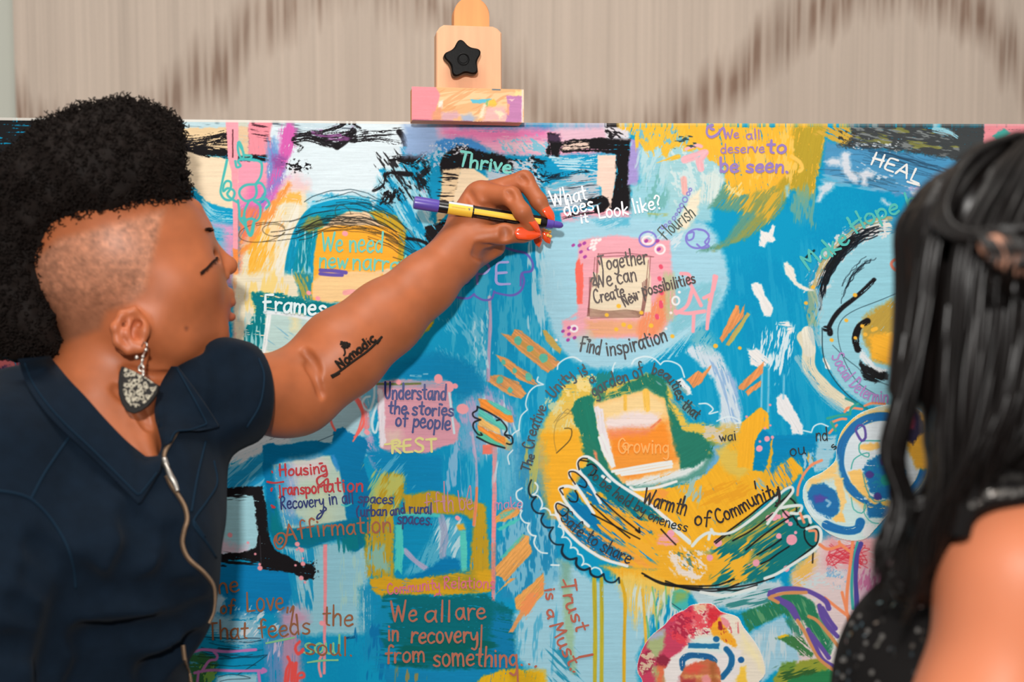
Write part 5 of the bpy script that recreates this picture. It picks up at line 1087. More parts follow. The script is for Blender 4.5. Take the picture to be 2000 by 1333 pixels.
    draw("white outline of the right painted hand", (228,236, 234), 6.0, TK(205,850, 260,790, 330,750, 420,760, 520,740, 640,660, 800,530, 900,430, 960,400, 975,430, 940,480, 870,560, 780,680), TK(880,560, 960,545, 1040,545, 1020,600, 960,600), TK(1020,640, 1090,625, 1110,670), TK(1080,720, 1160,705, 1190,760, 1160,860, 1020,960, 860,1060, 760,1100), TK(0,640, 80,740, 185,830), TK(270,1205, 450,1230, 620,1190, 690,1170), TK(330,800, 340,750), TK(350,725, 370,760))
    draw("white chalky strokes under the orange panel", (240,242,240), 5.6, TI(1370,275, 1590,235, 1810,200), TI(1400,290, 1600,255, 1815,218), TI(1440,300, 1620,275, 1812,240), TI(1505,395, 1540,412, 1700,395, 1850,350), TI(1270,20, 1310,130, 1370,235), TI(1290,0, 1340,110, 1380,230))
    write("faint yellow word Grow on the orange panel", (254,176,84), 4.2, ("Growing", TE(1180,1290, 1570,1290), 28), extra=[circ(TE,1240,1240,22,26)])
    write("black handwriting The Creative rising beside the sun", (26,44,54), 4.2, ("The", TI(745,280, 765,220, 790,150), 17), ("Creative", TE(550,1260, 560,1160, 610,1040, 650,940), 22))
    write("dark words Unity is a garden of possibilities that over the sun", (22,52,56), 4.4, ("Unity", TE(690,880, 770,800, 860,710), 22), ("is", TE(905,720, 960,690), 22), ("a", TE(975,770, 1020,750), 18), ("garden of", TE(1000,870, 1120,800, 1260,750, 1390,700), 26), ("beauties", TE(1430,690, 1520,720, 1590,800, 1630,900), 20), ("that", TE(1650,940, 1720,1000, 1770,1040), 20), extra=[TE(915,625, 925,640)])
    write("dark letters wai fading over the yellow", (40,46,40), 3.4, ("wai", TF(290,1205, 420,1190), 20))
    write("dark letters nd beside the blue paper flower", (40,46,50), 3.4, ("nd", TF(1010,1200, 1110,1195), 24), ("s", TF(1150,1270, 1175,1240), 16))
    write("dark letters ou on the blue beside the sun", (24,46,60), 3.4, ("ou", TK(950,165, 1080,140), 22))
    write("white word Frames on the teal band", (222,240,244), 6.4, ("Frames", TD(285,220, 500,235, 760,258), 32))
    write("navy handwriting Understand the stories of people on the pink square", NAVY, 5.4, ("Understand", TD(1195,880, 1665,890), 29), ("the stories", TD(1220,995, 1720,1010), 25), ("of people", TD(1275,1085, 1695,1118), 28), extra=[TD(1618,922, 1628,926)])
    write("pale yellow word REST below the pink square", (228,218,132), 6.4, ("REST", TD(1240,1290, 1600,1275), 25), extra=[TD(1200,1225, 1290,1215), TD(1300,1240, 1380,1235)])
    draw("white loops between the arm and the pink square", (206,232,242), 4.6, TD(1120,760, 1118,870, 1090,960, 1060,965, 1028,920, 1050,875, 1085,865), TD(1140,920, 1105,1040, 1110,1120, 1130,1135, 1150,1060), TD(1680,820, 1700,980, 1720,1140))
    draw("coral looping lines below the forearm", (250,112,104), 4.2, TD(790,930, 775,980, 800,1070, 825,1120), TD(970,850, 1020,930, 1040,1060, 1000,1140, 970,1170), TD(960,830, 1000,920, 1030,990, 1010,1090, 985,1150))
    draw("pink dots spattered over the left half", (250,162,172), 9, *[TD(x,y,x+4,y+3) for x,y in ((625,85),(693,127),(1366,428),(1300,757),(1725,785))], TA(1280,908,1288,911), *[TG(x,y,x+3,y+2) for x,y in ((770,820),(804,865),(813,968),(800,1075),(205,635),(265,752),(490,1000))], TD(1060,1130,1068,1138), TI(203,622,210,628), TH(955,645,960,648))
    draw("large pink dots near the pink square", (250,168,176), 17, TD(1783,955, 1785,962), TD(1600,728, 1602,738), TD(1680,785, 1684,800), TD(1772,958, 1792,960))
    draw("small pink specks over the black bar", (250,160,172), 4.6, *[TG(x,y,x+2,y+1) for x,y in ((768,862),(785,850),(812,928),(757,980),(828,1108),(455,895),(488,972),(400,810))], *[TF(x,y,x+2,y+1) for x,y in ((492,1017),(668,928),(670,1082),(630,1104),(592,1203))])
    write("red handwriting Housing and Transportation in the blue frame", RED, 5.0, ("Housing", TG(635,305, 830,300, 1005,275), 22), ("ransport", TG(662,452, 780,445, 1000,430), 22), ("ation", TG(990,430, 1275,420), 28),
          extra=[TG(548,352, 600,360, 668,352), TG(640,380, 645,460, 640,470), TG(940,215, 960,212), TG(990,290, 930,320, 920,350, 940,375, 1000,330, 1000,420), TG(575,408, 585,398, 578,420), TG(582,272, 586,282), TG(580,530, 605,545, 585,545)])
    write("navy handwriting Recovery in all spaces urban and rural spaces", (22,44,112), 4.2, ("Recovery", TG(645,558, 980,535), 23), ("in all", TG(1010,525, 1200,510), 24), ("spaces", TG(1225,505, 1495,520), 20), ("(urban", TG(1215,610, 1450,605), 20), ("and", TG(1470,605, 1590,585), 18), ("rural", TG(1612,590, 1785,590), 20), ("spaces.", TG(1520,665, 1790,675), 22), extra=[TG(975,540, 990,560, 930,600, 920,630, 945,620, 975,570)])
    write("brown handwriting Affirmation under the blue frame", (166,92,58), 4.8, ("Affirmation", TG(680,800, 900,765, 1180,745, 1490,730), 34), extra=[TG(610,760, 600,800, 620,850, 660,850, 690,790, 670,740, 625,745, 615,790, 640,820, 665,790, 645,770, 635,790)])
    draw("aqua line left of Affirmation tick", (82,206,206), 3, TG(1105,525, 1140,535, 1180,515))
    write("brown handwriting we are all in recovery from something on the teal block", (184,106, 82), 5.6, ("We", TH(1475,632, 1680,625), 38), ("all", TH(1720,632, 1940,632), 38), ("are", TJ(190,620, 430,610), 36), ("in", TH(1450,775, 1540,775), 32), ("recovery", TH(1620,785, 1780,795, 2140,785), 34), ("from", TH(1430,945, 1740,935), 34), ("something", TJ(20,965, 300,965, 665,975), 38), extra=[TJ(655,960, 662,1180), TJ(388,660, 380,900), TJ(686,957, 690,960), TJ(742,952, 746,954), TJ(790,972, 796,968)])
    write("brown handwriting one of Love that feeds the at lower left", (152,96,62), 5.0, ("ne", TH(180,425, 350,405), 32), ("of", TH(190,570, 300,575), 26), ("Love,", TH(385,560, 720,540), 40), ("That", TH(100,770, 410,760), 34), ("feeds", TH(480,760, 880,720), 36), ("the", TH(960,665, 1200,665), 38), ("soul.", TH(830,880, 1200,888), 34), extra=[TH(720,560, 745,520, 720,690)])
    write("pale green word soul with green underlines", (134,204,152), 5.4, ("soul", TH(815,872, 1110,870), 34), extra=[TH(540,795, 640,775, 750,752), TH(850,940, 960,925, 1075,922)])
    write("pink handwriting Community Relations on the ochre bar", (220,106,138), 3.4, ("Community", TG(1450,1200, 1620,1180, 1850,1160), 22), ("Relations", TI(100,1155, 300,1150, 490,1150), 22), extra=[TG(1800,1210, 1840,1190, 1850,1205)])
    write("brown words trust is a must running down the pale blue", (186,98,78), 5.6, ("Trust", TJ(985,330, 1010,480, 1060,600, 1100,720), 26), ("is", TJ(860,385, 875,480), 22), ("a", TJ(875,540, 890,620), 20), ("Must.", TJ(895,660, 960,800, 1010,900, 1065,1010), 26), extra=[TJ(1075,1008, 1085,1010), TJ(1120,900, 1220,880), TJ(1000,320, 1020,360)])
    write("faint lilac words first to make over the mustard frame", (196,130,150), 2.8, ("fifth be", TI(-40,590, 160,575, 330,560), 36), extra=[TI(105,350, 110,560), TI(270,500, 300,380, 310,500)])
    write("faint lilac word make on the pale blue", (196,130,170), 2.8, ("make", TI(480,560, 700,555), 22))
    draw("pink outline of a table at lower left", (206,128,196), 5.6, TH(0,860, 60,845, 140,850, 250,860, 460,845), TH(140,855, 170,890, 160,920, 110,930, 60,1000), TH(0,1020, 120,1000, 320,1005, 520,1002), TH(480,1010, 490,1100), TH(30,1010, 20,1100), TH(515,990, 535,1005, 505,1018))
    draw("coral scribble at the bottom edge", (244,88,84), 5.4, TH(700,900, 715,940, 690,1000, 680,1088), TH(700,1080, 720,960, 735,945, 730,1080, 755,950, 765,945, 750,1088), TH(770,1060, 820,1050, 815,1020, 780,1030, 770,1088), TH(820,860, 770,870, 760,820, 790,785), TH(755,840, 780,880, 815,840))
    draw("pink drip below the word soul", (244,158,166), 5.5, TH(960,880, 940,920, 935,980, 950,1045))
    draw("black zigzag outline round the striped feather", (28,34,40), 3.2, TE(125,942, 220,990, 300,1040, 300,1040, 340,1090, 345,1120, 330,1150, 380,1165, 390,1210, 370,1225, 345,1218), TE(125,942, 120,970, 90,990, 100,1020, 148,1040, 148,1040, 100,1060, 95,1100, 130,1150, 160,1155, 150,1140), TE(120,1170, 220,1220, 330,1252), TE(290,1040, 270,1045), TE(330,1155, 365,1180))
    draw("coral, green and violet stems below the blue flower", (246,146,100), 6, TK(1467,690, 1440,760, 1425,900, 1408,1040, 1390,1200, 1385,1340), TL(1710,300, 1740,420, 1790,640), TK(1180,840, 1240,875, 1330,850, 1330,820), TK(1340,840, 1420,900), TL(1580,340, 1680,420, 1760,480))
    draw("teal stem below the blue flower", (66,172,166), 5.5, TK(1470,825, 1450,900, 1430,1060, 1425,1200, 1435,1330))
    draw("thick violet stem below the blue flower", (84,76,160), 9, TK(1495,835, 1465,930, 1455,1100, 1462,1250, 1465,1400))
    draw("violet outlines on the green leaf", (104,82,164), 9.5, TL(1165,320, 1200,290, 1290,272, 1420,280, 1520,320, 1590,370, 1610,420), TL(1240,350, 1330,400, 1380,500), TL(1250,365, 1310,410, 1370,495), TL(1540,400, 1560,480, 1610,560, 1675,630), TL(1560,420, 1610,500, 1660,570), TL(1455,580, 1500,680, 1560,800, 1650,860), TL(1480,620, 1560,720, 1610,790), TL(1170,300, 1280,380))
    draw("tan outlines on the green leaf", (214,148,96), 6.5, TL(1165,340, 1230,375), TL(1180,330, 1280,305, 1440,300), TL(1375,510, 1430,600, 1480,700, 1540,800, 1640,880), TL(1460,480, 1520,510, 1600,600, 1700,730))
    draw("coral curls beside the blue flower", (246,152,112), 5, TF(1230,980, 1260,950, 1360,960), TF(1380,935, 1440,915, 1530,920), TF(1130,1060, 1200,1035, 1240,1035), TK(1195,195, 1120,230, 1060,300, 1020,390, 1010,460), TK(1030,600, 1060,670), TK(1100,735, 1150,740, 1150,810), TF(1115,1140, 1170,1080), TK(1640,900, 1720,860, 1780,780))
    draw("green curls beside the blue flower", (60,170,150), 5, TF(1270,1000, 1280,950, 1330,920), TF(1130,1060, 1160,1120), TF(1100,1030, 1180,1010, 1250,1000))
# ---------------------------------------------------------------- easel and painting (both lean back with the canvas)
TILT = CR.to_4x4()
T_CAN = Matrix.Translation((0, 0, CAM_Z)) @ TILT @ Matrix.Translation((0, 1.6, 0))      # canvas frame: x right, y into the canvas, z up, origin at the frame's centre
def CX(x): return (x - 1000) * PX
def CZ(y): return (666.5 - y) * PX
M_wood = material('beech_wood', rgb(238, 180, 140), .55, .3, bump=(300, .08, .001), vary=((90, 30, 6), .10))
M_wood2 = material('beech_wood_orange', rgb(236, 156, 98), .55, .3, bump=(300, .08, .001), vary=((90, 30, 6), .10))
M_black = material('black_plastic', rgb(10, 9, 9), .45, .18, bump=(500, .12, .0006))
base = T_CAN @ Vector((0, .06, CZ(1500) - .02))
easel = empty('easel', (base.x, base.y + .1, 0), 'beech wood studio easel holding the large painting, with clamp and star knob on top', 'easel')
R9 = Matrix.Rotation(math.radians(8.5), 4, 'Z')
MC = T_CAN @ Matrix.Translation((CX(916), -.012, 0)) @ R9                               # clamp frame, turned a little to the left
def cz(y): return CZ(y)
def q(x): return (x - 914) * PX
# mast: round-topped board behind the clamp
arc = [(q(891) + (q(962) - q(891)) * .5 * (1 + math.cos(a)), cz(21) + .0205 * math.sin(a)) for a in np.linspace(0, math.pi, 20)]
m = MB().prism([(q(891), -1.05), (q(962), -1.05)] + arc, 'y', MC, .031, .057, .0018); m.build('mast', M_wood2, easel)
pl = [(852, 186), (979, 186), (979, 66), (971, 58), (962, 54), (866, 54), (858, 59), (852, 68)]
MB().prism([(q(x), cz(y)) for x, y in pl], 'y', MC, .002, .031, .0015).build('clamp_block', M_wood, easel)
# star knob with a recessed hub
kc = (q(899), cz(127)); mk = MB()
def star(rad, k=1.0): return [((kc[0] + k * (rad + .155 * rad * math.cos(5 * (a - 1.72)) + .02 * rad * math.cos(10 * (a - 1.72))) * math.cos(a)), kc[1] + k * (rad + .155 * rad * math.cos(5 * (a - 1.72)) + .02 * rad * math.cos(10*(a-1.72))) * math.sin(a)) for a in np.linspace(0, 2 * math.pi, 91)[:-1]]
mk.prism(star(.0182), 'y', MC, -.022, -.006, .002)
mk.prism([(kc[0] + .009 * math.cos(a), kc[1] + .009 * math.sin(a)) for a in np.linspace(0, 2 * math.pi, 33)[:-1]], 'y', MC, -.006, .002, 0)
kn = mk.build('star_knob', M_black, easel)
hub = MB(); cpt = [MC @ Vector((kc[0] + .0062 * math.cos(a), -.0222, kc[1] - .0005 + .0062 * math.sin(a))) for a in np.linspace(0, 2 * math.pi, 33)]
hub.tube(cpt, .0008, 6, cap=False); hub.prism([(kc[0] + .005 * math.cos(a), kc[1] + .005 * math.sin(a)) for a in np.linspace(0, 2 * math.pi, 25)[:-1]], 'y', MC, -.0226, -.0215, .0004)
hub.build('knob_hub', M_black, kn, local=False)
# clamp bar over the canvas edge, daubed with dried paint
def bar_paint(p):
    p.img[:] = np.array((236, 178, 122), np.float32) / 255
    T = tile(760, 0, 5.127)
    p.scum(T(200,940, 1350,940, 1350,1280, 200,1280), (246, 206, 156), .8, .5, 9, 7, -8, 10); p.scum(T(400,960, 1200,960, 1200,1200, 400,1200), (222, 150, 92), .6, .55, 8, 8, -30, 10)
    p.fill(T(190,930, 430,930, 490,1020, 450,1130, 410,1260, 400,1290, 190,1290), (248, 140, 150), 1, 3, 1.5); p.fill(T(470,1080, 510,1070, 500,1150, 460,1140), (244, 226, 210), 1, 2, 1.5)
    p.fill(T(410,1180, 500,1130, 500,1270, 410,1270), (226, 150, 110), .9, 3, 3); p.fill(T(500,1190, 640,1170, 680,1220, 600,1270, 500,1270), (214, 164, 176), .9, 4, 3)
    p.fill(T(690,1210, 780,1190, 850,1230, 800,1275, 690,1265), (160, 176, 206), .9, 4, 4); p.fill(T(780,1055, 860,1050, 990,1045, 980,1065, 880,1090, 800,1085), (90, 190, 216), 1, 2, 1.2)
    p.fill(T(960,1060, 1010,1045, 1040,1090, 1020,1120, 950,1115), (248, 190, 66), 1, 2, 1.2); p.fill(T(940,1060, 960,1060, 945,1120, 930,1110), (130, 180, 110), 1, 2, 1.2)
    p.fill(T(910,1100, 940,1110, 900,1230, 860,1240), (246, 226, 196), .95, 3, 2); p.fill(T(940,1140, 1120,1120, 1180,1260, 900,1270), (234, 180, 180), .9, 5, 4); p.fill(T(1020,1160, 1060,1150, 1110,1190, 1070,1240), (248, 226, 190), .9, 4, 2)
    p.fill(T(1130,1010, 1290,1000, 1295,1270, 1130,1270, 1160,1140), (196, 126, 176), 1, 3, 1.5); p.fill(T(1150,1040, 1215,1040, 1190,1065), (240, 190, 200), 1, 2, 1); p.fill(T(1145,1090, 1165,1090, 1160,1200, 1145,1190), (252, 160, 130), 1, 2, 1)
    p.fill(T(1230,950, 1300,950, 1300,1000, 1200,1000), (248, 220, 150), .9, 4, 2); p.fill(T(1285,940, 1302,940, 1302,1290, 1285,1290), (242, 226, 220), .8, 2, 1); p.brush(T(200,1268, 1300,1272), 3, (120, 60, 90), .8, .3); p.brush(T(1000,950, 1070,952), 3, (90, 110, 120), 1, .2)
class SmallPaint(Paint): pass
def sub_paint(fn, x0, y0, x1, y1, scale):
    """paint fn in its own field over canvas units x0..x1, y0..y1"""
    global PX0, PX1, PY0, PY1, PW, PH, PS
    keep = (PX0, PX1, PY0, PY1, PW, PH, PS)
    PX0, PX1, PY0, PY1, PS = x0, x1, y0, y1, scale
    PW = int((PX1 - PX0) * PS) + 1; PH = int((PY1 - PY0) * PS) + 1
    p = Paint(); fn(p); res = (p.img.copy(), x0, y0, scale)
    PX0, PX1, PY0, PY1, PW, PH, PS = keep
    return res
def grid_slab(img, x0, y0, ps, M, cx, cz_, yf, th, mask=None, warp=None):
    """coloured grid at y=yf facing -y, with sides and back of thickness th"""
    H, W = img.shape[:2]
    xs = np.array([cx(x0 + i / ps) for i in range(W)]); zs = np.array([cz_(y0 + j / ps) for j in range(H)])
    gx, gz = np.meshgrid(xs, zs)
    if warp is not None: gx, gz = warp(gx, gz)
    V = np.stack([gx.ravel(), np.full(gx.size, yf), gz.ravel()], 1)
    idx = np.arange(H * W).reshape(H, W)
    F = np.stack([idx[1:, :-1], idx[1:, 1:], idx[:-1, 1:], idx[:-1, :-1]], -1).reshape(-1, 4)
    col = lin(img.reshape(-1, 3)) * .92
    if mask is not None:
        keep = mask[:-1, :-1].reshape(-1); F = F[keep]
    # rim: boundary edges -> side walls + back
    e = np.concatenate([F[:, [0, 1]], F[:, [1, 2]], F[:, [2, 3]], F[:, [3, 0]]])
    s = np.sort(e, 1); key = s[:, 0].astype(np.int64) * (H * W) + s[:, 1]
    u, inv, cnt = np.unique(key, return_inverse=True, return_counts=True)
    b = e[cnt[inv] == 1]
    used = np.unique(b); mp = {int(v): len(V) + i for i, v in enumerate(used)}
    VB = V[used].copy(); VB[:, 1] += th
    bi = np.array([[mp[int(p)], mp[int(q_)]] for p, q_ in b])
    F2 = np.stack([b[:, 1], b[:, 0], bi[:, 0], bi[:, 1]], 1)
    V = np.concatenate([V, VB]); col = np.concatenate([col, col[used]])
    F = np.concatenate([F, F2])
    if mask is not None:
        un = np.unique(F); r = np.full(len(V), -1); r[un] = np.arange(len(un)); V, col, F = V[un], col[un], r[F]
    Mn = np.array(M); Vw = V @ Mn[:3, :3].T + Mn[:3, 3]
    return Vw, F, col
M_paint_bar = material('dried_paint_on_wood', rough=.55, spec=.4, attr=True, bump=(500, .15, .001))
img, a0, b0, ps = sub_paint(bar_paint, 800, 184, 1015, 248, 1.4)
V, F, C = grid_slab(img, a0, b0, ps, MC, lambda x: (x - 914) * PX, CZ, -.0262, .0)
mb_bar = MB().box(MC, q(801), q(1013), -.026, .0015, CZ(247), CZ(185), .0012)
ob = mb_bar.build('clamp_bar', M_wood2, easel)
mesh_obj('paint_daubs', V, F, M_paint_bar, ob, True, C, label='pink, violet and yellow paint dried on the clamp bar')
# the rest of the easel below and behind the canvas
lo = CZ(1500)
MB().box(T_CAN, -.42, .42, -.04, .05, lo - .035, lo - .001, .002).build('canvas_ledge', M_wood, easel)
for sx in (-1, 1):
    MB().box(T_CAN, sx * .36 - .025, sx * .36 + .025, .018, .05, lo - .62, CZ(420), .002).build('side_post', M_wood, easel)
MB().box(T_CAN, -.36, .36, .02, .048, lo - .30, lo - .25, .002).build('cross_bar', M_wood, easel)
foot_y = (T_CAN @ Vector((0, .07, lo - .6))).y
for sx in (-1, 1):
    MB().box(ID, sx * .36 - .03, sx * .36 + .03, foot_y - .32, foot_y + .38, 0.0, .06, .003).build('foot', M_wood, easel)
zt = float((T_CAN @ Vector((0, .07, lo - .6))).z)

# ---- canvas
P_ = Paint(); paint_all(P_); ink_all()
for nm, lb, c, wd, S in INK:           # drawings are part of the paint; written phrases lie on top as ink
    if nm == 'marker_drawing':
        for s in S: P_.brush(np.array(s), wd, c, 1, soft=1.0, var=0, sm=False)
M_canvas = material('acrylic_on_canvas', rough=.6, spec=.07, attr=True, bump=(900, .10, .0006))
painting = empty('painting', tuple(T_CAN @ Vector((0, 0, CZ(1500)))), 'large blue abstract canvas covered with painted shapes and handwritten words, standing on the easel', 'painting')
def top_line(gx, gz):                  # the upper edge of the canvas is not quite straight
    x = gx / PX + 1000; y = 666.5 - gz / PX
    t = np.interp(x, [-220, 0, 800, 1100, 2220], [228, 230, 238, 240.5, 243]) - 236
    return gx, CZ(y + t * np.clip((300 - y) / 64, 0, 1))
V, F, C = grid_slab(P_.img, PX0, PY0, PS, T_CAN, CX, CZ, 0.0, .014, None, top_line)
canvas = mesh_obj('canvas', V, F, M_canvas, painting, True, C)
MB().box(T_CAN, CX(PX0) + .002, CX(PX1) - .002, .0125, .0145, CZ(PY1) + .002, CZ(PY0) - .005).build('canvas_back', material('bare_canvas', rgb(226, 214, 190), .8), painting)
_inkm = {}
def ink_mat(c, pencil=False):
    k = tuple(c)
    if k not in _inkm: _inkm[k] = material('paint_marker_%02d' % (len(_inkm) + 1), tuple(np.array(rgb(*c)[:3]) * .92) + (1,), .42, .4)
    return _inkm[k]
def ribbons(strokes, w, M, off, seed=0):
    """flat ink strokes with round ends lying on the canvas"""
    V = []; F = []; rd = random.Random(seed); Mn = np.array(M); z = 0
    for s in strokes:
        P = np.array(s, float)
        if len(P) < 2: continue
        keep = [0] + [i for i in range(1, len(P)) if np.hypot(*(P[i] - P[i - 1])) > 1e-3]; P = P[keep]
        if len(P) < 2: continue
        T = np.gradient(P, axis=0); T /= np.linalg.norm(T, axis=1)[:, None] + 1e-9
        Nn = np.stack([-T[:, 1], T[:, 0]], 1)
        m = len(P); ph = rd.uniform(0, 6)
        h = w / 2 * np.array([.9 + .13 * math.sin(i * .35 + ph) + rd.uniform(-.05, .05) for i in range(m)])
        yl = -off - np.linspace(0, 4e-5, m) - z; z += 3e-6
        def put(x, y, d): V.append((CX(x), d, CZ(y))); return len(V) - 1
        L = [put(*(P[i] + Nn[i] * h[i]), yl[i]) for i in range(m)]; Rr = [put(*(P[i] - Nn[i] * h[i]), yl[i]) for i in range(m)]
        for i in range(m - 1): F.append([L[i], L[i + 1], Rr[i + 1], Rr[i]])
        for i, sg in ((0, -1), (m - 1, 1)):
            a0 = math.atan2(Nn[i][1], Nn[i][0])
            ring = [put(P[i][0] + h[i] * math.cos(a0 - sg * a), P[i][1] + h[i] * math.sin(a0 - sg * a), yl[i]) for a in np.linspace(0, math.pi, 7)[1:-1]]
            F.append(([L[i]] + ring + [Rr[i]])[::(1 if sg > 0 else -1)])
    V = np.array(V); return V @ Mn[:3, :3].T + Mn[:3, 3], F
for i, (nm, lb, c, wd, S) in enumerate(INK):
    if nm == 'marker_drawing': continue
    V, F = ribbons(S, wd * .82, T_CAN, .00035 + .000012 * i, i)
    mesh_obj(nm, V, F, ink_mat(c), painting, False, label=lb)
# ---- paper flowers pasted on the canvas
M_cut = material('painted_paper', rough=.5, spec=.35, attr=True, bump=(500, .08, .0004))
def cutout(fn, outline, label, off, th=.0007):
    O = spline(outline, 2, True); x0, y0 = O.min(0) - 3; x1, y1 = O.max(0) + 3
    y1 = min(y1, 1499)
    def f2(p):
        fn(p)
        W = p.win(x0, y0, x1, y1); sl, x, y = W
        for i in range(len(O)):      # white paper rim
            pass
    img, a, b, ps = sub_paint(f2, x0, y0, x1, y1, 1.0)
    H, W = img.shape[:2]
    yy, xx = np.mgrid[0:H, 0:W].astype(np.float32); xx = xx / ps + a; yy = yy / ps + b
    ins = np.zeros((H, W), bool); dd = np.full((H, W), 1e9, np.float32)
    for i in range(len(O)):
        ax, ay = O[i]; bx, by = O[(i + 1) % len(O)]
        ins ^= ((ay > yy) != (by > yy)) & (xx < (bx - ax) * (yy - ay) / (by - ay + 1e-12) + ax)
        ex, ey = bx - ax, by - ay; L = ex * ex + ey * ey + 1e-9
        t = np.clip(((xx - ax) * ex + (yy - ay) * ey) / L, 0, 1); dd = np.minimum(dd, np.hypot(xx - ax - t * ex, yy - ay - t * ey))
    rim = np.clip(1.6 - dd, 0, 1)[..., None]
    img = img * (1 - rim) + np.array((.94, .93, .9), np.float32) * rim
    V, F, C = grid_slab(img, a, b, ps, T_CAN, CX, CZ, -off, th, ins)
    mesh_obj('paper_flower', V, F, M_cut, painting, False, C, label=label)
cutout(flower_blue, [(1567,967),(1572,945),(1585,932),(1606,922),(1630,900),(1634,870),(1645,840),(1672,812),(1705,797),(1745,790),(1790,798),(1822,830),(1830,880),(1815,930),(1780,970),(1740,1000),(1712,1030),(1690,1052),(1660,1056),(1625,1046),(1595,1022),(1575,995)], 'blue and yellow paper flower pasted at the right, half hidden by dark hair', .0004)
cutout(flower_red, [tuple(v) for v in TL(205,960, 172,900, 172,830, 200,740, 250,650, 300,600, 370,545, 440,470, 530,425, 570,395, 650,380, 740,385, 800,440, 920,480, 970,560, 1060,680, 1110,780, 1133,880, 1120,930, 1080,980, 1050,1120, 700,1200, 240,1150)], 'red, white and blue paper flower pasted at the bottom edge', .0004)
# ---------------------------------------------------------------- smooth solids: blended primitives meshed with surface nets (camera-frame metres)
def rotm(ax=0, ay=0, az=0):
    return np.array((Matrix.Rotation(math.radians(az), 3, 'Z') @ Matrix.Rotation(math.radians(ay), 3, 'Y') @ Matrix.Rotation(math.radians(ax), 3, 'X')))
class Ell:
    def __init__(s, c, r, k=.01, op='u', rot=None):
        s.c = np.asarray(c, float); s.r = np.asarray(r, float); s.k = k; s.op = op; s.R = rot; s.bc = s.c; s.br = max(r)
    def f(s, p):
        q = p - s.c
        if s.R is not None: q = q @ s.R
        k0 = np.sqrt(((q / s.r) ** 2).sum(1)); k1 = np.sqrt(((q / s.r ** 2) ** 2).sum(1)) + 1e-9
        return k0 * (k0 - 1) / k1
class Cap:
    def __init__(s, a, b, ra, rb=None, k=.01, op='u'):
        s.a = np.asarray(a, float); s.b = np.asarray(b, float); s.ra = ra; s.rb = ra if rb is None else rb; s.k = k; s.op = op
        s.bc = (s.a + s.b) / 2; s.br = np.linalg.norm(s.b - s.a) / 2 + max(s.ra, s.rb)
    def f(s, p):
        d = s.b - s.a; t = np.clip(((p - s.a) @ d) / (d @ d + 1e-12), 0, 1)
        return np.linalg.norm(p - s.a - t[:, None] * d, axis=1) - (s.ra + (s.rb - s.ra) * t)
class Half:                            # solid where (p-c).n < 0
    def __init__(s, c, n, k=.004, op='s'):
        s.c = np.asarray(c, float); s.n = np.asarray(n, float) / np.linalg.norm(n); s.k = k; s.op = op; s.bc = s.c; s.br = 9
    def f(s, p): return (p - s.c) @ s.n
class PolyCut:                         # everything seen inside a pixel outline, between two depths
    def __init__(s, pts, d0, d1, k=.004, op='s'):
        s.P = np.array(pts, float); s.d0 = d0; s.d1 = d1; s.k = k; s.op = op; s.bc = Pc(*s.P.mean(0), (d0 + d1) / 2); s.br = 9
    def f(s, p):
        x = p[:, 0] / p[:, 1] * FPX + 1000; y = 666.5 - p[:, 2] / p[:, 1] * FPX
        return np.maximum(poly_sd(s.P, x, y) * p[:, 1] / FPX, np.maximum(s.d0 - p[:, 1], p[:, 1] - s.d1))
def poly_sd(P, x, y):                  # signed distance to an outline, negative inside
    d = np.full(len(x), 1e9); ins = np.zeros(len(x), bool)
    for i in range(len(P)):
        a, b = P[i], P[(i + 1) % len(P)]; e = b - a
        t = np.clip(((x - a[0]) * e[0] + (y - a[1]) * e[1]) / (e @ e + 1e-9), 0, 1); d = np.minimum(d, np.hypot(x - a[0] - t * e[0], y - a[1] - t * e[1]))
        ins ^= ((a[1] > y) != (b[1] > y)) & (x < (b[0] - a[0]) * (y - a[1]) / (b[1] - a[1] + 1e-12) + a[0])
    return np.where(ins, -d, d)
class Grp:
    def __init__(s, items, k=.004, op='u'):
        s.items = items; s.k = k; s.op = op
        cs = np.array([i.bc for i in items if i.br < 5]); s.bc = cs.mean(0); s.br = max(np.linalg.norm(i.bc - s.bc) + i.br for i in items if i.br < 5)
    def f(s, p): return field(s.items, p)
def field(items, p):
    d = None
    lo, hi = p.min(0), p.max(0); cc = (lo + hi) / 2; cr = np.linalg.norm(hi - lo) / 2
    for it in items:
        if it.br < 5 and np.linalg.norm(it.bc - cc) > it.br + cr + .04: continue
        g = it.f(p); k = it.k
        if d is None:
            if it.op == 's': continue
            d = g; continue
        if it.op == 'u':
            h = np.maximum(k - np.abs(d - g), 0) / k; d = np.minimum(d, g) - h * h * k * .25
        else:
            g = -g; h = np.maximum(k - np.abs(d - g), 0) / k; d = np.maximum(d, g) + h * h * k * .25
    if d is None: d = np.full(len(p), .05)
    return d
_OFF = np.array([(i, j, k) for i in (0, 1) for j in (0, 1) for k in (0, 1)])
_ED = [(a, b) for a in range(8) for b in range(8) if a < b and np.abs(_OFF[a] - _OFF[b]).sum() == 1]
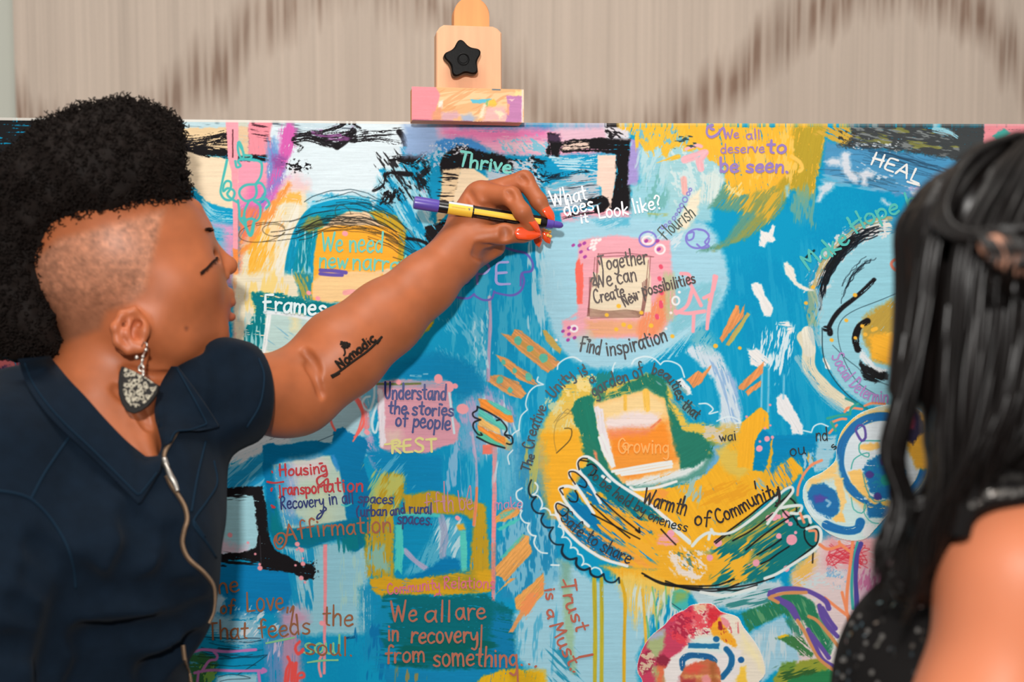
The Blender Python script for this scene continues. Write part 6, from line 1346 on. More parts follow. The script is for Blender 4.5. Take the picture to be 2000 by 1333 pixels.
def surf(f, lo, hi, h, B=16):
    """surface-nets mesh of f(p)=0 in the box lo..hi with cell size h; only blocks near the surface are evaluated"""
    lo = np.asarray(lo, float); hi = np.asarray(hi, float)
    nb = np.ceil((hi - lo) / (h * B)).astype(int)
    bi = np.stack(np.meshgrid(*[np.arange(n) for n in nb], indexing='ij'), -1).reshape(-1, 3)
    cen = lo + (bi + .5) * h * B
    fc = np.concatenate([f(cen[i:i + 1]) for i in range(len(cen))])
    bi = bi[np.abs(fc) < h * B * .87 * 1.25 + .008]
    N = nb * B + 2
    loc = np.stack(np.meshgrid(*[np.arange(B + 1)] * 3, indexing='ij'), -1)
    keys = []; pos = []; quads = []
    for b in bi:
        g = b * B + loc
        v = f((lo + g.reshape(-1, 3) * h)).reshape(B + 1, B + 1, B + 1)
        s = v < 0
        if s.all() or not s.any(): continue
        c = np.stack([v[o[0]:B + o[0], o[1]:B + o[1], o[2]:B + o[2]] for o in _OFF], -1)
        sc = c < 0; n = sc.sum(-1); act = (n > 0) & (n < 8)
        I = np.argwhere(act)
        if len(I) == 0: continue
        cv = c[act]; acc = np.zeros((len(I), 3)); cnt = np.zeros(len(I))
        for a_, b_ in _ED:
            va, vb = cv[:, a_], cv[:, b_]; m = (va < 0) != (vb < 0)
            t = np.where(m, va / np.where(m, va - vb, 1), 0)
            acc += np.where(m[:, None], _OFF[a_] + t[:, None] * (_OFF[b_] - _OFF[a_]), 0); cnt += m
        G = b * B + I
        keys.append((G[:, 0].astype(np.int64) * N[1] + G[:, 1]) * N[2] + G[:, 2]); pos.append(lo + (G + acc / cnt[:, None]) * h)
        for ax in range(3):
            sl0 = [slice(0, B)] * 3; sl1 = [slice(0, B)] * 3; sl1[ax] = slice(1, B + 1)
            a_, c_ = s[tuple(sl0)], s[tuple(sl1)]
            E = np.argwhere(a_ != c_)
            if len(E) == 0: continue
            flip = a_[tuple(E.T)]
            E = E + b * B; u, w_ = (ax + 1) % 3, (ax + 2) % 3
            q = []
            for du, dw in ((-1, -1), (0, -1), (0, 0), (-1, 0)):
                X = E.copy(); X[:, u] += du; X[:, w_] += dw
                q.append((X[:, 0].astype(np.int64) * N[1] + X[:, 1]) * N[2] + X[:, 2])
            q = np.stack(q, 1); q[~flip] = q[~flip][:, ::-1]; quads.append(q)
    keys = np.concatenate(keys); pos = np.concatenate(pos); quads = np.concatenate(quads)
    o = np.argsort(keys); ks = keys[o]
    j = np.clip(np.searchsorted(ks, quads), 0, len(ks) - 1)
    ok = (ks[j] == quads).all(1)
    return pos, o[j[ok]]
def solid(items, h, pad=.01):
    bs = [i for i in items if i.op == 'u' and i.br < 5]
    lo = np.min([i.bc - i.br for i in bs], 0) - pad; hi = np.max([i.bc + i.br for i in bs], 0) + pad
    return surf(lambda p: field(items, p), lo, hi, h)
def bvh_of(V, F): return BVHTree.FromPolygons([tuple(v) for v in V], [tuple(int(i) for i in f) for f in F])
def hit(bvh, px, py, dmin=.3):
    """camera-frame point where the view ray of a pixel meets a solid"""
    d = Vector(Pc(px, py, 1.0)).normalized()
    r = bvh.ray_cast(d * dmin, d)
    return (np.array(r[0]), np.array(r[1])) if r[0] is not None else (None, None)
def path_on(bvh, pts, off, step=3, dflt=1.2):
    """points a little in front of a solid's surface along a pixel path"""
    out = []; last = dflt
    for x, y in spline(pts, step):
        h_, n_ = hit(bvh, x, y)
        d = h_[1] if h_ is not None else last
        last = d; out.append(Pc(x, y, d - off))
    P = np.array(out)
    for _ in range(2): P[1:-1, 1] = (P[:-2, 1] + P[1:-1, 1] * 2 + P[2:, 1]) / 4
    return P
def rough_noise(P, f):                 # cheap 3-D wobble -1..1
    return (np.sin(P[:, 0] * f + 1.3) * np.sin(P[:, 2] * f * 1.1 + .4) + np.sin(P[:, 1] * f * 1.3 + P[:, 0] * f * .7) * np.sin(P[:, 2] * f * .6 - P[:, 1] * f)) / 2
# ---------------------------------------------------------------- the person who writes on the canvas
U = 1.36 / FPX                         # one pixel at the depth of her head
def H(x, y, dz=0): return Pc(x, y, 1.36 + dz * U)
def r3(a, b, c): return (a * U, b * U, c * U)
skin = [
 # skull and face (x, depth, z radii in pixels at her depth)
 Ell(H(222, 486, 0), r3(172, 150, 166), .02),
 Ell(H(316, 520, 25), r3(98, 112, 120), .03),
 Ell(H(340, 590, 30), r3(98, 105, 112), .03),
 Cap(H(330, 650, -10), H(400, 655, 40), 46 * U, 36 * U, .03),                 # jaw to chin
 Cap(H(290, 640, -62), H(330, 660, -30), 44 * U, 44 * U, .03),
 Ell(H(412, 652, 48), r3(27, 30, 27), .012),                                  # chin
 Cap(H(374, 412, 40), H(396, 455, 60), 20 * U, 12 * U, .012),                 # brow
 Cap(H(345, 440, -8), H(392, 451, 38), 17 * U, 14 * U, .014),
 Ell(H(352, 556, -42), r3(52, 42, 40), .03),                                  # cheek
 Cap(H(404, 467, 68), H(441, 516, 87), 10.5 * U, 16.5 * U, .007),                  # nose
 Ell(H(447, 520, 88), r3(17.5, 15, 17), .006),
 Ell(H(432, 539, 66), r3(17, 13, 14), .006),
 Ell(H(416, 588, 62), r3(30, 36, 34), .014),                                  # muzzle
 Ell(H(447, 578, 76), r3(11, 20, 17), .005),
 Ell(H(449, 592, 74), r3(12, 20, 10), .003), Ell(H(449, 620, 71), r3(12, 19, 12), .003),
 Cap(H(456, 605, 76), H(420, 611, 34), 3.6 * U, 2.6 * U, .004, 's'),          # mouth line
 Ell(H(450, 640, 72), r3(12, 22, 7), .008, 's'),
 Ell(H(402, 507, 14), r3(19, 24, 18), .010, 's'),                             # eye socket
 Cap(H(452, 551, 84), H(430, 557, 50), 4.5 * U, 4 * U, .006, 's'),
 Cap(H(424, 556, 50), H(398, 590, 20), 2.5 * U, 2 * U, .010, 's'),            # cheek fold
 Ell(H(402, 509, 32), r3(15, 15, 14), .004),                                  # eyelid over the eyeball
 # neck and chest
 Cap(H(215, 655, 10), H(190, 830, 20), 88 * U, 96 * U, .03),
 Cap(H(300, 735, -20), H(275, 880, -70), 34 * U, 30 * U, .02),                # throat muscle
 Cap(H(190, 800, -10), H(215, 930, -40), 100 * U, 110 * U, .03),
 Cap(H(120, 800, 10), H(30, 840, 10), 70 * U, 60 * U, .03),
 Cap(H(262, 800, -76), H(300, 905, -118), 13 * U, 11 * U, .012),
 # ear
 Grp([Ell(H(254, 654, -122), r3(33, 12, 41), .004, rot=rotm(0, 12, -14)),
      Ell(H(262, 648, -138), r3(17, 12, 24), .005, 's', rotm(0, 14, 0)),
      Cap(H(274, 622, -126), H(262, 607, -132), 6 * U, 7 * U, .004), Cap(H(262, 607, -132), H(238, 615, -140), 7 * U, 8 * U, .004), Cap(H(238, 615, -140), H(224, 640, -146), 8 * U, 8.5 * U, .004),
      Cap(H(224, 640, -146), H(229, 668, -144), 8.5 * U, 8 * U, .004), Cap(H(229, 668, -144), H(250, 686, -138), 8 * U, 8.5 * U, .004), Ell(H(270, 680, -134), r3(15, 8, 11), .005),
      Cap(H(255, 628, -136), H(246, 650, -141), 5 * U, 5.5 * U, .005), Cap(H(246, 650, -141), H(258, 672, -138), 5.5 * U, 5 * U, .005),
      Ell(H(282, 646, -126), r3(10, 9, 15), .006), Ell(H(270, 634, -128), r3(7, 9, 7), .004, 's')], .008),
]
E0 = Pc(585, 762, 1.455)
skin += [
 # reaching arm
 Cap(Pc(440, 762, 1.372), E0, .033, .0400, .02), Cap(E0, Pc(668, 690, 1.472), .0400, .0435, .02), Cap(Pc(668, 690, 1.472), Pc(752, 622, 1.495), .0425, .0375, .02),
 Cap(Pc(752, 622, 1.495), Pc(830, 556, 1.515), .0365, .0305, .02), Cap(Pc(830, 556, 1.515), Pc(888, 502, 1.532), .0295, .0262, .02),
 Ell(Pc(545, 800, 1.44), (.036, .036, .026), .02),
 # palm and back of the hand
 Cap(Pc(888, 502, 1.534), Pc(925, 440, 1.549), .0262, .0275, .014), Cap(Pc(925, 430, 1.550), Pc(938, 382, 1.550), .0240, .0155, .012),
 Cap(Pc(935, 395, 1.556), Pc(968, 384, 1.561), .018, .0135, .010),
 Cap(Pc(905, 488, 1.530), Pc(938, 466, 1.528), .0185, .0115, .010),           # thumb ball
 Cap(Pc(918, 498, 1.556), Pc(966, 482, 1.566), .0185, .0120, .012),           # heel of the hand
 Cap(Pc(925, 470, 1.556), Pc(968, 440, 1.566), .020, .0145, .012),
 Grp([Cap(Pc(936, 464, 1.526), Pc(985, 457, 1.523), .0118, .0108, .005), Cap(Pc(985, 457, 1.523), Pc(1022, 456, 1.525), .0108, .0098, .005), Cap(Pc(1022, 456, 1.525), Pc(1036, 457, 1.527), .0098, .0070, .004)], .006),
 Grp([Cap(Pc(944, 379, 1.547), Pc(998, 384, 1.523), .0130, .0104, .006), Cap(Pc(998, 384, 1.523), Pc(1020, 414, 1.511), .0102, .0088, .005), Cap(Pc(1020, 414, 1.511), Pc(1037, 440, 1.516), .0087, .0068, .005)], .006),
 Grp([Cap(Pc(958, 377, 1.560), Pc(1024, 352, 1.548), .0130, .0104, .006), Cap(Pc(1024, 352, 1.548), Pc(1052, 393, 1.537), .0098, .0086, .005), Cap(Pc(1052, 393, 1.537), Pc(1067, 416, 1.536), .0085, .0066, .005)], .006),
 Grp([Cap(Pc(962, 405, 1.567), Pc(1012, 408, 1.571), .0120, .0098, .006), Cap(Pc(1012, 408, 1.571), Pc(1040, 440, 1.563), .0094, .0084, .005), Cap(Pc(1040, 440, 1.563), Pc(1050, 462, 1.556), .0082, .0062, .005)], .005),
 Grp([Cap(Pc(962, 452, 1.568), Pc(1008, 452, 1.572), .0105, .0090, .006), Cap(Pc(1008, 452, 1.572), Pc(1046, 452, 1.572), .0086, .0076, .005), Cap(Pc(1046, 452, 1.572), Pc(1066, 458, 1.569), .0074, .0056, .005)], .005),
]
_v, _f = solid(skin, .0048); _b = bvh_of(_v, _f)
for path, r in (([(594, 686), (610, 704), (621, 730)], .0019), ([(600, 712), (617, 740), (628, 774)], .0016), ([(930, 488), (945, 493), (964, 489)], .0018), ([(926, 497), (944, 503), (966, 496)], .0018), ([(932, 480), (948, 484), (962, 481)], .0014),
                ([(981, 446), (984, 456), (982, 466)], .0012), ([(988, 447), (991, 456), (989, 465)], .0012), ([(992, 376), (1000, 388)], .0012), ([(1016, 346), (1028, 356)], .0012), ([(916, 378), (924, 394), (938, 404), (956, 408)], .0022), ([(925, 398), (938, 410), (958, 414)], .0016),
                ([(246, 724), (290, 736), (328, 736)], .0022), ([(225, 760), (262, 790), (290, 835)], .0026)):
    P = path_on(_b, path, -.0002, 6)
    for a, b in zip(P[:-1], P[1:]): skin.append(Cap(a, b, r, r, .006, 's'))
SV, SF = solid(skin, .0021)
SKB = bvh_of(SV, SF)
def px_of(V): return V[:, 0] / V[:, 1] * FPX + 1000, 666.5 - V[:, 2] / V[:, 1] * FPX
def skin_colors(V):
    x, y = px_of(V)
    base = np.array((176, 99, 60), float); c = np.tile(base, (len(V), 1))
    c *= 1 + .12 * (fbm(x / 26, y / 26) - .5)[:, None]
    # cropped hair on the side of the head: paler, greyer stubble
    edge = np.array([(60, 700), (60, 500), (110, 460), (330, 400), (322, 440), (312, 480), (300, 525), (290, 570), (262, 600), (215, 615), (200, 650), (120, 680)])
    ins = np.zeros(len(V), bool)
    for i in range(len(edge)):
        ax, ay = edge[i]; bx, by = edge[(i + 1) % len(edge)]
        ins ^= ((ay > y) != (by > y)) & (x < (bx - ax) * (y - ay) / (by - ay + 1e-9) + ax)
    m = (ins & (V[:, 1] < 1.40) & (x < 345)).astype(float)
    d = np.full(len(V), 1e9)
    for i in range(len(edge)):
        a, b = edge[i], edge[(i + 1) % len(edge)]; e = b - a
        t = np.clip(((x - a[0]) * e[0] + (y - a[1]) * e[1]) / (e @ e), 0, 1); d = np.minimum(d, np.hypot(x - a[0] - t * e[0], y - a[1] - t * e[1]))
    m = (m * np.clip(d / 16, 0, 1))[:, None]
    st = np.array((176, 118, 90)) * (1 + .42 * (fbm(x / 9, y / 9) - .5)[:, None] + .22 * (vnoise(x / 3.5, y / 3.5) - .5)[:, None])
    low = np.clip((y - 560) / 110, 0, 1)[:, None]; st = st * (1 - low) + np.array((132, 80, 54)) * low
    c = c * (1 - m) + st * m
    lips = (np.exp(-(((x - 450) / 9) ** 2 + ((y - 612) / 24) ** 2)))[:, None]; c = c * (1 - .6 * lips) + np.array((168, 88, 76)) * .6 * lips
    ear = (np.exp(-(((x - 252) / 34) ** 2 + ((y - 650) / 44) ** 2) * 1.5) * (V[:, 1] < 1.32))[:, None]; c = c * (1 - .35 * ear) + np.array((206, 112, 82)) * .35 * ear
    mole = (np.exp(-(((x - 364) / 4) ** 2 + ((y - 642) / 4.5) ** 2)))[:, None]; c = c * (1 - .55 * mole) + np.array((70, 36, 28)) * .55 * mole
    kn = (np.exp(-(((x - 985) / 9) ** 2 + ((y - 455) / 9) ** 2)))[:, None]; c = c * (1 - .3 * kn) + np.array((110, 62, 46)) * .3 * kn
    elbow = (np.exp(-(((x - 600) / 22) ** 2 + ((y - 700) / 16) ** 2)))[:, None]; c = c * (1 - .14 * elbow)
    hd = np.clip((x - 850) / 80, 0, 1)[:, None] * .5; c = c * (1 - hd) + c * np.array((1.0, .98, .98)) * hd
    return lin(np.clip(c, 0, 255) / 255)
M_skin = material('warm_brown_skin', rough=.47, spec=.38, attr=True, sub=.12, bump=(700, .06, .0006))
root = toW(Pc(180, 1333, 1.32))[0]
artist = empty('person', (root[0], root[1], 0.0), 'person with a curly undercut and navy zip shirt reaching out to write on the canvas', 'person')
mesh_obj('body', toW(SV), SF, M_skin, artist, True, skin_colors(SV))
# ---- shirt
U3 = 1.30 / FPX
shirt = [
 Ell(Pc(190, 1020, 1.33), (.098, .105, .150), .03), Ell(Pc(345, 1070, 1.285), (.038, .055, .058), .03), Ell(Pc(215, 1090, 1.245), (.055, .05, .058), .03),
 Ell(Pc(180, 1340, 1.33), (.088, .098, .165), .04), Ell(Pc(330, 1180, 1.30), (.038, .06, .05), .03),
 Cap(Pc(215, 890, 1.36), Pc(60, 850, 1.30), .060, .062, .03), Cap(Pc(250, 870, 1.37), Pc(430, 772, 1.375), .052, .050, .03),
 Cap(Pc(80, 790, 1.38), Pc(40, 860, 1.32), .040, .06, .03), Ell(Pc(330, 960, 1.33), (.045, .07, .07), .03), Cap(Pc(358, 860, 1.38), Pc(350, 1000, 1.33), .033, .03, .03),
 Cap(Pc(432, 768, 1.372), Pc(500, 770, 1.418), .0505, .0490, .02),
 Cap(Pc(-10, 900, 1.245), Pc(32, 1170, 1.215), .062, .055, .024), Cap(Pc(32, 1170, 1.215), Pc(-25, 1420, 1.20), .055, .048, .02),
 # openings
 Half(Pc(508, 772, 1.392), -np.array((.80, .58, .02)), .006),
 PolyCut([(92, 640), (96, 700), (130, 738), (165, 775), (205, 820), (246, 862), (284, 896), (308, 896), (316, 870), (306, 830), (304, 790), (318, 750), (338, 716), (400, 690), (400, 640)], .9, 1.42, .004),
]
def crease(a, b, r=.007, k=.02, off=.003):   # pressed-in fold along a pixel path on the cloth
    return (a, b, r, k, off)
SHV0, SHF0 = solid(shirt, .006); B0 = bvh_of(SHV0, SHF0)
for path, r in (([(146, 1172), (200, 1168), (306, 1158), (380, 1176)], .010), ([(128, 1252), (220, 1246), (335, 1232), (400, 1200)], .008), ([(290, 1318), (340, 1290), (384, 1258)], .008), ([(150, 1130), (142, 1190), (122, 1262), (108, 1333)], .013),
                ([(70, 1060), (110, 1100), (140, 1140)], .006), ([(60, 1120), (100, 1150), (138, 1180)], .006), ([(30, 1180), (80, 1215), (126, 1222)], .006), ([(5, 1260), (60, 1268), (112, 1276)], .006), ([(262, 1000), (286, 1060), (250, 1130)], .010), ([(345, 1040), (355, 1090), (330, 1140)], .008),
                ([(455, 690), (462, 740), (452, 800)], .004), ([(480, 690), (490, 745), (474, 810)], .0035), ([(425, 700), (432, 760), (424, 830)], .004)):
    P = path_on(B0, path, .002, 14)
    for a, b in zip(P[:-1], P[1:]): shirt.append(Cap(a, b, r, r, .014, 's'))
HV, HF = solid(shirt, .0042)
n = rough_noise(HV, 55) * .0012 + rough_noise(HV, 24) * .0018; HV[:, 1] += n
SHB = bvh_of(HV, HF)
M_navy = material('navy_cotton', rgb(10, 23, 36), .88, .12, bump=(900, .35, .0008), vary=((60, 60, 60), .18), sheen=.03)
M_seam = material('navy_stitching', rgb(19, 38, 54), .85, .1)
so = mesh_obj('shirt', toW(HV), HF, M_navy, artist)
for path in ([(-10, 958), (30, 964), (60, 975), (88, 1000), (112, 1032), (132, 1070), (144, 1110), (148, 1150)], [(60, 976), (84, 930), (110, 890), (138, 850)], [(418, 900), (424, 945), (404, 980), (378, 1018), (388, 1040), (405, 1062), (422, 1090)], [(402, 862), (386, 930), (374, 1000)], [(378, 1018), (400, 1050)], [(505, 700), (516, 735), (508, 790), (482, 836)]):
    P = path_on(SHB, path, .0006, 5)
    MB().tube(toW(P), .0011, 6).build('stitched_seam', M_seam, so, True)
# collar: two turned-down flaps
def flap(inner, outer, off_in, off_out, name, nu=46, nv=12):
    A, Bq = spline(inner, 2), spline(outer, 2)
    def res(P, n):
        s = np.concatenate([[0], np.cumsum(np.hypot(*(P[1:] - P[:-1]).T))]); t = np.linspace(0, s[-1], n)
        return np.stack([np.interp(t, s, P[:, 0]), np.interp(t, s, P[:, 1])], 1)
    A, Bq = res(A, nu), res(Bq, nu); G = np.zeros((nu, nv, 3))
    D = np.zeros((nu, nv))
    for i in range(nu):
        for j in range(nv):
            v = j / (nv - 1); x, y = A[i] * (1 - v) + Bq[i] * v
            d = min([h_[1] for h_ in (hit(SHB, x, y)[0], hit(SKB, x, y)[0]) if h_ is not None] or [np.nan]); D[i, j] = d
    md = np.nanmedian(D); D = np.where(np.isnan(D), md, D)
    for _ in range(10):
        E = np.pad(D, 1, mode='edge'); S = (E[:-2, 1:-1] + E[2:, 1:-1] + E[1:-1, :-2] + E[1:-1, 2:] + 2 * D) / 6; D = np.minimum(S, D * .5 + S * .5)
    for i in range(nu):
        for j in range(nv):
            v = j / (nv - 1); x, y = A[i] * (1 - v) + Bq[i] * v
            G[i, j] = Pc(x, y, D[i, j] - (off_in * (1 - v) + off_out * v) - .003 * math.sin(math.pi * v))
    F_ = G.reshape(-1, 3); Bk = F_.copy(); Bk[:, 1] += .0035
    V = np.concatenate([F_, Bk]); n_ = nu * nv; id_ = np.arange(n_).reshape(nu, nv); Q = []
    for i in range(nu - 1):
        for j in range(nv - 1):
            a, b, c, d = id_[i, j], id_[i + 1, j], id_[i + 1, j + 1], id_[i, j + 1]
            Q += [[a, b, c, d], [a + n_, d + n_, c + n_, b + n_]]
    rim = list(id_[:, 0]) + list(id_[-1, 1:]) + list(id_[::-1, -1][1:]) + list(id_[0, ::-1][1:-1])
    for a, b in zip(rim, rim[1:] + rim[:1]): Q.append([a, a + n_, b + n_, b])
    o_ = mesh_obj(name, toW(V), [[int(k) for k in q_] for q_ in Q], M_navy, artist)
    bv = o_.modifiers.new('bevel', 'BEVEL'); bv.width = .0012; bv.segments = 2; bv.limit_method = 'ANGLE'
    # top-stitching inside the edge
    st = MB(); v = .86
    st.tube(toW([G[i, int(v * (nv - 1))] + np.array((0, -.0008, 0)) for i in range(1, nu - 1)]), .0008, 6)
    st.build('top_stitching', M_seam, o_, True)
flap([(96, 696), (130, 738), (165, 775), (205, 820), (246, 862), (284, 893), (284, 893), (316, 890)], [(34, 702), (52, 752), (84, 800), (122, 842), (168, 884), (215, 930), (272, 988), (272, 988), (312, 922)], .006, .008, 'collar')
flap([(334, 716), (314, 750), (303, 790), (303, 820), (312, 848), (320, 872)], [(346, 716), (376, 756), (404, 796), (428, 834), (428, 834), (388, 842), (350, 842), (334, 866)], .004, .008, 'collar')
# zip
M_brass = material('antique_brass', rgb(150, 124, 100), .42, .5, metal=.7)
M_steel = material('steel', rgb(206, 200, 192), .28, .5, metal=.9)
zp = MB()
for path in ([(346, 842), (338, 856), (328, 872), (322, 884), (320, 896)], [(326, 930), (336, 950), (350, 970), (362, 992), (366, 1016), (360, 1038), (357, 1064), (369, 1092), (398, 1118), (416, 1142), (420, 1168), (417, 1196), (408, 1218)], [(358, 1262), (362, 1292), (370, 1316), (375, 1345)]):
    P = toW(path_on(SHB, path, .0022, 2.0))
    zp.tube(P, .0010, 8)
    for k in range(0, len(P) - 1, 2):
        t = P[k + 1] - P[k]; t /= np.linalg.norm(t); a = np.cross(t, (0, 1, 0)); a /= np.linalg.norm(a)
        zp.tube([P[k] - a * .0019 + np.array((0, -.0008, 0)), P[k] + a * .0019 + np.array((0, -.0008, 0))], .0009, 5)
zo = zp.build('zipper', M_brass, artist, True)
P = toW(path_on(SHB, [(322, 905), (327, 916), (333, 930), (341, 944), (347, 960)], .007, 3)); sl = MB()
sl.tube(P, [.0016 + .0012 * math.sin(math.pi * i / (len(P) - 1)) for i in range(len(P))], 10); sl.tube(toW(path_on(SHB, [(320, 896), (325, 912)], .005, 4)), .0030, 10)
sl.build('zip_slider', M_steel, zo, True)
# ---- trousers and shoes below the frame
leg = []
lw = np.array(artist.location)
def Wc(x, y, z): return (np.array((x, y, z - CAM_Z))) @ CRN          # world -> camera frame
hx, hy = root[0], root[1]
leg += [Ell(Wc(hx, hy, .98), (.155, .12, .14), .04), Cap(Wc(hx - .08, hy, .92), Wc(hx - .10, hy, .50), .088, .062, .04), Cap(Wc(hx + .08, hy + .01, .92), Wc(hx + .10, hy + .02, .50), .088, .062, .04), Cap(Wc(hx - .10, hy, .50), Wc(hx - .10, hy, .12), .064, .048, .03), Cap(Wc(hx + .10, hy + .02, .50), Wc(hx + .10, hy + .02, .12), .064, .048, .03)]
V, F = solid(leg, .012); mesh_obj('trousers', toW(V), F, material('dark_denim', rgb(30, 36, 46), .85, .2, bump=(600, .3, .001)), artist)
M_shoe = material('black_leather', rgb(22, 20, 20), .4)
for sx in (-.10, .10):
    sh = [Ell(Wc(hx + sx, hy + .05, .045), (.045, .12, .042), .02), Ell(Wc(hx + sx, hy - .02, .07), (.042, .05, .05), .02), Half(Wc(hx + sx, hy, .004), np.array(Wc(0, 0, 1)) - np.array(Wc(0, 0, 0)), .002)]
    V, F = solid(sh, .007); mesh_obj('shoe', toW(V), F, M_shoe, artist)
# ---- nails
M_nail = material('orange_nail_varnish', rgb(248, 84, 36), .12, .6, coat=.6)
def nail(base, tip, wd, nrm, name='fingernail', arch=.0012, nu=14, nv=9):
    base, tip, nrm = np.array(base), np.array(tip), np.array(nrm, float); ax = tip - base; L = np.linalg.norm(ax); ax /= L
    nrm -= ax * (nrm @ ax); nrm /= np.linalg.norm(nrm); sd = np.cross(ax, nrm); V = []; F = []
    for i in range(nu):
        t = i / (nu - 1)
        hw = wd / 2 * (min(1, (t / .12) ** .5 if t < .12 else 1)) * (1 - max(0, (t - .45) / .55) ** 2.0) ** .8 + 1e-5
        for j in range(nv):
            s = -1 + 2 * j / (nv - 1)
            V.append(base + ax * L * t + sd * hw * s + nrm * (arch * (1 - s * s) * 1.5 - .0016 * (2 * t - 1) ** 2 + .0006))
    n_ = len(V); V += [v - nrm * .0007 for v in V]
    for i in range(nu - 1):
        for j in range(nv - 1):
            a = i * nv + j; F += [[a, a + nv, a + nv + 1, a + 1], [a + n_, a + 1 + n_, a + nv + 1 + n_, a + nv + n_]]
    rim = [j for j in range(nv)] + [i * nv + nv - 1 for i in range(1, nu)] + [(nu - 1) * nv + j for j in range(nv - 2, -1, -1)] + [i * nv for i in range(nu - 2, 0, -1)]
    for a, b in zip(rim, rim[1:] + rim[:1]): F.append([a, b, b + n_, a + n_])
    return mesh_obj(name, toW(V), F, M_nail, artist)
nail(Pc(1005, 455, 1.5120), Pc(1058, 459, 1.5175), .0132, (0.0, -1, .10))
nail(Pc(1034, 425, 1.5085), Pc(1056, 456, 1.519), .0098, (.55, -.8, .35))
nail(Pc(1064, 403, 1.5305), Pc(1083, 435, 1.534), .0108, (.35, -.9, .2))
nail(Pc(1048, 452, 1.549), Pc(1053, 484, 1.556), .0098, (.1, -1, .1))
ln = nail(Pc(1062, 452, 1.563), Pc(1074, 477, 1.567), .0090, (.1, -1, .1))
dots = MB()
for x, y in ((1067, 451), (1074, 453), (1070, 460), (1075, 462)):
    c = toW(Pc(x, y, 1.5605))[0]; dots.tube([c + np.array((0, -.0012 + .0006 * k, 0)) for k in range(4)], [.0008, .0019, .0019, .0008], 8)
dots.build('nail_dots', material('yellow_varnish', rgb(250, 190, 90), .2), ln, True, label='yellow dots on the nail')
# ---- eyelashes and eyebrow
M_dark = material('dark_hair', rgb(38, 22, 17), .7, .1)
br = MB(); rd = random.Random(5)
for k in range(26):
    t = k / 25; x = 392 + 32 * t; y = 532 - 30 * t + 2 * math.sin(t * 3)
    p, _ = hit(SKB, x, y)
    if p is None: continue
    a = p + np.array((0, -.0006, 0)); b = a + np.array((.0035 * (.3 + t), -.0018, -.0042)) * rd.uniform(.5, .9)
    br.tube(toW([a, (a + b) / 2 + np.array((.0004, -.0008, 0)), b]), .0006, 4, .0002)
P = path_on(SKB, [(394, 531), (404, 524), (414, 513), (424, 503)], .0004, 2); br.tube(toW(P), [.0003, .0009] + [.0010] * (len(P) - 4) + [.0008, .0003], 6)
br.build('eyelashes', M_dark, artist, True)
eb = MB()
for k in range(30):
    t = k / 29; x = 401 + 11 * t + rd.uniform(-1, 1); y = 448 + rd.uniform(-2, 2.5) + t * 3
    p, _ = hit(SKB, x, y)
    if p is None: continue
    a = p + np.array((0, -.0003, 0)); b = a + np.array((.004, -.0008, .0012)); eb.tube(toW([a, b]), .0005, 4, .0002)
eb.build('eyebrow', M_dark, artist, True)
# ---- tattoo on the inner forearm
TT = []
def tat(pts): TT.append(pts)
for st in hand("Nomadic", [(664, 722), (736, 664)], 19, 3, .15): tat(st)
tat([(646, 735), (660, 728), (690, 706), (720, 684), (746, 658)]); tat([(648, 738), (664, 729)]); tat([(736, 672), (742, 664)])
tv = MB()
for st in TT:
    P = path_on(SKB, st if len(st) > 2 else [st[0], ((st[0][0] + st[1][0]) / 2, (st[0][1] + st[1][1]) / 2), st[1]], .0002, 3, 1.44)
    tv.tube(toW(P), .00135, 6)
for k in range(26):
    a = rd.uniform(0, 6.28); q_ = rd.uniform(0, 9); x, y = 675 + q_ * math.cos(a), 674 + q_ * .8 * math.sin(a)
    P = path_on(SKB, [(x, y), (x + rd.uniform(-5, 5), y + rd.uniform(-4, 4)), (x + rd.uniform(-5, 5), y + rd.uniform(-4, 4))], .0002, 2, 1.44); tv.tube(toW(P), .0011, 5)
P = path_on(SKB, [(672, 680), (674, 690), (671, 696)], .0002, 2, 1.44); tv.tube(toW(P), .001, 5)
tv.build('tattoo', material('tattoo_ink', rgb(38, 32, 28), .7, .1), artist, True, label='dark script tattoo on the inner forearm')
# ---- earring: wires, beads and a leopard-print half-moon
M_ring = material('dark_horn', rgb(26, 22, 20), .35, .4)
def leopard():
    m = material('leopard_print', rgb(24, 20, 18), .35, .4); nt = m.node_tree; b = nt.nodes['Principled BSDF']; N = nt.nodes.new; L = nt.links.new
    tc = N('ShaderNodeTexCoord'); v = N('ShaderNodeTexVoronoi'); v.feature = 'F1'; v.inputs['Scale'].default_value = 250
    nz = N('ShaderNodeTexNoise'); nz.inputs['Scale'].default_value = 300; L(tc.outputs['Object'], nz.inputs['Vector'])
    ad = N('ShaderNodeVectorMath'); ad.operation = 'MULTIPLY_ADD'; ad.inputs[1].default_value = (.004, .004, .004); L(nz.outputs['Color'], ad.inputs[0]); L(tc.outputs['Object'], ad.inputs[2]); L(ad.outputs[0], v.inputs['Vector'])
    r = N('ShaderNodeValToRGB'); e = r.color_ramp.elements; e[0].position = 0; e[0].color = rgb(40, 32, 26); e[1].position = .26; e[1].color = rgb(40, 32, 26)
    for p_, c_ in ((.32, rgb(196, 188, 166)), (.52, rgb(190, 180, 160)), (.60, rgb(30, 26, 24))): q_ = e.new(p_); q_.color = c_
    L(v.outputs['Distance'], r.inputs[0]); L(r.outputs[0], b.inputs['Base Color']); return m
DE = 1.272
hm = [(238, 716), (262, 726), (285, 738), (300, 748), (311, 754), (309, 768), (300, 782), (290, 794), (276, 804), (262, 809), (248, 804), (238, 790), (232, 770), (231, 748), (233, 728)]
EM = Matrix.Translation((0, 0, CAM_Z)) @ CR.to_4x4()
def epx(q_, d=DE): p = Pc(q_[0], q_[1], d); return (p[0], p[2])
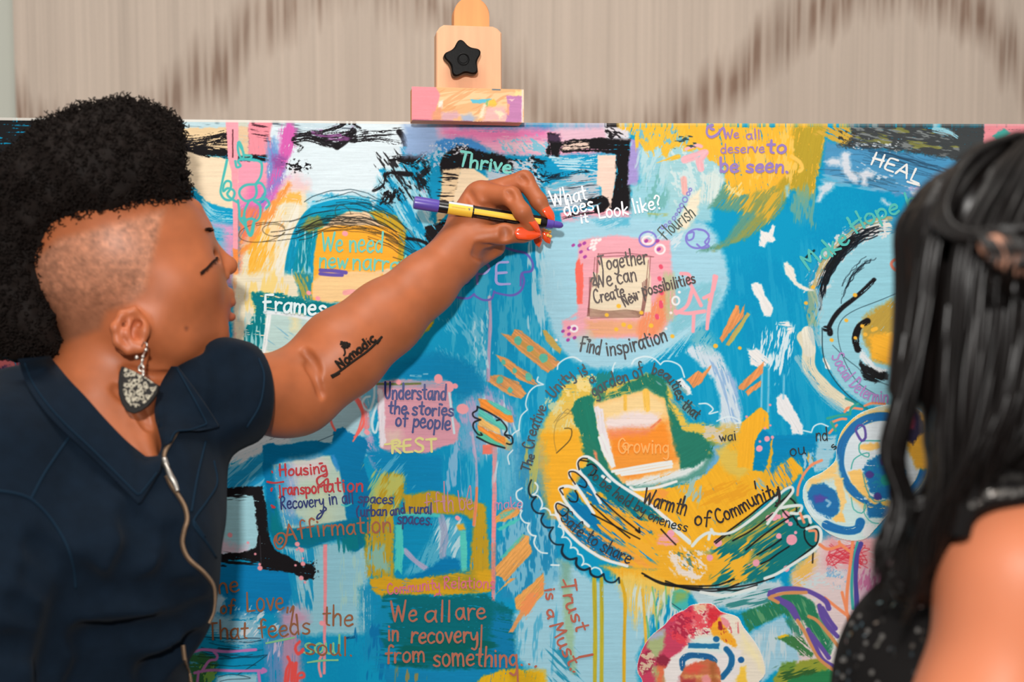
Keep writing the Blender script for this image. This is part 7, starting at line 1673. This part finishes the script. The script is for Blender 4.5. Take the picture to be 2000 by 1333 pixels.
ear_o = MB().prism([epx(v) for v in hm], 'y', EM, DE - .0015, DE + .0035, .0008).build('earring', M_ring, artist)
cc_ = np.mean(hm, axis=0); hm2 = [tuple(cc_ + (np.array(v) - cc_) * (.86 if v[1] < 760 else .80) + np.array((3, -4))) for v in hm]
MB().prism([epx(v) for v in hm2], 'y', EM, DE - .0022, DE - .0012, .0003).build('leopard_inlay', leopard(), ear_o)
wi = MB()
def wp(*pts): return toW([Pc(x, y, d) for x, y, d in pts])
wi.tube(wp((286, 684, 1.288), (287, 672, 1.286), (281, 668, 1.290), (276, 678, 1.292)), .0007, 6); wi.tube(wp((285, 684, 1.286), (279, 696, 1.280), (277, 708, 1.276)), .0008, 6)
for x, y, r in ((285, 684, .0017), (267, 699, .0020), (279, 697, .0016), (278, 704, .0016), (277, 711, .0015)):
    c = toW(Pc(x, y, 1.278))[0]; wi.tube([c + np.array((0, 0, (k - 2) * r * .5)) for k in range(5)], [r * .35, r * .85, r, r * .85, r * .35], 10)
wi.tube(wp(*[(276 + 5 * math.cos(a), 720 + 6 * math.sin(a), 1.274) for a in np.linspace(0, 6.3, 16)]), .0009, 6); wi.tube(wp((279, 720, 1.2725), (280, 730, 1.2695), (278, 740, 1.2690)), .0013, 6)
wi.build('ear_wire', M_steel, ear_o, True)
# ---- hair: a dense core and thousands of small coils
hair = [Ell(H(170, 345, -6), r3(196, 175, 132), .03), Ell(H(250, 300, 0), r3(112, 150, 98), .03), Ell(H(60, 420, 20), r3(140, 165, 190), .03), Ell(H(20, 560, 30), r3(95, 140, 130), .03), Ell(H(290, 320, 20), r3(66, 110, 90), .03), Ell(H(60, 610, 40), r3(72, 120, 88), .03), Ell(H(88, 640, 0), r3(56, 66, 80), .03)]
line = [(430, 372), (384, 388), (362, 398), (332, 414), (290, 436), (240, 456), (190, 462), (140, 482), (114, 514), (96, 545), (94, 590), (108, 625), (124, 660), (140, 700), (40, 702), (-200, 720)]
poly = np.array(line + [(-400, 720), (-400, 0), (430, 0)], float)
def in_poly(x, y):
    ins = np.zeros(len(x), bool)
    for i in range(len(poly)):
        ax, ay = poly[i]; bx, by = poly[(i + 1) % len(poly)]
        ins ^= ((ay > y) != (by > y)) & (x < (bx - ax) * (y - ay) / (by - ay + 1e-9) + ax)
    return ins
def fade_d(p):                         # how far a point lies below the cut line of the undercut (metres)
    x, y = px_of(p); d = np.full(len(p), 1e9)
    for i in range(len(line) - 1):
        a, b = np.array(line[i], float), np.array(line[i + 1], float); e = b - a
        t = np.clip(((x - a[0]) * e[0] + (y - a[1]) * e[1]) / (e @ e), 0, 1); d = np.minimum(d, np.hypot(x - a[0] - t * e[0], y - a[1] - t * e[1]))
    return np.where(in_poly(x, y), -d, d) * U
OUT = np.array([(-300, 900), (-300, 300), (0, 318), (34, 292), (84, 246), (152, 214), (240, 200), (300, 210), (336, 230), (350, 252), (352, 302), (362, 352), (372, 384), (360, 430), (300, 900)], float)
def fhair(p):
    d = field(hair, p); b = fade_d(p) * .8
    o = (poly_sd(OUT, *px_of(p)) + 6) * U
    return np.maximum(np.maximum(d, b), o) + .0022 * rough_noise(p, 260) + .0036 * rough_noise(p, 120)
KV, KF = surf(fhair, H(-150, 720, -190) - .01, H(400, 150, 210) + .01, .0045)
M_hair = material('black_brown_coils', rgb(25, 18, 15), .7, .15, vary=((120, 120, 120), .35))
hb = MB(); hb.add(toW(KV), [[int(i) for i in f_] for f_ in KF])
rs = np.random.RandomState(4); fc = KV[KF].mean(1)
e1 = KV[KF[:, 1]] - KV[KF[:, 0]]; e2 = KV[KF[:, 3]] - KV[KF[:, 0]]; nn = np.cross(e1, e2); nn /= np.linalg.norm(nn, axis=1)[:, None] + 1e-12
front = np.where((fc[:, 1] < 1.44))[0]
CV, CF = [], []
for i in rs.choice(front, 9000):
    p0 = fc[i] + nn[i] * rs.uniform(-.003, .002); nrm = nn[i] + rs.normal(0, .5, 3); nrm /= np.linalg.norm(nrm)
    if nn[i] @ nrm < .15: continue
    L = rs.uniform(.005, .012) * (1.0 if nn[i][2] > .3 else .85); a = np.cross(nrm, rs.normal(0, 1, 3)); a /= np.linalg.norm(a); b = np.cross(nrm, a); R_ = rs.uniform(.0012, .0028); tn = rs.uniform(1.0, 2.2); ph = rs.uniform(0, 6.3)
    m_ = 9; t = np.linspace(0, 1, m_); ang = ph + t * tn * 6.28
    C_ = p0 + np.outer(t * L, nrm) + np.outer(R_ * np.cos(ang) * (.4 + t * .6), a) + np.outer(R_ * np.sin(ang) * (.4 + t * .6), b)
    x, y = px_of(C_[-1:])
    if not in_poly(x, y)[0]: continue
    v, f_ = tube(C_, np.linspace(.00085, .0005, m_), 3, cap=False); o_ = len(hb.V); hb.V += [tuple(q_) for q_ in toW(v)]; hb.F += [[k + o_ for k in g] for g in f_]
hb.build('hair', M_hair, artist, True)
# ---------------------------------------------------------------- the marker she holds
pa, pb = Pc(808, 395.5, 1.510), Pc(1100, 441, 1.5375); ax = pb - pa; PL = np.linalg.norm(ax); ax /= PL
up = np.array((0, -1., .15)); up -= ax * (up @ ax); up /= np.linalg.norm(up); sd_ = np.cross(ax, up)
mk_root = toW((pa + pb) / 2)[0]
marker = empty('paint_marker', tuple(mk_root), 'black and yellow paint marker with violet cap end, held in the writing hand', 'marker')
def turned(prof, n=28):                # (position along the pen 0..1, radius)
    V = []; F = []
    for t, r in prof:
        for k in range(n):
            a = 2 * math.pi * k / n; V.append(pa + ax * PL * t + r * (math.cos(a) * up + math.sin(a) * sd_))
    m_ = len(prof)
    for i in range(m_ - 1):
        for k in range(n): F.append([i * n + k, i * n + (k + 1) % n, (i + 1) * n + (k + 1) % n, (i + 1) * n + k])
    F += [list(range(n))[::-1], [(m_ - 1) * n + k for k in range(n)]]
    return toW(V), F
M_vio = material('violet_plastic', rgb(94, 74, 168), .3, .5); M_blk2 = material('pen_black', rgb(20, 18, 20), .3, .5); M_yel = material('pen_yellow', rgb(250, 200, 66), .35, .5); M_sil = material('pen_silver', rgb(216, 222, 230), .3, .5)
def wrap(t0, t1, a0, a1, r, n=12):     # printed panel on the barrel
    V = []; F = []
    for t in (t0, t1):
        for k in range(n + 1):
            a = math.radians(a0 + (a1 - a0) * k / n); V.append(pa + ax * PL * t + r * (math.cos(a) * up + math.sin(a) * sd_))
    for k in range(n): F.append([k, k + 1, n + 2 + k, n + 1 + k])
    return toW(V), F
rb = .0066
mesh_obj('barrel', *turned([(.155, rb * .98), (.158, rb), (.86, rb), (.88, rb * .8), (.905, rb * .72)]), M_blk2, marker)
mesh_obj('cap', *turned([(0, .0050), (.004, .0066), (.02, .0070), (.15, .0068), (.163, .0066), (.165, .005)]), M_vio, marker)
mesh_obj('tip_holder', *turned([(.885, .0050), (.889, .0056), (.93, .0052), (.935, .0040), (.975, .0037), (.992, .0026), (1.0, .0008)]), M_vio, marker)
def shade_fix(o_):
    md = o_.modifiers.new('edge', 'EDGE_SPLIT'); md.split_angle = math.radians(35)
for o_ in list(marker.children): shade_fix(o_)
band = mesh_obj('label_band', *wrap(.225, .385, -95, 85, rb + .0002), M_yel, marker); mesh_obj('label_silver', *wrap(.225, .385, -95, -30, rb + .00028), M_sil, band, label='silver upper edge of the label')  # yellow label with a silver strip along its upper part
mesh_obj('yellow_stripe', *wrap(.395, .84, -18, 34, rb + .0002), M_yel, marker)
mesh_obj('cap_ring', *turned([(.39, rb + .0001), (.391, rb + .0006), (.394, rb + .0006), (.395, rb + .0001)]), M_blk2, marker)
pr = MB()
for t0, t1, a in ((.42, .50, 60), (.51, .60, 62), (.62, .70, 60), (.71, .78, 61), (.45, .58, -62), (.60, .72, -60)):   # rows of fine printing, too small to read
    for s in range(int((t1 - t0) * 260)):
        t = t0 + s / 260 + .001; aa = math.radians(a); p = pa + ax * PL * t + (rb + .0002) * (math.cos(aa) * up + math.sin(aa) * sd_); tg = -math.sin(aa) * up + math.cos(aa) * sd_
        pr.tube(toW([p - tg * .0007, p + tg * rd.uniform(.0001, .0007)]), .00014, 4)
for s in range(15):
    t = .25 + s * .006; p = pa + ax * PL * t + (rb + .0004) * up; pr.tube(toW([p - sd_ * .0006, p + sd_ * rd.uniform(.0002, .0006)]), .00015, 4)
tri = [pa + ax * PL * (.352 + du) + (rb + .00045) * up + sd_ * dv for du, dv in ((0, -.0012), (.016, -.0012), (.010, .0016))]
pr.add(toW(tri), [[0, 1, 2]])
pr.build('printed_text', material('grey_print', rgb(120, 116, 110), .5), marker, True)
# ---------------------------------------------------------------- the second person, close to the camera at the right
U9 = .92 / FPX
def G(x, y, d=.92): return Pc(x, y, d)
vis = [Ell(G(2035, 522, .935), (.072, .088, .081), .02), Ell(G(1985, 560, .95), (.05, .055, .07), .02), Cap(G(2050, 700, .95), G(2050, 980, .95), .05, .058, .03),
       Cap(G(2060, 1010, .95), G(1990, 1118, .865), .055, .047, .03), Cap(G(1994, 1122, .863), G(1940, 1420, .862), .0445, .0470, .02), Cap(G(1940, 1420, .862), G(1930, 1700, .86), .046, .040, .02),
       Cap(G(2060, 1010, .96), G(2160, 1120, 1.10), .05, .042, .03), Cap(G(2160, 1120, 1.10), G(2170, 1600, 1.12), .042, .036, .02), Ell(G(1964, 512, .855), (.009, .008, .017), .006),
       Cap(G(1930, 1700, .86), G(1905, 1990, .93), .040, .030, .02), Ell(G(1895, 2040, .945), (.022, .018, .045), .02), Cap(G(2170, 1600, 1.12), G(2150, 1950, 1.16), .036, .028, .02), Ell(G(2145, 2010, 1.17), (.020, .016, .045), .02)]
for i in range(4): vis.append(Cap(G(1885 + 7 * i, 2090, .94 + .014 * i), G(1880 + 8 * i, 2200 + (8, 22, 16, -10)[i], .945 + .012 * i), .0085, .0065, .003))
vis.append(Cap(G(1880, 2060, .925), G(1855, 2140, .915), .0095, .007, .006))
V9, F9 = solid(vis, .0042)
M_skin2 = material('light_warm_skin', rgb(198, 119, 84), .5, .3, sub=.12, bump=(500, .05, .0006), vary=((16, 16, 16), .05))
gr = toW(Pc(2000, 1333, .98))[0]
visitor = empty('person', (gr[0], gr[1], 0.0), 'person seen from behind with long black wavy hair, sleeveless black sequin top and bare arm', 'person')
mesh_obj('body', toW(V9), F9, M_skin2, visitor)
# ---- sleeveless black top with sequins
top = [Ell(G(1880, 1440, 1.0), (.090, .115, .118), .03), Ell(G(2010, 1300, 1.0), (.095, .12, .12), .03), Cap(G(1900, 1150, .95), G(2080, 985, .94), .045, .050, .03), Cap(G(2080, 985, .94), G(2160, 1080, 1.08), .048, .05, .03),
       Ell(G(1990, 1750, 1.02), (.105, .115, .17), .04), Ell(G(2000, 2100, 1.03), (.14, .13, .16), .04), Ell(G(1780, 1300, 1.01), (.042, .06, .05), .03),
       PolyCut([(1881, 1042), (1893, 1012), (1930, 998), (1980, 992), (2400, 992), (2400, 1800), (1700, 1800), (1783, 1333), (1812, 1228), (1832, 1153), (1849, 1091), (1866, 1042)], .5, .897, .006)]
VT, FT = solid(top, .0055); TB_ = bvh_of(VT, FT)
M_top = material('black_knit', rgb(17, 15, 15), .8, .15, bump=(700, .4, .001))
to = mesh_obj('top', toW(VT), FT, M_top, visitor)
M_seq = material('jet_sequin', rgb(150, 146, 142), .18, .6, metal=.9); rs = np.random.RandomState(8); sq = MB()
def sequin(c, n, r):
    n = n + rs.normal(0, .35, 3); n /= np.linalg.norm(n); a = np.cross(n, (0.1, .3, 1)); a /= np.linalg.norm(a); b = np.cross(n, a)
    R_ = [c + r * (math.cos(t) * a + math.sin(t) * b) for t in np.linspace(0, 6.283, 9)[:-1]]
    sq.add(toW(R_), [list(range(8))])
fcen = VT[FT].mean(1); fn = np.cross(VT[FT[:, 1]] - VT[FT[:, 0]], VT[FT[:, 3]] - VT[FT[:, 0]]); fn /= np.linalg.norm(fn, axis=1)[:, None] + 1e-12
x_, y_ = px_of(fcen); sel = np.where((x_ < 1880) & (y_ > 1100) & (y_ < 1500) & (fn[:, 1] < 0))[0]
for i in rs.choice(sel, min(150, len(sel)), replace=False): sequin(fcen[i] + fn[i] * .001, fn[i], .0018)
sq.build('sequins', M_seq, to, label='silver-grey sequins on the black top'); sq = MB()
sp_ = MB().tube(toW(np.array([Pc(*q_) for q_ in spline([(1868, 1040, .835), (1878, 1005, .832), (1900, 980, .832), (1940, 966, .835), (2000, 960, .84), (2080, 955, .86)], 6)])), .0085, 14)
sp_.build('armhole_band', M_top, to, True); 
sp2 = MB().tube([Pc(*q_) for q_ in spline([(1868, 1040, .835), (1878, 1005, .832), (1900, 980, .832), (1940, 966, .835), (2000, 960, .84), (2080, 955, .86)], 6)], .0085, 14); sp3 = MB().tube([Pc(*q_) for q_ in spline([(1930, 945, .845), (1965, 938, .845), (2010, 934, .85), (2080, 930, .86)], 6)], .0075, 14)
MB().tube(toW([Pc(*q_) for q_ in spline([(1930, 945, .845), (1965, 938, .845), (2010, 934, .85), (2080, 930, .86)], 6)]), .0075, 14).build('neckline_band', M_top, to, True)
TB_ = bvh_of(sp2.V + sp3.V, sp2.F + [[i + len(sp2.V) for i in f_] for f_ in sp3.F])
for x0, y0, x1, y1, n in ((1885, 994, 1930, 968, 14), (1925, 968, 2000, 961, 40), (1955, 940, 2000, 935, 46)):
    for k in range(n):
        t = rs.rand(); h_, nn_ = hit(TB_, x0 + (x1 - x0) * t, y0 + (y1 - y0) * t + rs.uniform(-4, 4))
        if h_ is not None: sequin(h_ + nn_ * .0012, nn_, .0017)
sq.build('sequin_trim', M_seq, to, label='silver sequin trim on the shoulder strap')
lower = [Ell(Wc(gr[0], gr[1], .92), (.165, .13, .14), .04)]
for sx in (-.085, .085): lower += [Cap(Wc(gr[0] + sx, gr[1], .88), Wc(gr[0] + sx, gr[1], .48), .090, .062, .04), Cap(Wc(gr[0] + sx, gr[1], .48), Wc(gr[0] + sx, gr[1], .10), .062, .048, .03)]
VL, FL = solid(lower, .012); mesh_obj('trousers', toW(VL), FL, material('black_cloth', rgb(20, 19, 20), .8, .2), visitor)
for sx in (-.085, .085):
    sh = [Ell(Wc(gr[0] + sx, gr[1] + .05, .042), (.043, .115, .040), .02), Ell(Wc(gr[0] + sx, gr[1] - .02, .065), (.042, .05, .05), .02), Half(Wc(gr[0], gr[1], .004), np.array(Wc(0, 0, 1)) - np.array(Wc(0, 0, 0)), .002)]
    V, F = solid(sh, .007); mesh_obj('shoe', toW(V), F, M_shoe, visitor)
# ---- hair
M_hair2 = material('straight_black_hair', rgb(13, 9, 8), .36, .32, vary=((200, 200, 6), .5))
hm_ = [Ell(G(2035, 516, .935), (.0775, .092, .0845), .02), Ell(G(1935, 405, .885), (.042, .045, .030), .02), Cap(G(1990, 520, .90), G(1920, 850, .868), .060, .030, .03), Cap(G(2110, 520, .90), G(2075, 800, .88), .075, .045, .03),
       Cap(G(1925, 850, .872), G(1860, 1010, .872), .026, .020, .02), Cap(G(1860, 1010, .872), G(1790, 1130, .885), .022, .018, .02), Cap(G(1805, 470, .90), G(1765, 760, .89), .012, .010, .015), Cap(G(1850, 470, .885), G(1872, 840, .865), .026, .016, .02),
       Cap(G(2165, 560, .93), G(2170, 900, .925), .058, .042, .03), Ell(G(1966, 508, .826), (.013, .02, .011), .006, 's')]
VH, FH = solid(hm_, .004)
_a = np.arctan2(VH[:, 1] - .935, VH[:, 0] - Pc(2035, 516, .935)[0]); _w = (vnoise(_a * 16 + 50, VH[:, 2] * 9 + 20) - .5) * .006 + (vnoise(_a * 40 + 90, VH[:, 2] * 12 + 40) - .5) * .004
VH[:, 0] += _w * np.cos(_a); VH[:, 1] += _w * np.sin(_a)
hb2 = MB(); hb2.add(toW(VH), [[int(i) for i in f_] for f_ in FH])
GU = [[(1985, 258, .93), (1885, 306, .90), (1812, 420, .89), (1774, 600, .888), (1746, 780, .884), (1726, 880, .88), (1742, 970, .88), (1716, 1050, .876), (1722, 1110, .872), (1746, 1160, .87)],
      [(1995, 258, .92), (1905, 330, .87), (1838, 440, .85), (1806, 620, .85), (1768, 790, .852), (1742, 900, .86), (1768, 985, .86), (1742, 1060, .86), (1716, 1120, .862), (1700, 1200, .87)],
      [(2010, 258, .91), (1945, 340, .84), (1878, 470, .825), (1856, 640, .825), (1842, 820, .83), (1838, 950, .835), (1800, 1060, .845), (1790, 1160, .85), (1752, 1250, .86)],
      [(2030, 262, .90), (1990, 360, .83), (1940, 480, .815), (1916, 650, .815), (1898, 800, .818), (1876, 920, .824), (1830, 1020, .832), (1806, 1120, .84), (1770, 1200, .85)],
      [(2060, 266, .89), (2040, 390, .82), (2000, 500, .806), (1975, 690, .806), (1950, 800, .81), (1912, 880, .815), (1866, 955, .824), (1842, 1060, .835), (1812, 1130, .845)],
      [(2110, 290, .89), (2110, 420, .82), (2090, 560, .805), (2060, 680, .806), (2030, 800, .81), (1992, 868, .815), (1960, 900, .82)],
      [(2150, 300, .90), (2176, 420, .858), (2186, 560, .842), (2176, 720, .846), (2156, 860, .856), (2130, 990, .86)],
      [(2180, 330, .93), (2250, 450, .898), (2268, 580, .884), (2255, 740, .884), (2230, 890, .89), (2205, 1010, .895)],
      [(2160, 300, .97), (2268, 420, .965), (2302, 560, .965), (2284, 740, .958), (2254, 900, .95), (2230, 1030, .95)],
      [(2120, 290, 1.0), (2210, 400, 1.012), (2250, 560, 1.02), (2240, 740, 1.01), (2210, 900, 1.0), (2190, 1030, 1.0)]]
GS = []
for g in GU:
    S = spline([np.array(q_) for q_ in g], 6); s_ = np.concatenate([[0], np.cumsum(np.linalg.norm(np.diff(S[:, :2], axis=0), axis=1))]); t = np.linspace(0, s_[-1], 36)
    GS.append(np.stack([np.interp(t, s_, S[:, k]) for k in range(3)], 1))
for k in range(1000):
    u = (rs.rand() ** .9 * 5 if k < 620 else 5 + rs.rand() * (len(GS) - 6.001)); i = int(u); f_ = u - i
    if i == 1 and f_ > .12 and f_ < .93: f_ = .08 if rs.rand() < .35 else .97        # the parting through which the canvas shows
    S = GS[i] * (1 - f_) + GS[i + 1] * f_
    L = rs.randint(24, 36) if i < 5 else 36; S = S[:L].copy(); t = np.linspace(0, 1, L)
    ph, am = rs.uniform(0, 6.3), rs.uniform(2, 9); sp = rs.normal(0, 7)
    S[:, 0] += (np.sin(t * 14 + ph) * am * t ** 1.5 + sp * t); S[:, 2] += rs.normal(0, .006) + .004 * np.sin(t * 11 + ph) * t
    P = np.array([Pc(*q_) for q_ in S]); r_ = rs.uniform(.0012, .0030)
    rad = r_ * np.minimum(1, np.minimum(.35 + t * 5, (1 - t) * 4 + .08))
    v, fq = tube(P, rad, 5, cap=False); o_ = len(hb2.V); hb2.V += [tuple(q_) for q_ in toW(v)]; hb2.F += [[a + o_ for a in g_] for g_ in fq]
# half-up section swept back over the crown
for k in range(230):
    a = rs.rand(); y0 = 268 + 110 * a + rs.normal(0, 8)
    S = spline([np.array(q_) for q_ in ((2010 - 60 * a, 256 + 20 * a, .893), (1905 - 50 * a, 300 + 70 * a, .855 - .012 * a), (1850 - 26 * a, 400 + 40 * a, .822), (1876, 448 + 22 * a, .802), (1950, 446 + 14 * a, .788), (2030, 436, .782))], 10)
    P = np.array([Pc(q_[0] + rs.normal(0, .8), q_[1] + rs.normal(0, .8), q_[2] + rs.uniform(-.0005, .0005)) for q_ in S]); t = np.linspace(0, 1, len(P))
    for _ in range(2): P[1:-1] = (P[:-2] + 2 * P[1:-1] + P[2:]) / 4
    v, fq = tube(P, rs.uniform(.0014, .0030) * np.minimum(1, np.minimum(.3 + t * 6, 1.2 - t)), 5, cap=False); o_ = len(hb2.V); hb2.V += [tuple(q_) for q_ in toW(v)]; hb2.F += [[a_ + o_ for a_ in g_] for g_ in fq]
# light band that holds the half-up section
tie = [Ell(Pc(1945, 486, .782), (.009, .007, .006), .006, rot=rotm(0, 25, 0)), Ell(Pc(1968, 503, .778), (.011, .007, .0075), .006, rot=rotm(0, 30, 0)), Ell(Pc(1992, 512, .778), (.010, .007, .007), .006), Cap(Pc(1935, 478, .782), Pc(2010, 516, .778), .004, .005, .006)]
Vt, Ft = solid(tie, .0016); mesh_obj('hair_tie', toW(Vt + .0008 * rough_noise(Vt, 900)[:, None]), Ft, material('beige_cloth', rgb(176, 128, 106), .85, .1), visitor)
for k in range(24):
    x0 = 1926 + rs.rand() * 90; S = spline([(x0 - 26, 450, .786), (x0 - 8, 474, .774), (x0 + 6, 500, .767), (x0 + rs.normal(0, 10), 540, .772), (x0 + rs.normal(0, 12), 620, .800)], 8)
    P = np.array([Pc(*q_) for q_ in S]); t = np.linspace(0, 1, len(P))
    if rs.rand() < .55: P = P[t > .45] if rs.rand() < .4 else P[t < .4]
    if len(P) < 4: continue
    t = np.linspace(0, 1, len(P))
    v, fq = tube(P, rs.uniform(.0008, .0016) * np.minimum(1, np.minimum(.3 + t * 6, 1.2 - t)), 5, cap=False); o_ = len(hb2.V); hb2.V += [tuple(q_) for q_ in toW(v)]; hb2.F += [[a_ + o_ for a_ in g_] for g_ in fq]
# loose curl at the lower left
for k in range(26):
    S = spline([(1905, 925, .85), (1850, 965, .85), (1790, 985, .852), (1735, 1030, .856), (1712, 1080, .86), (1730, 1125, .862), (1760, 1150, .862)], 10)
    j = rs.normal(0, 6, 2); P = np.array([Pc(q_[0] + j[0], q_[1] + j[1], q_[2] + .004 * rs.rand()) for q_ in S]); t = np.linspace(0, 1, len(P))
    v, fq = tube(P, rs.uniform(.001, .0024) * np.minimum(1, np.minimum(.3 + t * 6, 1.2 - t)), 5, cap=False); o_ = len(hb2.V); hb2.V += [tuple(q_) for q_ in toW(v)]; hb2.F += [[a_ + o_ for a_ in g_] for g_ in fq]
hb2.build('hair', M_hair2, visitor, True)
